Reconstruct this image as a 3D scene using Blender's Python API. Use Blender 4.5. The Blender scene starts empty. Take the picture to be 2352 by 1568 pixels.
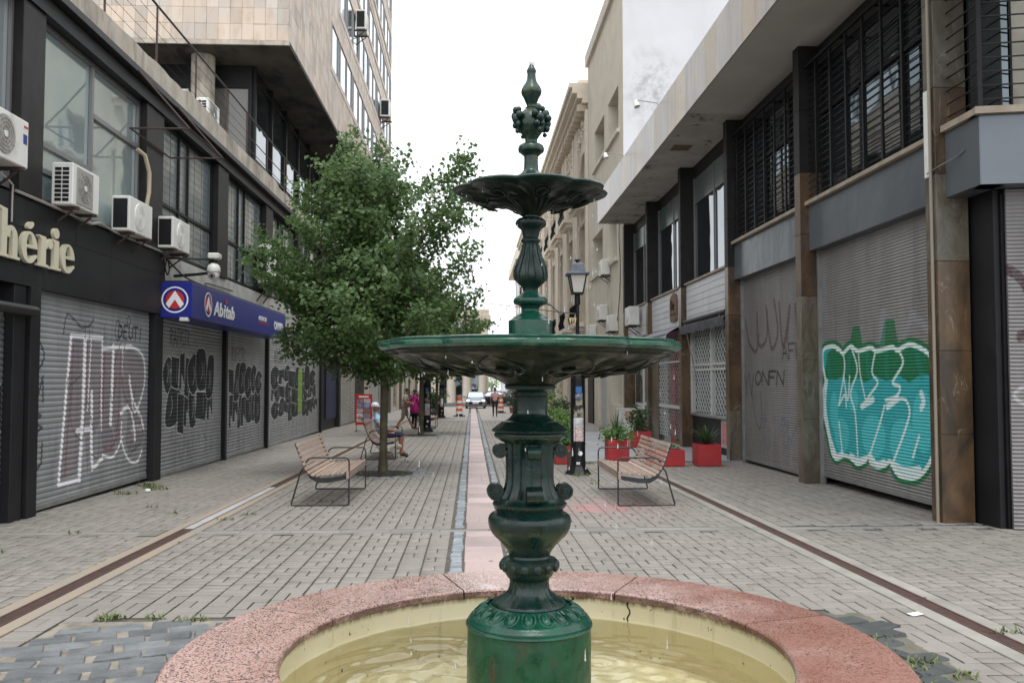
import bpy, bmesh, math, random
import numpy as np
from mathutils import Vector, Matrix
PI = math.pi
sc = bpy.context.scene
COL = sc.collection
RD = random.Random(11)
NP = np.random.RandomState(5)
SL = 0.009                       # the street falls gently away from the camera
def G(y): return -SL * y

# ---------------------------------------------------------------- camera, sky, sun, exposure
cd = bpy.data.cameras.new('camera'); cam = bpy.data.objects.new('camera', cd); COL.objects.link(cam)
cam.location = (0, 0, 1.7)
cam.rotation_euler = (math.radians(90 + 2.605), 0, math.radians(-2.631))
cd.sensor_width = 36; cd.lens = 36 * 2000 / 2352; cd.clip_start = 0.05; cd.clip_end = 1500
cd.dof.use_dof = True; cd.dof.focus_distance = 4.2; cd.dof.aperture_fstop = 9.0
sc.camera = cam
w = bpy.data.worlds.new('World'); sc.world = w; w.use_nodes = True
nt = w.node_tree; nt.nodes.clear()
sky = nt.nodes.new('ShaderNodeTexSky'); sky.sky_type = 'NISHITA'; sky.sun_disc = False
sky.sun_elevation = math.radians(70); sky.sun_rotation = math.radians(194)
sky.air_density = 1.0; sky.dust_density = 6.0; sky.ozone_density = 1.0
hs = nt.nodes.new('ShaderNodeHueSaturation'); hs.inputs['Saturation'].default_value = 0.12
ov = nt.nodes.new('ShaderNodeMix'); ov.data_type = 'RGBA'      # overcast: the cloud layer evens the clear sky out
ov.inputs['Factor'].default_value = 0.7
ov.inputs['B'].default_value = (18, 18.6, 19.3, 1)
bg = nt.nodes.new('ShaderNodeBackground'); bg.inputs['Strength'].default_value = 0.122
wo = nt.nodes.new('ShaderNodeOutputWorld')
nt.links.new(sky.outputs[0], hs.inputs['Color']); nt.links.new(hs.outputs[0], ov.inputs['A'])
nt.links.new(ov.outputs['Result'], bg.inputs['Color']); nt.links.new(bg.outputs[0], wo.inputs['Surface'])
sd = bpy.data.lights.new('sun', 'SUN'); sd.energy = 1.5; sd.angle = math.radians(20); sd.color = (1, .97, .92)
sun = bpy.data.objects.new('sun', sd); COL.objects.link(sun)
sun.rotation_euler = (math.radians(20), 0, math.radians(14)); sun.location = (0, 0, 40)
vs = sc.view_settings; vs.view_transform = 'Standard'; vs.look = 'None'; vs.gamma = 1; vs.use_curve_mapping = False
vs.exposure = 0.0
sc.cycles.max_bounces = 8; sc.cycles.transparent_max_bounces = 12

# ---------------------------------------------------------------- helpers
MW = {}
def tag(o, label=None, cat=None, group=None, kind=None):
    for k, v in (('label', label), ('category', cat), ('group', group), ('kind', kind)):
        if v: o[k] = v
    return o
def thing(name, label, cat, loc=(0, 0, 0), rz=0, group=None, parent=None, kind=None):
    o = bpy.data.objects.new(name, None); COL.objects.link(o)
    o.empty_display_size = .1; o.location = loc; o.rotation_euler = (0, 0, rz)
    MW[o.name] = Matrix.Translation(loc) @ Matrix.Rotation(rz, 4, 'Z')
    return tag(o, label, cat, group, kind)
def copy_tree(o, parent=None, loc=None, rz=None, label=None, group=None):
    c = o.copy(); COL.objects.link(c)
    if parent: c.parent = parent
    if loc is not None:
        c.location = loc
        MW[c.name] = Matrix.Translation(loc) @ Matrix.Rotation(rz or 0, 4, 'Z')
    if rz is not None: c.rotation_euler = (0, 0, rz)
    if label: c['label'] = label
    if group: c['group'] = group
    for ch in list(o.children):
        copy_tree(ch, c)
    return c
def link(name, me, parent=None, loc=None, rot=None):
    o = bpy.data.objects.new(name, me); COL.objects.link(o)
    if parent: o.parent = parent
    if loc is not None: o.location = loc
    if rot is not None: o.rotation_euler = rot
    return o

class MB:
    def __init__(s): s.v = []; s.f = []; s.m = []; s.cur = 0
    def face(s, pts):
        n = len(s.v); s.v += [tuple(p) for p in pts]; s.f.append(tuple(range(n, n + len(pts)))); s.m.append(s.cur)
    def add(s, vs, fs):
        n = len(s.v); s.v += [tuple(p) for p in vs]
        for f in fs: s.f.append(tuple(i + n for i in f)); s.m.append(s.cur)
    def box(s, x0, x1, y0, y1, z0, z1):
        x0, x1 = min(x0, x1), max(x0, x1); y0, y1 = min(y0, y1), max(y0, y1); z0, z1 = min(z0, z1), max(z0, z1)
        s.add([(x0,y0,z0),(x1,y0,z0),(x1,y1,z0),(x0,y1,z0),(x0,y0,z1),(x1,y0,z1),(x1,y1,z1),(x0,y1,z1)],
              [(0,3,2,1),(4,5,6,7),(0,1,5,4),(1,2,6,5),(2,3,7,6),(3,0,4,7)])
        return s
    def xbox(s, M, x0, x1, y0, y1, z0, z1):
        t = MB(); t.box(x0, x1, y0, y1, z0, z1)
        s.add([M @ Vector(p) for p in t.v], t.f); return s
    def prism(s, poly, d0, d1, fn):
        # poly: 2d points (ccw), fn(u, v, d) -> xyz
        n = len(poly)
        vs = [fn(u, v, d0) for u, v in poly] + [fn(u, v, d1) for u, v in poly]
        fs = [tuple(range(n))[::-1], tuple(range(n, 2 * n))]
        fs += [(i, (i + 1) % n, n + (i + 1) % n, n + i) for i in range(n)]
        s.add(vs, fs); return s
    def tube(s, pts, r, n=6, closed=False, cap=True):
        pts = [Vector(p) for p in pts]; N = len(pts)
        rs = r if isinstance(r, (list, tuple)) else [r] * N
        up = None; rings = []
        for i, p in enumerate(pts):
            a = pts[(i - 1) % N] if (i or closed) else p
            b = pts[(i + 1) % N] if (i < N - 1 or closed) else p
            t = (b - a).normalized() if (b - a).length > 1e-9 else Vector((0, 0, 1))
            if up is None:
                up = Vector((0, 0, 1)) if abs(t.z) < .9 else Vector((1, 0, 0))
            up = (up - t * up.dot(t)); up = up.normalized() if up.length > 1e-6 else t.orthogonal().normalized()
            sd_ = t.cross(up)
            rings.append([p + (up * math.cos(q) + sd_ * math.sin(q)) * rs[i] for q in [2 * PI * k / n for k in range(n)]])
        vs = [q for rg in rings for q in rg]; fs = []
        for i in range(N if closed else N - 1):
            j = (i + 1) % N
            for k in range(n):
                l = (k + 1) % n
                fs.append((i * n + k, i * n + l, j * n + l, j * n + k))
        if cap and not closed:
            fs.append(tuple(range(n))[::-1]); fs.append(tuple((N - 1) * n + k for k in range(n)))
        s.add(vs, fs); return s
    def cyl(s, p0, p1, r, r1=None, n=10, cap=True): return s.tube([p0, p1], [r, r if r1 is None else r1], n, cap=cap)
    def lathe(s, prof, n=32, c=(0, 0, 0), mod=None, cap0=False, cap1=False):
        vs = []
        for i, (r, z) in enumerate(prof):
            for k in range(n):
                a = 2 * PI * k / n
                rr, zz = (r, z) if mod is None else mod(a, r, z, i)
                vs.append((c[0] + rr * math.cos(a), c[1] + rr * math.sin(a), c[2] + zz))
        fs = []
        for i in range(len(prof) - 1):
            for k in range(n):
                l = (k + 1) % n
                fs.append((i * n + k, i * n + l, (i + 1) * n + l, (i + 1) * n + k))
        if cap0: fs.append(tuple(range(n))[::-1])
        if cap1: fs.append(tuple((len(prof) - 1) * n + k for k in range(n)))
        s.add(vs, fs); return s
    def ball(s, c, rx, ry=None, rz=None, n=10, m=7, M=None):
        ry = rx if ry is None else ry; rz = rx if rz is None else rz
        vs = []; fs = []
        for i in range(m + 1):
            t = PI * i / m
            for k in range(n):
                a = 2 * PI * k / n
                p = Vector((rx * math.sin(t) * math.cos(a), ry * math.sin(t) * math.sin(a), -rz * math.cos(t)))
                if M: p = M @ p
                vs.append((c[0] + p.x, c[1] + p.y, c[2] + p.z))
        for i in range(m):
            for k in range(n):
                l = (k + 1) % n
                fs.append((i * n + k, i * n + l, (i + 1) * n + l, (i + 1) * n + k))
        s.add(vs, fs); return s
    def mesh(s, name, mats, smooth=None, bev=0, M=None, weld=False):
        me = bpy.data.meshes.new(name)
        vs = s.v if M is None else [tuple(M @ Vector(p)) for p in s.v]
        me.from_pydata(vs, [], s.f)
        if not isinstance(mats, (list, tuple)): mats = [mats]
        for m in mats: me.materials.append(m)
        if len(mats) > 1: me.polygons.foreach_set('material_index', s.m)
        if bev or weld:
            bm = bmesh.new(); bm.from_mesh(me)
            bmesh.ops.remove_doubles(bm, verts=bm.verts, dist=1e-5)
            if bev:
                ed = [e for e in bm.edges if len(e.link_faces) == 2 and e.calc_face_angle(0) > .6]
                bmesh.ops.bevel(bm, geom=ed, offset=bev, segments=1, affect='EDGES', profile=.5)
            bm.to_mesh(me); bm.free()
        if smooth:
            me.polygons.foreach_set('use_smooth', [True] * len(me.polygons))
            me.set_sharp_from_angle(angle=math.radians(smooth))
        me.update()
        return me
    def build(s, name, mats, parent=None, world=False, smooth=None, bev=0, weld=False, kind=None, label=None):
        M = None
        if world and parent is not None: M = MW[parent.name].inverted()
        o = link(name, s.mesh(name, mats, smooth, bev, M, weld), parent)
        if kind: o['kind'] = kind
        if label: o['label'] = label
        return o
def fast_mesh(name, V, F, mats, smooth=False):
    # V (n,3) array, F (m,k) array, all faces with k corners
    me = bpy.data.meshes.new(name); V = np.asarray(V, np.float32); F = np.asarray(F, np.int32)
    me.vertices.add(len(V)); me.vertices.foreach_set('co', V.ravel())
    k = F.shape[1]
    me.loops.add(F.size); me.loops.foreach_set('vertex_index', F.ravel())
    me.polygons.add(len(F)); me.polygons.foreach_set('loop_start', np.arange(len(F), dtype=np.int32) * k)
    if smooth: me.polygons.foreach_set('use_smooth', np.ones(len(F), bool))
    for m in (mats if isinstance(mats, (list, tuple)) else [mats]): me.materials.append(m)
    me.update(calc_edges=True); me.validate()
    return me

# ---------------------------------------------------------------- materials
def srgb(r, g, b):
    f = lambda c: c / 12.92 if c <= .04045 else ((c + .055) / 1.055) ** 2.4
    return (f(r / 255), f(g / 255), f(b / 255), 1)
def lin(c): return tuple(c) if len(c) == 4 else (*c, 1)
class NT:
    def __init__(s, name):
        s.mat = bpy.data.materials.new(name); s.mat.use_nodes = True
        s.t = s.mat.node_tree; s.b = s.t.nodes['Principled BSDF']; s.out = s.t.nodes['Material Output']
    def n(s, typ, **kw):
        x = s.t.nodes.new(typ)
        for k, v in kw.items():
            if k in x.inputs: s.set(x.inputs[k], v)
            else: setattr(x, k, v)
        return x
    def set(s, inp, v):
        if isinstance(v, bpy.types.NodeSocket): s.t.links.new(v, inp)
        else: inp.default_value = v
    def pos(s, scale=(1, 1, 1), loc=(0, 0, 0), rot=(0, 0, 0), obj=False):
        g = s.n('ShaderNodeTexCoord').outputs['Object'] if obj else s.n('ShaderNodeNewGeometry').outputs['Position']
        m = s.n('ShaderNodeMapping'); s.set(m.inputs['Vector'], g)
        m.inputs['Scale'].default_value = scale; m.inputs['Location'].default_value = loc; m.inputs['Rotation'].default_value = rot
        return m.outputs[0]
    def noise(s, vec, scale, detail=4, rough=.55, dist=0):
        x = s.n('ShaderNodeTexNoise'); s.set(x.inputs['Vector'], vec)
        x.inputs['Scale'].default_value = scale; x.inputs['Detail'].default_value = detail
        x.inputs['Roughness'].default_value = rough; x.inputs['Distortion'].default_value = dist
        return x.outputs['Fac']
    def ramp(s, fac, a, b, lo=0.0, hi=1.0):
        x = s.n('ShaderNodeMapRange'); s.set(x.inputs['Value'], fac)
        x.inputs['From Min'].default_value = a; x.inputs['From Max'].default_value = b
        x.inputs['To Min'].default_value = lo; x.inputs['To Max'].default_value = hi
        return x.outputs[0]
    def mix(s, fac, a, b, blend='MIX'):
        x = s.n('ShaderNodeMix'); x.data_type = 'RGBA'; x.blend_type = blend
        s.set(x.inputs['Factor'], fac)
        for k, v in (('A', a), ('B', b)):
            s.set(x.inputs[k], v if isinstance(v, bpy.types.NodeSocket) else lin(v))
        return x.outputs['Result']
    def math(s, op, a, b=None):
        x = s.n('ShaderNodeMath'); x.operation = op; s.set(x.inputs[0], a)
        if b is not None: s.set(x.inputs[1], b)
        return x.outputs[0]
    def rnd(s):
        g = s.n('ShaderNodeNewGeometry').outputs['Random Per Island']; o = s.n('ShaderNodeObjectInfo').outputs['Random']
        return s.math('FRACT', s.math('ADD', g, o))
    def vary(s, col, amt):
        v = s.ramp(s.rnd(), 0, 1, 1 - amt, 1 + amt)
        h = s.n('ShaderNodeHueSaturation'); s.set(h.inputs['Value'], v); s.set(h.inputs['Color'], col)
        return h.outputs[0]
    def bump(s, h, strength=.3, dist=.01):
        x = s.n('ShaderNodeBump'); s.set(x.inputs['Height'], h)
        x.inputs['Strength'].default_value = strength; x.inputs['Distance'].default_value = dist
        s.t.links.new(x.outputs[0], s.b.inputs['Normal'])
    def done(s, col=None, rough=None, metal=None, spec=None):
        for k, v in (('Base Color', col), ('Roughness', rough), ('Metallic', metal), ('Specular IOR Level', spec)):
            if v is not None: s.set(s.b.inputs[k], lin(v) if (k == 'Base Color' and not isinstance(v, bpy.types.NodeSocket)) else v)
        return s.mat
def mat(name, col, col2=None, scale=3.0, lo=.35, hi=.65, rough=.6, metal=0, spec=.5, var=0, bump=0, bscale=40, bdist=.004,
        stretch=(1, 1, 1), rvar=0, dirt=None, obj=False):
    """colour with a second colour by noise, per-piece variation, fine bump, optional dirt (colour, scale, lo, hi, stretch)"""
    t = NT(name); c = lin(col)
    if col2 is not None:
        c = t.mix(t.ramp(t.noise(t.pos(stretch, obj=obj), scale, 5), lo, hi), col, col2)
    if dirt:
        dc, ds, d0, d1, st = dirt
        c = t.mix(t.ramp(t.noise(t.pos(st, (3, 1, 7), obj=obj), ds, 6, .65), d0, d1), c, dc)
    if var:
        c = t.vary(c, var)
    r = rough
    if rvar: r = t.ramp(t.noise(t.pos(obj=obj), 6, 4), .3, .7, rough - rvar, rough + rvar)
    if bump: t.bump(t.noise(t.pos(obj=obj), bscale, 4), bump, bdist)
    return t.done(c, r, metal, spec)
# ================================================================ materials used all over
def paver_mat():
    t = NT('paver_concrete'); p = t.pos()
    c = t.mix(t.ramp(t.noise(p, 1.3, 5), .3, .7), (.235, .216, .194), (.282, .261, .236))
    c = t.mix(t.ramp(t.noise(p, 55, 3), .35, .75, 0, .5), c, (.21, .19, .172))
    c = t.mix(t.ramp(t.noise(t.pos((1, 1, 1), (9, 4, 0)), .55, 5, .6), .52, .75, 0, .3), c, (.20, .183, .165))
    c = t.mix(t.ramp(t.noise(t.pos((1, 1, 1), (2, 9, 0)), 14, 2), .70, .74, 0, .45), c, (.10, .09, .08))
    d = t.n('ShaderNodeVectorMath', operation='DISTANCE'); t.set(d.inputs[0], p); d.inputs[1].default_value = (1.75, 12.6, -.11)
    k = t.math('MULTIPLY', t.ramp(d.outputs['Value'], .2, 1.5, 1, 0), t.ramp(t.noise(p, 3.2, 5, .7), .42, .62))
    c = t.mix(t.math('MULTIPLY', k, .6), c, (.5, .17, .19))
    c = t.vary(c, .07)
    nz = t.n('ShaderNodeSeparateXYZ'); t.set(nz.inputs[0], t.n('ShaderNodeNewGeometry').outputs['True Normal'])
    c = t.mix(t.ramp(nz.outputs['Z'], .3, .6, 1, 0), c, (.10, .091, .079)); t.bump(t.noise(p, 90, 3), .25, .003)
    return t.done(c, t.ramp(t.noise(p, 2.2, 4), .3, .7, .55, .8), 0, .4)
M_PAVER = paver_mat()
M_JOINT = mat('joint_sand', (.075, .069, .06), (.13, .118, .10), 9, rough=.95, bump=.4, bscale=60)
M_PINK = mat('pink_granite', (.37, .265, .25), (.46, .36, .345), 60, .35, .65, rough=.45, var=.26, dirt=((.30, .23, .21), 1.5, .5, .75, (1, 1, 1)), bump=.15, bscale=120)
M_SETT = mat('blue_grey_stone', (.165, .19, .212), (.25, .275, .295), 8, rough=.6, var=.3, bump=.3, bscale=50)
def damp_mat(m, col):
    t = NT.__new__(NT); t.mat = m; t.t = m.node_tree; t.b = t.t.nodes['Principled BSDF']
    src = t.b.inputs['Base Color'].links[0].from_socket; sx = t.n('ShaderNodeSeparateXYZ'); p = t.pos(); t.set(sx.inputs[0], p)
    k = t.ramp(t.math('ADD', sx.outputs['X'], t.ramp(t.noise(p, 2.5, 4), .3, .7, -.5, .5)), .9, 2.0, 0, .75); t.set(t.b.inputs['Base Color'], t.mix(k, src, col)); return m
M_COBBLE = mat('slate_cobble', (.115, .124, .131), (.185, .195, .203), 5, rough=.6, var=.25, bump=.7, bscale=24, bdist=.012)
M_MORTAR = mat('pale_mortar', (.30, .27, .225), (.17, .15, .12), 7, rough=.9, bump=.5, bscale=40)
damp_mat(M_COBBLE, (.035, .04, .038)); damp_mat(M_MORTAR, (.10, .095, .075))
M_CONC = mat('concrete', (.335, .315, .285), (.26, .245, .22), 2.5, rough=.8, bump=.2, dirt=((.16, .15, .13), 1.2, .55, .8, (1, 1, 1)))
M_CONCO = mat('ochre_concrete_edge', (.33, .265, .20), (.29, .255, .215), 1.8, rough=.85, bump=.2)
M_SLABC = mat('smooth_grey_screed', (.33, .34, .355), (.26, .265, .275), 1.4, rough=.6, bump=.1)
M_GRATE = mat('rusty_iron', (.085, .055, .05), (.13, .075, .06), 14, rough=.7, metal=.3)
M_SOIL = mat('soil', (.03, .024, .018), (.055, .042, .03), 20, rough=.95, bump=.8, bscale=30, bdist=.02)
M_ASPH = mat('asphalt', (.055, .055, .056), (.075, .073, .07), 2, rough=.85, bump=.3, bscale=80)
M_WEED = mat('weed_green', (.085, .125, .035), (.15, .18, .065), 30, rough=.7)
M_PAPER = mat('white_paper', (.8, .8, .8), rough=.8)
M_BLACK = mat('black_paint', (.006, .006, .007), (.011, .011, .012), 6, rough=.5, spec=.3)
M_DARKST = mat('dark_steel', (.018, .019, .021), (.03, .028, .027), 8, rough=.5, metal=.2, spec=.35)
M_WHITE = mat('white_enamel', (.72, .72, .69), (.64, .63, .58), 2, rough=.4, dirt=((.42, .38, .30), 3, .58, .8, (1, 1, .3)))
M_GREYPL = mat('grey_plastic', (.30, .285, .26), rough=.5)
M_GLASSD = None
def glass_mat(name, col, rough=.03, spec=.8, col2=None, dust=None, metal=0):
    t = NT(name); p = t.pos(obj=False)
    c = lin(col)
    if col2: c = t.mix(t.ramp(t.noise(t.pos((1, 1, .6)), .9, 4), .4, .62), col, col2)
    if dust: c = t.mix(t.ramp(t.noise(t.pos((2, 2, .7)), 2.2, 6, .65), .45, .8, 0, .7), c, dust)
    t.bump(t.noise(p, 1.1, 1), .012, .5)
    m = t.done(c, rough, metal, spec); t.b.inputs['IOR'].default_value = 1.6
    return m
M_GLASSD = glass_mat('dark_window_glass', (.15, .175, .19), .02, .8, (.10, .12, .13), None, .88)
M_GLASSB = glass_mat('greenish_shop_glass', (.52, .64, .665), .03, .8, (.60, .69, .68), None, .62)
M_GLASSM = glass_mat('dusty_window_glass', (.38, .45, .48), .06, .6, (.48, .54, .55), (.46, .48, .47), .55)

# ================================================================ ground and pavement
gm = MB(); gm.face([(-400, -60, -.06), (400, -60, -.06), (400, 900, -.06), (-400, 900, -.06)])
go = gm.build('ground', M_ASPH); go['kind'] = 'structure'; go.rotation_euler.x = -math.atan(SL)
pm = MB(); pm.face([(-6.9, -6, -.016), (8.5, -6, -.016), (8.5, 84, -.016), (-6.9, 84, -.016)])
PAV = pm.build('pavement', M_JOINT); PAV['kind'] = 'structure'; PAV.rotation_euler.x = -math.atan(SL)
PX, PY, PR = .30, 4.15, 1.69        # fountain pool
def bevbox(lx, ly, h, b):
    m = MB(); x, y = lx / 2, ly / 2
    m.add([(-x, -y, -h), (x, -y, -h), (x, y, -h), (-x, y, -h), (-x, -y, -b), (x, -y, -b), (x, y, -b), (-x, y, -b),
           (-x + b, -y + b, 0), (x - b, -y + b, 0), (x - b, y - b, 0), (-x + b, y - b, 0)],
          [(0, 1, 5, 4), (1, 2, 6, 5), (2, 3, 7, 6), (3, 0, 4, 7), (4, 5, 9, 8), (5, 6, 10, 9), (6, 7, 11, 10), (7, 4, 8, 11), (8, 9, 10, 11)])
    return m
L = .225; J = .0105
TREES = [(-1.79, 17.75), (-1.87, 32.2)]
BANDS = [10.62, 20.52, 31.0]
bricks = []
for (xa, xb) in ((-6.75, -3.66), (-3.24, -.245), (.51, 3.40), (3.83, 8.4)):
    nc = max(1, round((xb - xa) / L)); wc = (xb - xa) / nc
    for c in range(nc):
        x = xa + (c + .5) * wc
        for k in range(int(46 / L)):
            y = 1.2 + k * L + (.06 if c % 3 == 1 else 0)
            if abs(x) < 3.0 and y < 6.62: continue
            if any(abs(y - b) < .175 for b in BANDS): continue
            if any(abs(x - tx) < .72 and abs(y - ty) < .62 for tx, ty in TREES): continue
            if x > 2.5 and 19.95 < y < 33.5: continue
            if y > 30 and abs(x) > 6.2: continue
            if (c + k) % 2 or RD.random() < .12:
                bricks.append((x, y - L / 4, 0)); bricks.append((x, y + L / 4, 0))
            else:
                bricks.append((x - L / 4, y, 1)); bricks.append((x + L / 4, y, 1))
def inview(x, y): return y > 5.0 and -0.66 * y < x < .56 * y + .2
bricks.sort(key=lambda b: (0 if inview(b[0], b[1]) else 1, b[1] + .25 * abs(b[0])))
brick_me = bevbox(L - J, L / 2 - J, .03, .005).mesh('paver', M_PAVER)
for x, y, r in bricks[:300]:
    o = link('paver', brick_me, PAV, (x + RD.uniform(-.002, .002), y, RD.uniform(-.0035, .002)),
             (RD.uniform(-.008, .008), RD.uniform(-.008, .008), (PI / 2 if r else 0) + RD.uniform(-.012, .012)))
rest = bricks[300:]; bv = np.array(bevbox(L - J, L / 2 - J, .03, .005).v); bf = np.array(bevbox(1, 1, 1, .1).f)
n = len(rest); B = np.array(rest, float)
V = np.repeat(bv[None], n, 0); rot = B[:, 2] > .5
V[rot] = V[rot][:, :, [1, 0, 2]] * np.array([-1, 1, 1])
V += np.stack([B[:, 0], B[:, 1], NP.uniform(-.0035, .002, n)], 1)[:, None, :]
V[:, :, 2] += (V[:, :, 0] - B[:, 0:1]) * NP.uniform(-.01, .01, (n, 1)) + (V[:, :, 1] - B[:, 1:2]) * NP.uniform(-.01, .01, (n, 1))
F = (bf[None] + (np.arange(n) * 12)[:, None, None]).reshape(-1, 4)
o = link('paver_field', fast_mesh('paver_field', V.reshape(-1, 3), F, M_PAVER), PAV); o['kind'] = 'stuff'
# far paving beyond the brick geometry: material only
def farpave():
    t = NT('far_paving'); b = t.n('ShaderNodeTexBrick'); t.set(b.inputs['Vector'], t.pos((1, 1, 1)))
    b.inputs['Scale'].default_value = 1; b.inputs['Brick Width'].default_value = .225; b.inputs['Row Height'].default_value = .1125
    b.inputs['Mortar Size'].default_value = .006
    b.inputs['Color1'].default_value = (.32, .29, .265, 1); b.inputs['Color2'].default_value = (.38, .35, .32, 1); b.inputs['Mortar'].default_value = (.10, .09, .08, 1)
    return t.done(b.outputs['Color'], .7)
fm = MB()
for xa, xb in ((-6.7, -.245), (.51, 6.7)): fm.face([(xa, 47.2, 0), (xb, 47.2, 0), (xb, 84, 0), (xa, 84, 0)])
fm.build('far_paving', farpave(), PAV)
# granite strip, setts
gl_me = bevbox(.40, 1, .03, .006).mesh('granite_slab', M_PINK)
y = 5.9
while y < 80:
    ln = RD.choice((.55, .62, .7, .8, .9))
    hit = [b for b in BANDS if y < b + .1 and y + ln > b - .1]
    if hit: ln = hit[0] - .1 - y
    if ln > .12:
        o = link('granite_slab', gl_me, PAV, (.13 + RD.uniform(-.006, .006), y + ln / 2, RD.uniform(.0, .005)), (0, 0, RD.uniform(-.006, .006)))
        o.scale = (1, ln - .014, 1)
    y = hit[0] + .1 if hit else y + ln
se_me = bevbox(.122, .130, .03, .010).mesh('sett', M_SETT)
setts = []
for xs in (-.155, .425):
    y = 5.9
    while y < 62:
        if not any(abs(y - b) < .16 for b in BANDS): setts.append((xs + RD.uniform(-.008, .008), y, RD.uniform(.8, 1.08)))
        y += .152
setts.sort(key=lambda s: s[1])
for x, y, s_ in setts[:300]:
    o = link('sett', se_me, PAV, (x, y, RD.uniform(-.002, .004)), (RD.uniform(-.02, .02), RD.uniform(-.02, .02), RD.uniform(-.05, .05))); o.scale = (s_, .97, 1)
sm = MB()
for x, y, s_ in setts[300:]:
    sm.add([(p[0] * s_ + x, p[1] + y, p[2]) for p in bevbox(.122, .128, .03, .01).v], bevbox(1, 1, 1, .1).f)
sm.build('sett_row', M_SETT, PAV, kind='stuff')
bs_me = bevbox(.58, .12, .03, .006).mesh('band_stone', mat('pale_band_stone', (.21, .21, .205), (.26, .255, .243), 3, rough=.7, var=.16))
for b in BANDS:
    bb = MB()
    for q0, q1 in ((-6.7, -3.68), (-3.22, -.25), (.52, 2.4 if b > 20 and b < 33 else 3.38)): bb.face([(q0, b - .2, -.006), (q1, b - .2, -.006), (q1, b + .2, -.006), (q0, b + .2, -.006)])
    bb.build('band_bed', mat('dull_band_mortar', (.17, .157, .14), (.22, .205, .185), 5, rough=.9), PAV)
    x = -6.6
    while x < 6.6:
        ok = not (-3.75 < x < -3.1 or 3.3 < x < 3.95) and not (x > 2.4 and 20 < b < 33)
        if ok:
            o = link('band_stone', bs_me, PAV, (x, b + RD.uniform(-.006, .006), RD.uniform(-.001, .003)), (0, 0, RD.uniform(-.01, .01)))
        x += .592
# cobbles round the pool
cb = MB(); cb.face([(-2.98, 1.0, -.006 + .004), (2.98, 1.0, -.002), (2.98, 6.6, -.002), (-2.98, 6.6, -.002)])
cb.build('cobble_bed', M_MORTAR, PAV)
def cobble_me(i):
    m = bevbox(1, 1, .03, .016); r = random.Random(i)
    m.v = [(p[0] * .300 + r.uniform(-.014, .014), p[1] * .178 + r.uniform(-.011, .011), p[2] + .012) for p in bevbox(.96, .92, .03, .05).v]
    m.v = [(a, b, c if c > .005 else c) for a, b, c in m.v]
    return m.mesh('cobble', M_COBBLE)
cms = [cobble_me(i) for i in range(6)]
ca, sa = math.cos(.30), math.sin(.30)
cnt = 0
for i in range(-30, 30):
    for j in range(-40, 45):
        u = (i + (.5 if j % 2 else 0)) * .30 + RD.uniform(-.02, .02); v_ = j * .178 + RD.uniform(-.012, .012)
        x = u * ca - v_ * sa; y = 4 + u * sa + v_ * ca
        if abs(x) > 2.93 or y > 6.52 or y < 4.0: continue
        if math.hypot(x - PX, y - PY) < PR - .06: continue
        link('cobble', RD.choice(cms), PAV, (x, y, RD.uniform(-.004, .006)), (RD.uniform(-.04, .04), RD.uniform(-.04, .04), .30 + RD.uniform(-.06, .06))); cnt += 1
# drains
for x0, x1, ea, eb, side in ((-3.52, -3.38, -3.66, -3.24, -1), (3.55, 3.68, 3.40, 3.83, 1)):
    dm = MB(); dm.box(x0 + .004, x1 - .004, 2, 47, -.07, -.045)
    d = dm.build('drain_channel', M_SOIL); d['kind'] = 'structure'; d.rotation_euler.x = -math.atan(SL)
    em = MB(); em.box(ea + .01, x0 - .008, 1.2, 47, -.05, .001); em.box(x1 + .008, eb - .01, 1.2, 47, -.05, .001)
    em.build('concrete_edge', M_CONCO if side < 0 else M_CONC, d, bev=.004)
    rm = MB()
    rm.box(x0 - .004, x0 + .012, 2, 47, -.03, .002); rm.box(x1 - .012, x1 + .004, 2, 47, -.03, .002)
    y = 3.0
    while y < 30:
        if not (side < 0 and 10.9 < y < 15.4):
            rm.box(x0 + .012, x1 - .012, y, y + .017, -.03, -.002)
        y += .03
    if side < 0: pass
    rm.box(x0 + .012, x1 - .012, 30, 47, -.03, -.004)
    rm.build('grate', M_GRATE, d, kind='stuff')
    if side < 0:
        lm = MB()
        for yy in np.arange(10.9, 15.4, .45): lm.box(x0 + .014, x1 - .014, yy, yy + .44, -.03, .001)
        lm.build('pale_infill', mat('pale_stone_infill', (.46, .46, .46), (.36, .36, .36), 5, rough=.7), d)
# raised screed in front of the little shops
ap = MB(); ap.box(2.55, 6.6, 20.0, 33.4, -.05, .055)
o = ap.build('path', M_SLABC, bev=.01); o['kind'] = 'structure'; o.rotation_euler.x = -math.atan(SL)
# tree pits
for i, (tx, ty) in enumerate(TREES):
    tp = MB(); tp.lathe([(.62, .01), (.5, .016), (.3, .03), (.0, .05)], 18, (tx, ty, 0))
    o = tp.build('tree_pit', M_SOIL); o['kind'] = 'structure'; o.rotation_euler.x = -math.atan(SL)
    for rr, nn in ((.64, 18), (.80, 22), (.96, 26)):
        for k in range(nn):
            a = 2 * PI * k / nn
            x, y = tx + rr * math.cos(a), ty + rr * .85 * math.sin(a)
            if abs(x - tx) > 1.1 or (rr > .7 and math.cos(a) < -.2): continue
            q = link('sett', se_me, o, (x, y, .004), (0, 0, a)); q.scale = (1, 1.3, 1)
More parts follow.
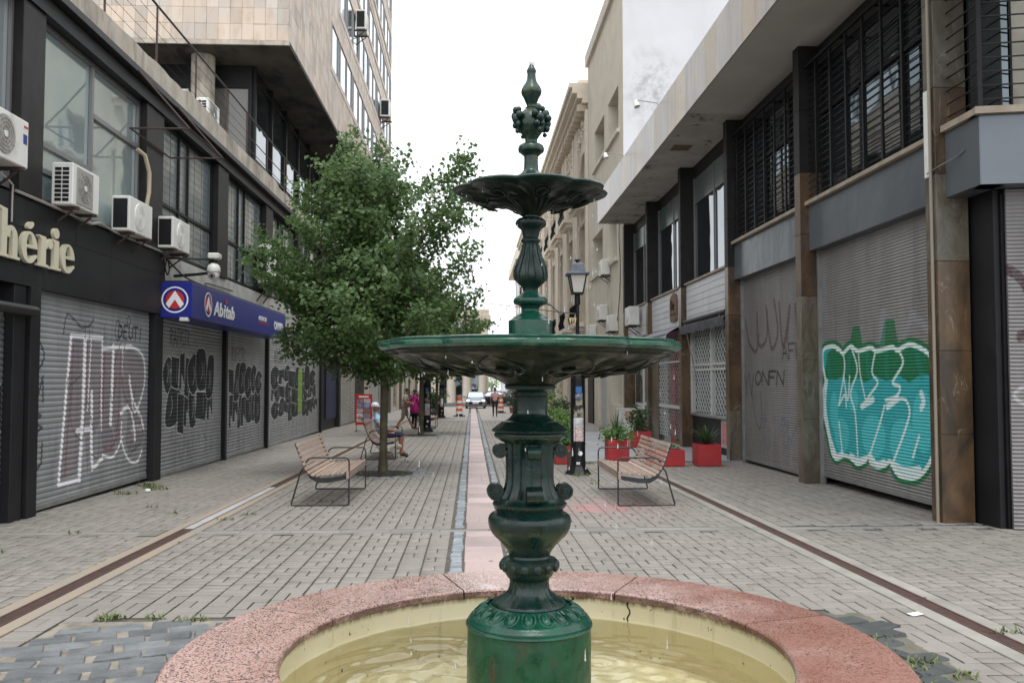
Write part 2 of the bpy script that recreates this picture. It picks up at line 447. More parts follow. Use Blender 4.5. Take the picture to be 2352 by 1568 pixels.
# weeds in the joints
WD = [(-5.5, 15.4, .22, 70), (-5.72, 15.7, .2, 70), (-5.6, 14.5, .2, 50), (-5.3, 15.1, .16, 40), (-2.67, 6.66, .11, 46), (-2.33, 6.66, .09, 22), (-2.05, 6.6, .12, 34),
      (-3.2, 11.6, .12, 18), (-3.0, 12.0, .1, 18), (-4.1, 12.2, .1, 16), (-4.6, 12.9, .12, 16), (-2.2, 13.3, .12, 16), (-4.7, 10.6, .12, 18), (-5.0, 9.4, .14, 20),
      (-1.5, 17.4, .4, 60), (-2.1, 17.6, .3, 40), (2.15, 17.1, .18, 46), (2.6, 19.85, .25, 50), (2.3, 16.1, .12, 14), (2.2, 15.6, .1, 12), (3.1, 19.9, .2, 20),
      (2.45, 5.9, .1, 16), (2.62, 5.6, .12, 26), (2.75, 5.85, .12, 24), (2.35, 5.45, .16, 60), (2.6, 5.2, .14, 42), (2.8, 5.35, .12, 36), (2.5, 4.95, .15, 44), (2.9, 5.1, .1, 26), (2.7, 4.8, .13, 36), (2.25, 5.15, .1, 24), (3.75, 6.0, .1, 18), (3.95, 5.75, .12, 28),
      (-1.6, 31.6, .5, 60), (5.1, 19.2, .35, 60), (.38, 23.5, .05, 8), (.4, 25.0, .05, 8), (-.2, 21.8, .05, 8), (4.3, 19.1, .25, 30), (-3.05, 20.6, .2, 24), (-1.5, 20.3, .2, 20), (.6, 6.4, .12, 10), (1.3, 6.2, .1, 12)]
wv = []; wf = []
for (x, y, r, k) in WD:
    for _ in range(k):
        a = RD.uniform(0, 2 * PI); q = r * math.sqrt(RD.random()); bx, by = x + q * math.cos(a), y + .6 * q * math.sin(a); bz = G(by)
        h = RD.uniform(.018, .06) * (1.2 if r > .15 else .85); d = RD.uniform(0, 2 * PI); ln = RD.uniform(.02, .06); wd = RD.uniform(.004, .008)
        px_, py_ = -math.sin(d) * wd, math.cos(d) * wd; n = len(wv)
        wv += [(bx + px_, by + py_, bz), (bx - px_, by - py_, bz), (bx + ln * .5 * math.cos(d) - px_, by + ln * .5 * math.sin(d) - py_, bz + h * .75), (bx + ln * .5 * math.cos(d) + px_, by + ln * .5 * math.sin(d) + py_, bz + h * .75),
               (bx + ln * math.cos(d), by + ln * math.sin(d), bz + h)]
        wf += [(n, n + 1, n + 2, n + 3), (n + 3, n + 2, n + 4, n + 4)]
me = bpy.data.meshes.new('weeds'); me.from_pydata(wv, [], [f if f[3] != f[2] else f[:3] for f in wf]); me.materials.append(M_WEED)
o = link('weeds', me); tag(o, 'tufts of green weed growing in the paving joints', 'weeds', kind='stuff')
# ================================================================ fountain
def iron(name, base, deep, rust=.0, algae=0.0, rough=.22, spec=.5):
    t = NT(name); p = t.pos()
    c = t.mix(t.ramp(t.noise(p, 7, 6, .65), .38, .64), base, deep)
    c = t.mix(t.ramp(t.noise(t.pos((9, 9, 1.6)), 2.6, 5), .52, .72, 0, .6), c, tuple(v * .45 for v in deep[:3]))
    c = t.mix(t.ramp(t.noise(t.pos((16, 16, 1.3), (3, 8, 1)), 2.2, 6, .7), .58, .74, 0, .30), c, (.10, .14, .115))
    if algae: c = t.mix(t.ramp(t.noise(p, 16, 5, .7), .5, .68, 0, algae), c, (.075, .095, .018))
    if rust:
        k = t.ramp(t.noise(t.pos((13, 13, 2.6), (5, 2, 1)), 1.5, 6, .65), .58, .68, 0, rust)
        c = t.mix(k, c, (.065, .018, .009))
    t.bump(t.math('ADD', t.noise(p, 34, 5, .65), t.math('MULTIPLY', t.noise(t.pos((1, 1, .4)), 14, 3), .8)), .35, .006)
    return t.done(c, t.ramp(t.noise(p, 12, 4), .35, .7, rough * .6, rough * 2.2), 0, spec)
M_GRN = iron('wet_green_paint', (.006, .080, .045), (.005, .05, .033), .0, .0, .15)
M_DRUM = iron('rust_stained_green_paint', (.004, .066, .028), (.005, .044, .021), .95, .1, .28)
M_COL = iron('weathered_shade_green_paint', (.004, .030, .0225), (.003, .015, .013), .22, .12, .26)  # weathered green with the shade below the basins painted into its colour
M_TOP = iron('mossy_green_iron', (.006, .038, .028), (.006, .024, .018), 0, .75, .2)
M_UND = iron('algae_shade_iron', (.012, .021, .016), (.008, .013, .010), 0, .25, .36, .25)  # same green paint; shade under the basins put into the colour, plus algae
def rimmat():
    t = NT('red_granite'); p = t.pos()
    vo = t.n('ShaderNodeTexVoronoi'); t.set(vo.inputs['Vector'], p); vo.inputs['Scale'].default_value = 145
    h = t.n('ShaderNodeSeparateColor'); t.set(h.inputs[0], vo.outputs['Color'])
    c = t.mix(t.ramp(h.outputs[0], .0, 1.0), (.44, .255, .215), (.53, .385, .345))
    c = t.mix(t.ramp(h.outputs[1], .70, .76), c, (.07, .06, .06))
    c = t.mix(t.ramp(h.outputs[2], .86, .9, 0, .6), c, (.40, .31, .28))
    c = t.mix(t.ramp(t.noise(p, 1.6, 5), .45, .7, 0, .35), c, (.22, .11, .085))
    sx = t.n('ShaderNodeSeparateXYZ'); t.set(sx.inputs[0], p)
    damp_reflection = t.ramp(t.math('ADD', sx.outputs['X'], t.ramp(t.noise(p, 2.2, 4), .3, .7, -.5, .5)), .9, 1.5)
    c = t.mix(t.math('MULTIPLY', damp_reflection, .66), c, (.215, .080, .052))  # damp tone plus reflections put into the colour: darker right, paler left
    edge = t.math('MULTIPLY', t.ramp(sx.outputs['Z'], .449, .438), t.ramp(t.noise(p, 8, 5), .25, .55)); c = t.mix(t.math('MULTIPLY', edge, .8), c, (.075, .03, .022))
    c = t.vary(c, .05)
    t.bump(t.noise(p, 40, 3), .06, .003)
    wet = t.ramp(t.noise(t.pos((1, 1, 1), (2, 7, 0)), 2.6, 5, .6), .47, .60)
    return t.done(c, t.ramp(wet, 0, 1, .34, .10), 0, .55)
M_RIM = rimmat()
def creammat():
    t = NT('cream_pool_paint'); p = t.pos()
    c = t.mix(t.ramp(t.noise(p, 2.2, 5), .35, .7), (.64, .575, .385), (.70, .645, .465))
    c = t.mix(t.ramp(t.noise(t.pos((6, 6, 1.0)), 2.5, 6, .7), .56, .74, 0, .5), c, (.33, .28, .15))
    c = t.mix(t.ramp(t.noise(p, 34, 2), .70, .73, 0, .9), c, (.05, .04, .03))
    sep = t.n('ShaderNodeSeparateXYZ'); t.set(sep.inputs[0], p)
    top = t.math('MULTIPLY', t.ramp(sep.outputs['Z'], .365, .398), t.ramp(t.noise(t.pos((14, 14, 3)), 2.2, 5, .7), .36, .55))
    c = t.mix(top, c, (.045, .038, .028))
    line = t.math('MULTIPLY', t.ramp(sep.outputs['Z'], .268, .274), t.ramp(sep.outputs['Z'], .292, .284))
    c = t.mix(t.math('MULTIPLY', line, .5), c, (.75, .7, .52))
    return t.done(c, .55, 0, .4)
def floormat():
    t = NT('algae_pool_floor'); p = t.pos()
    c = t.mix(t.ramp(t.noise(p, 2.5, 6, .65), .38, .66), (.82, .77, .56), (.70, .63, .40))
    c = t.mix(t.ramp(t.noise(p, 9, 5, .7), .55, .72, 0, .5), c, (.36, .26, .08))
    return t.done(c, .7)
POOL = thing('fountain_pool', 'round pool with a red granite rim and cream painted inside at the fountain foot', 'fountain pool', (PX, PY, G(PY)))
z0 = -G(PY)      # local z of world zero
RZ = .452 + z0   # rim top, local
pl = MB(); pl.lathe([(1.27, RZ - .06), (1.20, RZ - .052), (1.197, .27), (1.19, .11), (1.16, .085)], 96)
pl.build('pool_wall', creammat(), POOL, smooth=40)
fl = MB(); fl.lathe([(1.175, .095), (.6, .09), (.0, .085)], 48); fl.build('pool_floor', floormat(), POOL, smooth=40)
ow = MB(); ow.lathe([(1.585, RZ - .055), (1.58, -.02)], 96); ow.build('outer_wall', M_CONC, POOL, smooth=40)
NS = 8
for k in range(NS):
    a0 = 2 * PI * k / NS + .30 + .004; a1 = 2 * PI * (k + 1) / NS + .30 - .004
    m = MB(); N = 14; pr = [(1.175, RZ - .05), (1.165, RZ - .038), (1.165, RZ - .012), (1.178, RZ), (1.655, RZ), (1.672, RZ - .012), (1.672, RZ - .055)]
    P = len(pr); vs = []
    for i in range(N + 1):
        a = a0 + (a1 - a0) * i / N
        for r, z in pr: vs.append((r * math.cos(a), r * math.sin(a), z))
    fs = [(i * P + j, (i + 1) * P + j, (i + 1) * P + (j + 1) % P, i * P + (j + 1) % P) for i in range(N) for j in range(P)]
    fs += [tuple(range(P)), tuple(N * P + j for j in range(P))[::-1]]
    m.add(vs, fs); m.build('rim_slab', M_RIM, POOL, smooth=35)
# cracks on the wall
ck = MB()
for a, zt, zb in ((1.02, .40, .285), (1.36, .41, .385), (1.31, .41, .37)):
    pts = [(1.196 * math.cos(a + .008 * math.sin(9 * q)), 1.196 * math.sin(a + .008 * math.sin(9 * q)), z0 + zt + (zb - zt) * q) for q in np.linspace(0, 1, 8)]
    ck.tube(pts, .0045, 4)
ck.build('crack', M_BLACK, POOL)
# water with ripples
def water():
    n = 300; xs = np.linspace(-1.2, 1.2, n); X, Y = np.meshgrid(xs, xs); Rr = np.hypot(X, Y)
    Z = np.zeros_like(X)
    src = [(-.42, .02, .0020, 60, 5.0), (.34, .28, .0035, 95, 11.), (.45, -.15, .0022, 70, 6), (-.30, -.35, .0035, 42, 4.), (.12, -.45, .0022, 55, 5), (-.55, .35, .0012, 90, 8.), (-.18, .52, .0010, 110, 9), (.75, -.05, .0010, 80, 7), (-.05, -.2, .002, 48, 3)]
    for sx, sy, amp, k, dec in [(-.40, .10, .0085, 36, 3.2), (-.60, .04, .0075, 42, 3.6), (-.30, .22, .0065, 38, 4.5), (.30, .05, .004, 40, 4), (.62, .08, .0035, 46, 5)] + src:
        d = np.hypot(X - sx, Y - sy); Z += amp * np.cos(k * d) * np.exp(-dec * d * .55)
    Z += .0012 * np.sin(17 * X + 6 * np.sin(5 * Y)) * np.sin(21 * Y + 4 * np.sin(6 * X)) * np.exp(-1.6 * np.maximum(Rr - .35, 0))
    idx = np.arange(n * n).reshape(n, n)
    F = np.stack([idx[:-1, :-1], idx[:-1, 1:], idx[1:, 1:], idx[1:, :-1]], -1).reshape(-1, 4)
    cen = Rr.ravel()[F].max(1); F = F[(cen < 1.198)]
    V = np.stack([X.ravel(), Y.ravel(), Z.ravel()], 1)
    t = NT('pool_water'); t.set(t.b.inputs['Base Color'], (.97, .98, .90, 1)); t.b.inputs['Transmission Weight'].default_value = 1
    t.b.inputs['Roughness'].default_value = .0; t.b.inputs['IOR'].default_value = 1.33
    tr = t.n('ShaderNodeBsdfTransparent'); tr.inputs[0].default_value = (.97, .97, .91, 1); gs = t.n('ShaderNodeBsdfGlossy'); gs.inputs['Roughness'].default_value = .02
    fr = t.n('ShaderNodeFresnel'); fr.inputs[0].default_value = 1.42; mx = t.n('ShaderNodeMixShader')
    t.t.links.new(fr.outputs[0], mx.inputs[0]); t.t.links.new(tr.outputs[0], mx.inputs[1]); t.t.links.new(gs.outputs[0], mx.inputs[2]); t.t.links.new(mx.outputs[0], t.out.inputs['Surface'])
    o = link('water', fast_mesh('water', V, F, t.mat, True)); o.location = (PX, PY, .281); o['kind'] = 'structure'
    return t.mat
M_WATER = water()
_py = [145, 400, 437, 494, 766, 783, 800, 886, 989, 1021, 1091, 1153, 1197, 1290, 1378, 1418, 1567]
_pz = [3.24, 2.696, 2.618, 2.497, 1.927, 1.891, 1.856, 1.677, 1.464, 1.398, 1.254, 1.127, 1.037, .847, .668, .587, .287]
def prof(rows): return [(max(q, .01) * .00209, float(np.interp(p, _py, _pz)) + z0) for p, q in rows][::-1]
FTN = thing('fountain', 'green cast iron two-tiered fountain with scalloped basins dripping water', 'fountain', (PX, PY, G(PY)))
TILT = Matrix.Rotation(.0055, 4, 'Y'); TILT = Matrix.Translation((0, 0, 1.3)) @ Matrix.Rotation(math.radians(.3), 4, 'Y') @ Matrix.Translation((0, 0, -1.3))
OFF = Matrix.Translation((-.025, 0, 0))
def fb(m, name, mt, parent=FTN, smooth=38, **k):
    m.v = [tuple(OFF @ TILT @ Vector(p)) for p in m.v]
    return m.build(name, mt, parent, smooth=smooth, **k)
def flute(n, amp, ph=0, sharp=1):
    def f(a, r, z, i):
        return (r * (1 - amp * abs(math.sin(n * (a + ph) / 2)) ** sharp), z)
    return f
# drum and egg-moulded shoulder
m = MB(); m.lathe([(.293, .05), (.292, .3), (.290, .606), (.288, .622)], 72); DRUM = fb(m, 'drum', M_DRUM)
m = MB(); m.lathe(prof([(1322, 50), (1326, 46), (1333, 44), (1347, 46), (1355, 49), (1359, 53), (1365, 59), (1370, 67), (1375, 75), (1378.4, 81), (1383, 83), (1387, 82)]), 96,
                  mod=lambda a, r, z, i: (r * (1 - .035 * (abs(math.cos(9 * a)) ** 6) * (1 if 3 <= i <= 10 else 0)), z)); fb(m, 'pedestal_neck', M_COL)
m = MB()
sh = prof([(1385, 84), (1389, 90), (1394, 104), (1400, 118), (1407, 128), (1412, 134), (1415, 135), (1417, 137.5), (1420, 139), (1422, 136), (1425, 142), (1429, 143), (1432, 141), (1433, 139)])
m.lathe(sh, 72); SHO = fb(m, 'shoulder', M_GRN)
eg = MB()
for k in range(18):
    a = 2 * PI * k / 18 + .1; r = .225; z = z0 + .640
    Mx = Matrix.Rotation(a, 4, 'Z') @ Matrix.Rotation(math.radians(33), 4, 'Y')
    eg.ball((r * math.cos(a), r * math.sin(a), z - .006), .036, .021, .013, 10, 6, Mx)
    pts = []
    for q in range(13):
        t_ = -PI * .75 + 1.5 * PI * q / 12
        p = Mx @ Vector((.044 * math.cos(t_), .031 * math.sin(t_), 0)); pts.append((r * math.cos(a) + p.x, r * math.sin(a) + p.y, z + p.z - .003))
    eg.tube(pts, .0042, 5)
fb(eg, 'egg_moulding', M_GRN, SHO)
# beaded collar + urn
m = MB(); m.lathe(prof([(1247, 61), (1256, 55), (1263, 50), (1272, 46), (1277, 48), (1281, 60), (1285, 64), (1290, 64), (1300, 63), (1306, 58), (1311, 56), (1316, 54), (1322, 50)]), 64); COLL = fb(m, 'beaded_collar', M_COL)
bd = MB()
for k in range(14):
    a = 2 * PI * k / 14
    bd.ball((.132 * math.cos(a), .132 * math.sin(a), z0 + .834), .012, .019, .023, 10, 6, Matrix.Rotation(a, 4, 'Z'))
fb(bd, 'bead', M_COL, COLL)
urn = prof([(1174, 74), (1175.5, 80), (1177.4, 86), (1181, 90), (1184.6, 92.4), (1190, 93.8), (1196.6, 94), (1204, 93), (1211, 91), (1217, 88), (1223, 84), (1229, 78.5), (1235, 72), (1241, 66), (1247, 61)])
m = MB(); m.lathe(urn, 96, mod=lambda a, r, z, i: (r * (1 + (.03 * math.cos(12 * a + 22 * (z - z0)) * min(1, max(0, (1.02 + 0 - (z - z0)) * 14)))), z)); fb(m, 'urn', M_COL)
# fluted shaft with scroll volutes
m = MB(); m.lathe(prof([(1140, 70), (1146, 74), (1150, 80), (1153.4, 84), (1156, 84), (1159, 83), (1163, 80), (1166.6, 77), (1174, 74)]), 64); fb(m, 'shaft_base', M_COL)
m = MB(); m.lathe(prof([(1010, 66), (1012, 62), (1016, 57), (1022, 56), (1050, 55), (1091, 54.5), (1104, 55.5), (1115, 57.6), (1124, 60.5), (1134, 65), (1141, 70), (1147, 75)]), 128, mod=flute(16, .10, 0, .7)); SHAFT = fb(m, 'fluted_shaft', M_COL)
def volute(a, zc, R0, rc, wdt):
    v = MB(); N = 26; pts = []
    for q in range(N):
        t_ = q / (N - 1); ang = PI + 2.1 * 2 * PI * t_; rad = R0 * (1 - .78 * t_)
        pts.append((rc + rad * math.cos(ang), zc + rad * math.sin(ang)))
    vs = []; fs = []
    th = .010
    for i, (r, z) in enumerate(pts):
        i2 = min(i + 1, N - 1); i1 = max(i - 1, 0)
        dx, dz = pts[i2][0] - pts[i1][0], pts[i2][1] - pts[i1][1]; l = math.hypot(dx, dz) or 1
        nx, nz = -dz / l * th * .5, dx / l * th * .5
        for (rr, zz, y) in ((r + nx, z + nz, -wdt), (r + nx, z + nz, wdt), (r - nx, z - nz, wdt), (r - nx, z - nz, -wdt)): vs.append((rr, y, zz))
    for i in range(N - 1):
        for j in range(4):
            k = (j + 1) % 4; fs.append((i * 4 + j, (i + 1) * 4 + j, (i + 1) * 4 + k, i * 4 + k))
    v.add(vs, fs + [(0, 1, 2, 3), tuple((N - 1) * 4 + j for j in (3, 2, 1, 0))])
    if zc - z0 > 1.3: v.box(.088, rc, -wdt * .55, wdt * .55, zc + R0 * .35, zc + R0 * .95)
    v.cyl((rc, -wdt * .8, zc), (rc, wdt * .8, zc), R0 * .86, n=22)
    v.cyl((rc, -wdt * 1.05, zc), (rc, wdt * 1.05, zc), R0 * .28, n=12)
    M = Matrix.Rotation(a, 4, 'Z'); v.v = [tuple(M @ Vector(p)) for p in v.v]
    return v
for k in range(4):
    a = k * PI / 2 + .06
    fb(volute(a, z0 + 1.183, .0435, .163, .036), 'scroll', M_COL)
    fb(volute(a, z0 + 1.373, .034, .146, .030), 'scroll', M_COL)
m = MB(); m.lathe(prof([(880, 50), (883, 56), (885.8, 58), (890, 57.5), (893, 56), (896, 48), (898, 45.6), (901, 40), (905, 41), (908, 39.5), (911, 41), (914, 39.6), (925, 39.2), (940, 39), (947, 39.3), (952, 41), (956.6, 44), (961, 49), (964, 54), (966, 58), (967, 63.6), (971, 67), (975, 73), (980, 79.5), (984, 85), (986.5, 88), (989, 87), (990.5, 83), (992.6, 79), (995, 81), (997.4, 81.6), (1001, 81), (1004.6, 78), (1009, 70), (1012, 65), (1016, 58)]), 72); fb(m, 'neck_moulding', M_COL)
# lower basin: eight scalloped lobes
def lobed(n, amp, ph):
    def f(a):
        t_ = ((a + ph) * n / (2 * PI)) % 1.0
        return 1 - amp * (abs(2 * t_ - 1) ** 2.6)
    return f
lb = lobed(10, .068, .33)
def basin(rows_out, lobe, n, relief=None):
    def mod(a, r, z, i):
        wl = rows_out[i][2]
        rr = r * (1 + (lobe(a) - 1) * wl)
        if relief: rr, z = relief(a, rr, z, wl)
        return rr, z
    m = MB(); m.lathe([(r, z) for r, z, _ in rows_out], n, mod=mod); return m
Zt = 1.888 + z0
rim = [(.655, Zt - .006, 1), (.685, Zt, 1), (.705, Zt - .001, 1), (.716, Zt - .006, 1), (.712, Zt - .014, 1), (.719, Zt - .022, 1), (.719, Zt - .034, 1), (.706, Zt - .044, 1), (.694, Zt - .048, 1)]
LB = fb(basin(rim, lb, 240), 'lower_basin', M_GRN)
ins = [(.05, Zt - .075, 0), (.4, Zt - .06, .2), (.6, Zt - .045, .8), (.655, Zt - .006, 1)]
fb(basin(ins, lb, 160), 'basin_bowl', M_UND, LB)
def relief(a, r, z, wl):
    t_ = ((a + .33) * 10 / (2 * PI)) % 1.0; k = math.sin(PI * t_)
    s_ = math.sin(min(1, max(0, (r - .14) / .5)) * PI)
    d = .030 * (k ** .8) * s_ + .004 * math.sin(10 * a * 3 + 30 * r) * s_
    return r + d * .3, z - d
und = [(.694, Zt - .048, 1), (.692, Zt - .056, 1), (.676, Zt - .060, 1), (.672, Zt - .070, 1), (.655, Zt - .074, 1), (.63, Zt - .080, .9), (.59, Zt - .088, .8), (.54, Zt - .098, .65), (.48, Zt - .107, .5), (.42, Zt - .115, .4), (.36, Zt - .121, .3), (.30, Zt - .127, .2), (.25, Zt - .135, .1), (.21, Zt - .147, 0), (.18, Zt - .163, 0), (.155, Zt - .18, 0), (.135, Zt - .195, 0), (.118, Zt - .205, 0), (.10, Zt - .21, 0)][::-1]
def rows_dense(rows, k=2):
    out = []
    for (a, b) in zip(rows[:-1], rows[1:]):
        for q in range(k): out.append(tuple(a[j] + (b[j] - a[j]) * q / k for j in range(3)))
    return out + [rows[-1]]
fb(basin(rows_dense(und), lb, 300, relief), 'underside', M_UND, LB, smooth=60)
# ornamental leaf swags under the lobes
sw = MB()
for k in range(10):
    ac = 2 * PI * (k + .5) / 10 - .33
    for sgn in (-1, 1):
        pts = []
        for q in range(14):
            u = q / 13; rr = .62 - .34 * u; aa = ac + sgn * (.22 * math.sin(PI * u) * (1 - .3 * u) + .02)
            zz = Zt - .086 - .070 * u ** .8 - .020 * math.sin(PI * u)
            pts.append((rr * math.cos(aa), rr * math.sin(aa), zz))
        sw.tube(pts, [.002 + .0045 * math.sin(PI * q / 13) for q in range(14)], 6)
    sw.ball((.47 * math.cos(ac), .47 * math.sin(ac), Zt - .142), .05, .03, .012, 10, 6, Matrix.Rotation(ac, 4, 'Z'))
    sw.tube([((.40 + .06 * math.cos(q)) * math.cos(ac + .11 * math.sin(q)), (.40 + .06 * math.cos(q)) * math.sin(ac + .11 * math.sin(q)), Zt - .148 + .02 * math.cos(q)) for q in np.linspace(0, 2 * PI, 15)[:-1]], .006, 5, closed=True)
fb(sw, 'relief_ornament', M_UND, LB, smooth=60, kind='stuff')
bt = MB()
for k in range(120):
    a = 2 * PI * k / 120; r = .664 * (1 + (lb(a) - 1))
    bt.ball((r * math.cos(a), r * math.sin(a), Zt - .066), .010, .008, .006, 6, 4)
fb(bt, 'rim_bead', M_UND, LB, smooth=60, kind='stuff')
# upper stem
m = MB(); m.lathe(prof([(723, 30), (726, 33), (728.5, 38.5), (732, 42), (735, 45.6), (737, 50), (740, 50.3), (766, 50), (790, 50)]), 64); fb(m, 'plinth', M_GRN)
m = MB(); m.lathe(prof([(670, 17), (674, 20), (677, 24), (682, 32), (685, 36), (688, 38.5), (692, 39.5), (696, 39), (699, 37.5), (701, 31), (702.5, 26), (706, 21.5), (710, 19.5), (713, 19), (718, 21), (721, 26), (723, 30)]), 56); fb(m, 'stem_ring', M_GRN)
vase = prof([(547, 17.3), (550, 20), (551, 22), (555, 22.3), (558, 19), (564, 17.3), (575, 18.5), (586, 21.3), (597, 25.3), (605, 28.3), (613, 31.5), (620, 34), (627, 35.5), (634, 36.3), (644, 35), (650, 31), (655, 26), (660, 20), (664, 17.5), (670, 17)])
m = MB(); m.lathe(vase, 96, mod=lambda a, r, z, i: (r * (1 + (.05 * (abs(math.sin(5 * a)) ** .6 - .6) if 3 < i < 15 else 0)), z)); VASE = fb(m, 'baluster', M_COL, smooth=60)
lf = MB()
for k in range(10):
    a = 2 * PI * k / 10
    pts = []
    for q in range(9):
        u = q / 8; zz = z0 + 2.18 + .175 * u; rr = float(np.interp(zz, [v[1] for v in vase], [v[0] for v in vase])) + .0025
        pts.append((rr * math.cos(a), rr * math.sin(a), zz))
    lf.tube(pts, [.003 + .006 * math.sin(PI * min(1, q / 8 + .05)) for q in range(9)], 6)
fb(lf, 'leaf_relief', M_COL, VASE, smooth=60)
m = MB(); m.lathe(prof([(478, 30), (485, 25), (490, 20.5), (494.8, 19), (500, 19.5), (503, 29), (508, 34), (514, 36), (518, 34.5), (521, 32), (525, 27), (528, 23), (534, 20), (547, 17.3)]), 56, mod=lambda a, r, z, i: (r * (1 - (.05 * abs(math.sin(8 * a)) if 1 <= i <= 6 else 0)), z)); fb(m, 'stem_knop', M_COL)
Zu = 2.617 + z0; lu = lobed(8, .105, -.13 + PI / 8)
rim = [(.325, Zu - .010, 1), (.350, Zu, 1), (.366, Zu - .002, 1), (.374, Zu - .010, 1), (.370, Zu - .017, 1), (.361, Zu - .022, 1), (.352, Zu - .025, 1)]
UB = fb(basin(rim, lu, 200), 'upper_basin', M_COL)
fb(basin([(.03, Zu - .04, 0), (.2, Zu - .035, .3), (.3, Zu - .025, .8), (.325, Zu - .010, 1)], lu, 120), 'basin_bowl', M_TOP, UB)
def relief2(a, r, z, wl):
    t_ = ((a - .13 + PI / 8) * 8 / (2 * PI)) % 1.0; k = math.sin(PI * t_); s_ = math.sin(min(1, max(0, (r - .06) / .28)) * PI)
    return r, z - (.014 * k + .005 * math.sin(24 * a + 50 * r)) * s_
und = [(.352, Zu - .025, 1), (.34, Zu - .029, 1), (.32, Zu - .033, .95), (.28, Zu - .040, .8), (.23, Zu - .047, .55), (.18, Zu - .052, .35), (.135, Zu - .056, .2), (.115, Zu - .064, .1), (.098, Zu - .080, 0), (.080, Zu - .096, 0), (.062, Zu - .112, 0), (.050, Zu - .122, 0), (.04, Zu - .126, 0)][::-1]
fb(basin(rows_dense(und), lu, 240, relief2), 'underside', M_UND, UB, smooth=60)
sw = MB()
for k in range(8):
    ac = 2 * PI * (k + .5) / 8 + .13 - PI / 8
    for rr0, ra, zz in ((.255, .05, .058), (.255, .03, .062)):
        sw.tube([((rr0 + ra * math.cos(q)) * math.cos(ac + ra * 3 * math.sin(q)), (rr0 + ra * math.cos(q)) * math.sin(ac + ra * 3 * math.sin(q)), Zu - zz + .02 * math.cos(q) * ra / .05) for q in np.linspace(0, 2 * PI, 17)[:-1]], .0045, 5, closed=True)
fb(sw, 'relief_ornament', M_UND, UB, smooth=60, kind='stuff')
# finial
m = MB(); m.lathe(prof([(308, 22), (313, 19), (321, 14), (328.7, 14), (332.6, 23), (336, 28), (341.6, 30), (346, 30), (349.3, 29), (352, 25), (355.8, 20.6), (359.7, 16.3), (370, 16), (380, 16.3), (390, 17), (394.5, 19.5), (399, 24), (404, 30)]), 48); fb(m, 'finial_stem', M_TOP)
m = MB(); m.lathe(prof([(247, 10.5), (248.7, 14), (251, 13), (254, 17.5), (260, 23), (266.8, 28), (274, 31), (282, 32), (290, 31.5), (297.7, 30), (305, 25), (313, 19)]), 48); GLB = fb(m, 'fruit_globe', M_TOP)
fr = MB(); r_ = random.Random(4)
for k in range(4):
    a = 2 * PI * k / 4 - PI / 2 + .45
    for (da, dz, s_) in ((0, .0, .023), (-.30, .018, .019), (.30, .016, .018), (-.10, .044, .017), (.20, .042, .014), (-.16, -.030, .016), (.18, -.028, .015), (.02, -.058, .012)):
        rr = .066 + .018 - abs(dz) * .12
        fr.ball((rr * math.cos(a + da), rr * math.sin(a + da), z0 + 2.955 + dz), s_ * r_.uniform(.85, 1.1), None, s_ * r_.uniform(.9, 1.3), 9, 6)
fb(fr, 'fruit_cluster', M_COL, GLB, smooth=60, kind='stuff')
m = MB(); m.lathe(prof([(150, 5), (153, 6), (158, 9), (163.6, 11.3), (167, 10.5), (170, 9.6), (178, 10), (184, 10.6), (192, 14), (201, 20), (208, 23), (212, 23.6), (217, 22.5), (221, 20), (225.5, 17.5), (229, 16.5), (233, 15), (239, 12), (243.6, 10.5), (247, 10.5)]), 64,
                  mod=lambda a, r, z, i: (r * (1 + (.09 * abs(math.sin(3 * a)) ** .7 - .04 if 5 <= i <= 14 else 0)), z), cap1=True); fb(m, 'finial_bud', M_TOP)
jet = MB()
for a in (0, 1.3, 2.6, 3.9, 5.2):
    jet.tube([(.004 * math.cos(a), .004 * math.sin(a), z0 + 3.222), (.008 * math.cos(a), .008 * math.sin(a), z0 + 3.245), (.012 * math.cos(a), .012 * math.sin(a), z0 + 3.243), (.015 * math.cos(a), .015 * math.sin(a), z0 + 3.226)], .003, 5)
jet.v = [tuple(OFF @ TILT @ Vector(p)) for p in jet.v]
dj = MB(); dj.v = [(x + PX, y + PY, z + G(PY)) for x, y, z in jet.v]; dj.f = jet.f; dj.m = jet.m
M_DROP = NT('water_drop'); M_DROP.b.inputs['Transmission Weight'].default_value = .7; M_DROP.b.inputs['IOR'].default_value = 1.33
M_DROP = M_DROP.done((.95, .97, 1), .05)
r_ = random.Random(21)
for (Rr, lobe, zr, cnt, zlo) in ((.355, lu, 2.59, 60, 1.92), (.70, lb, 1.83, 100, .32)):
    for k in range(cnt):
        a = r_.uniform(0, 2 * PI); r = Rr * lobe(a) * r_.uniform(.86, 1.0)
        z = zr - (zr - zlo) * r_.random() ** 1.8; ln = r_.uniform(.006, .022) * (1 + 1.2 * (zr - z)); rd = r_.uniform(.0018, .0038)
        x, y = PX - .02 + r * math.cos(a), PY + r * math.sin(a)
        dj.tube([(x, y, z + ln), (x, y, z + ln * .4), (x, y, z), (x, y, z - rd * 1.5)], [.0004, rd * .6, rd, .0004], 6)
o = dj.build('water_drops', M_DROP, smooth=80); tag(o, 'drops of water falling from the two fountain basins', 'water drops', kind='stuff')
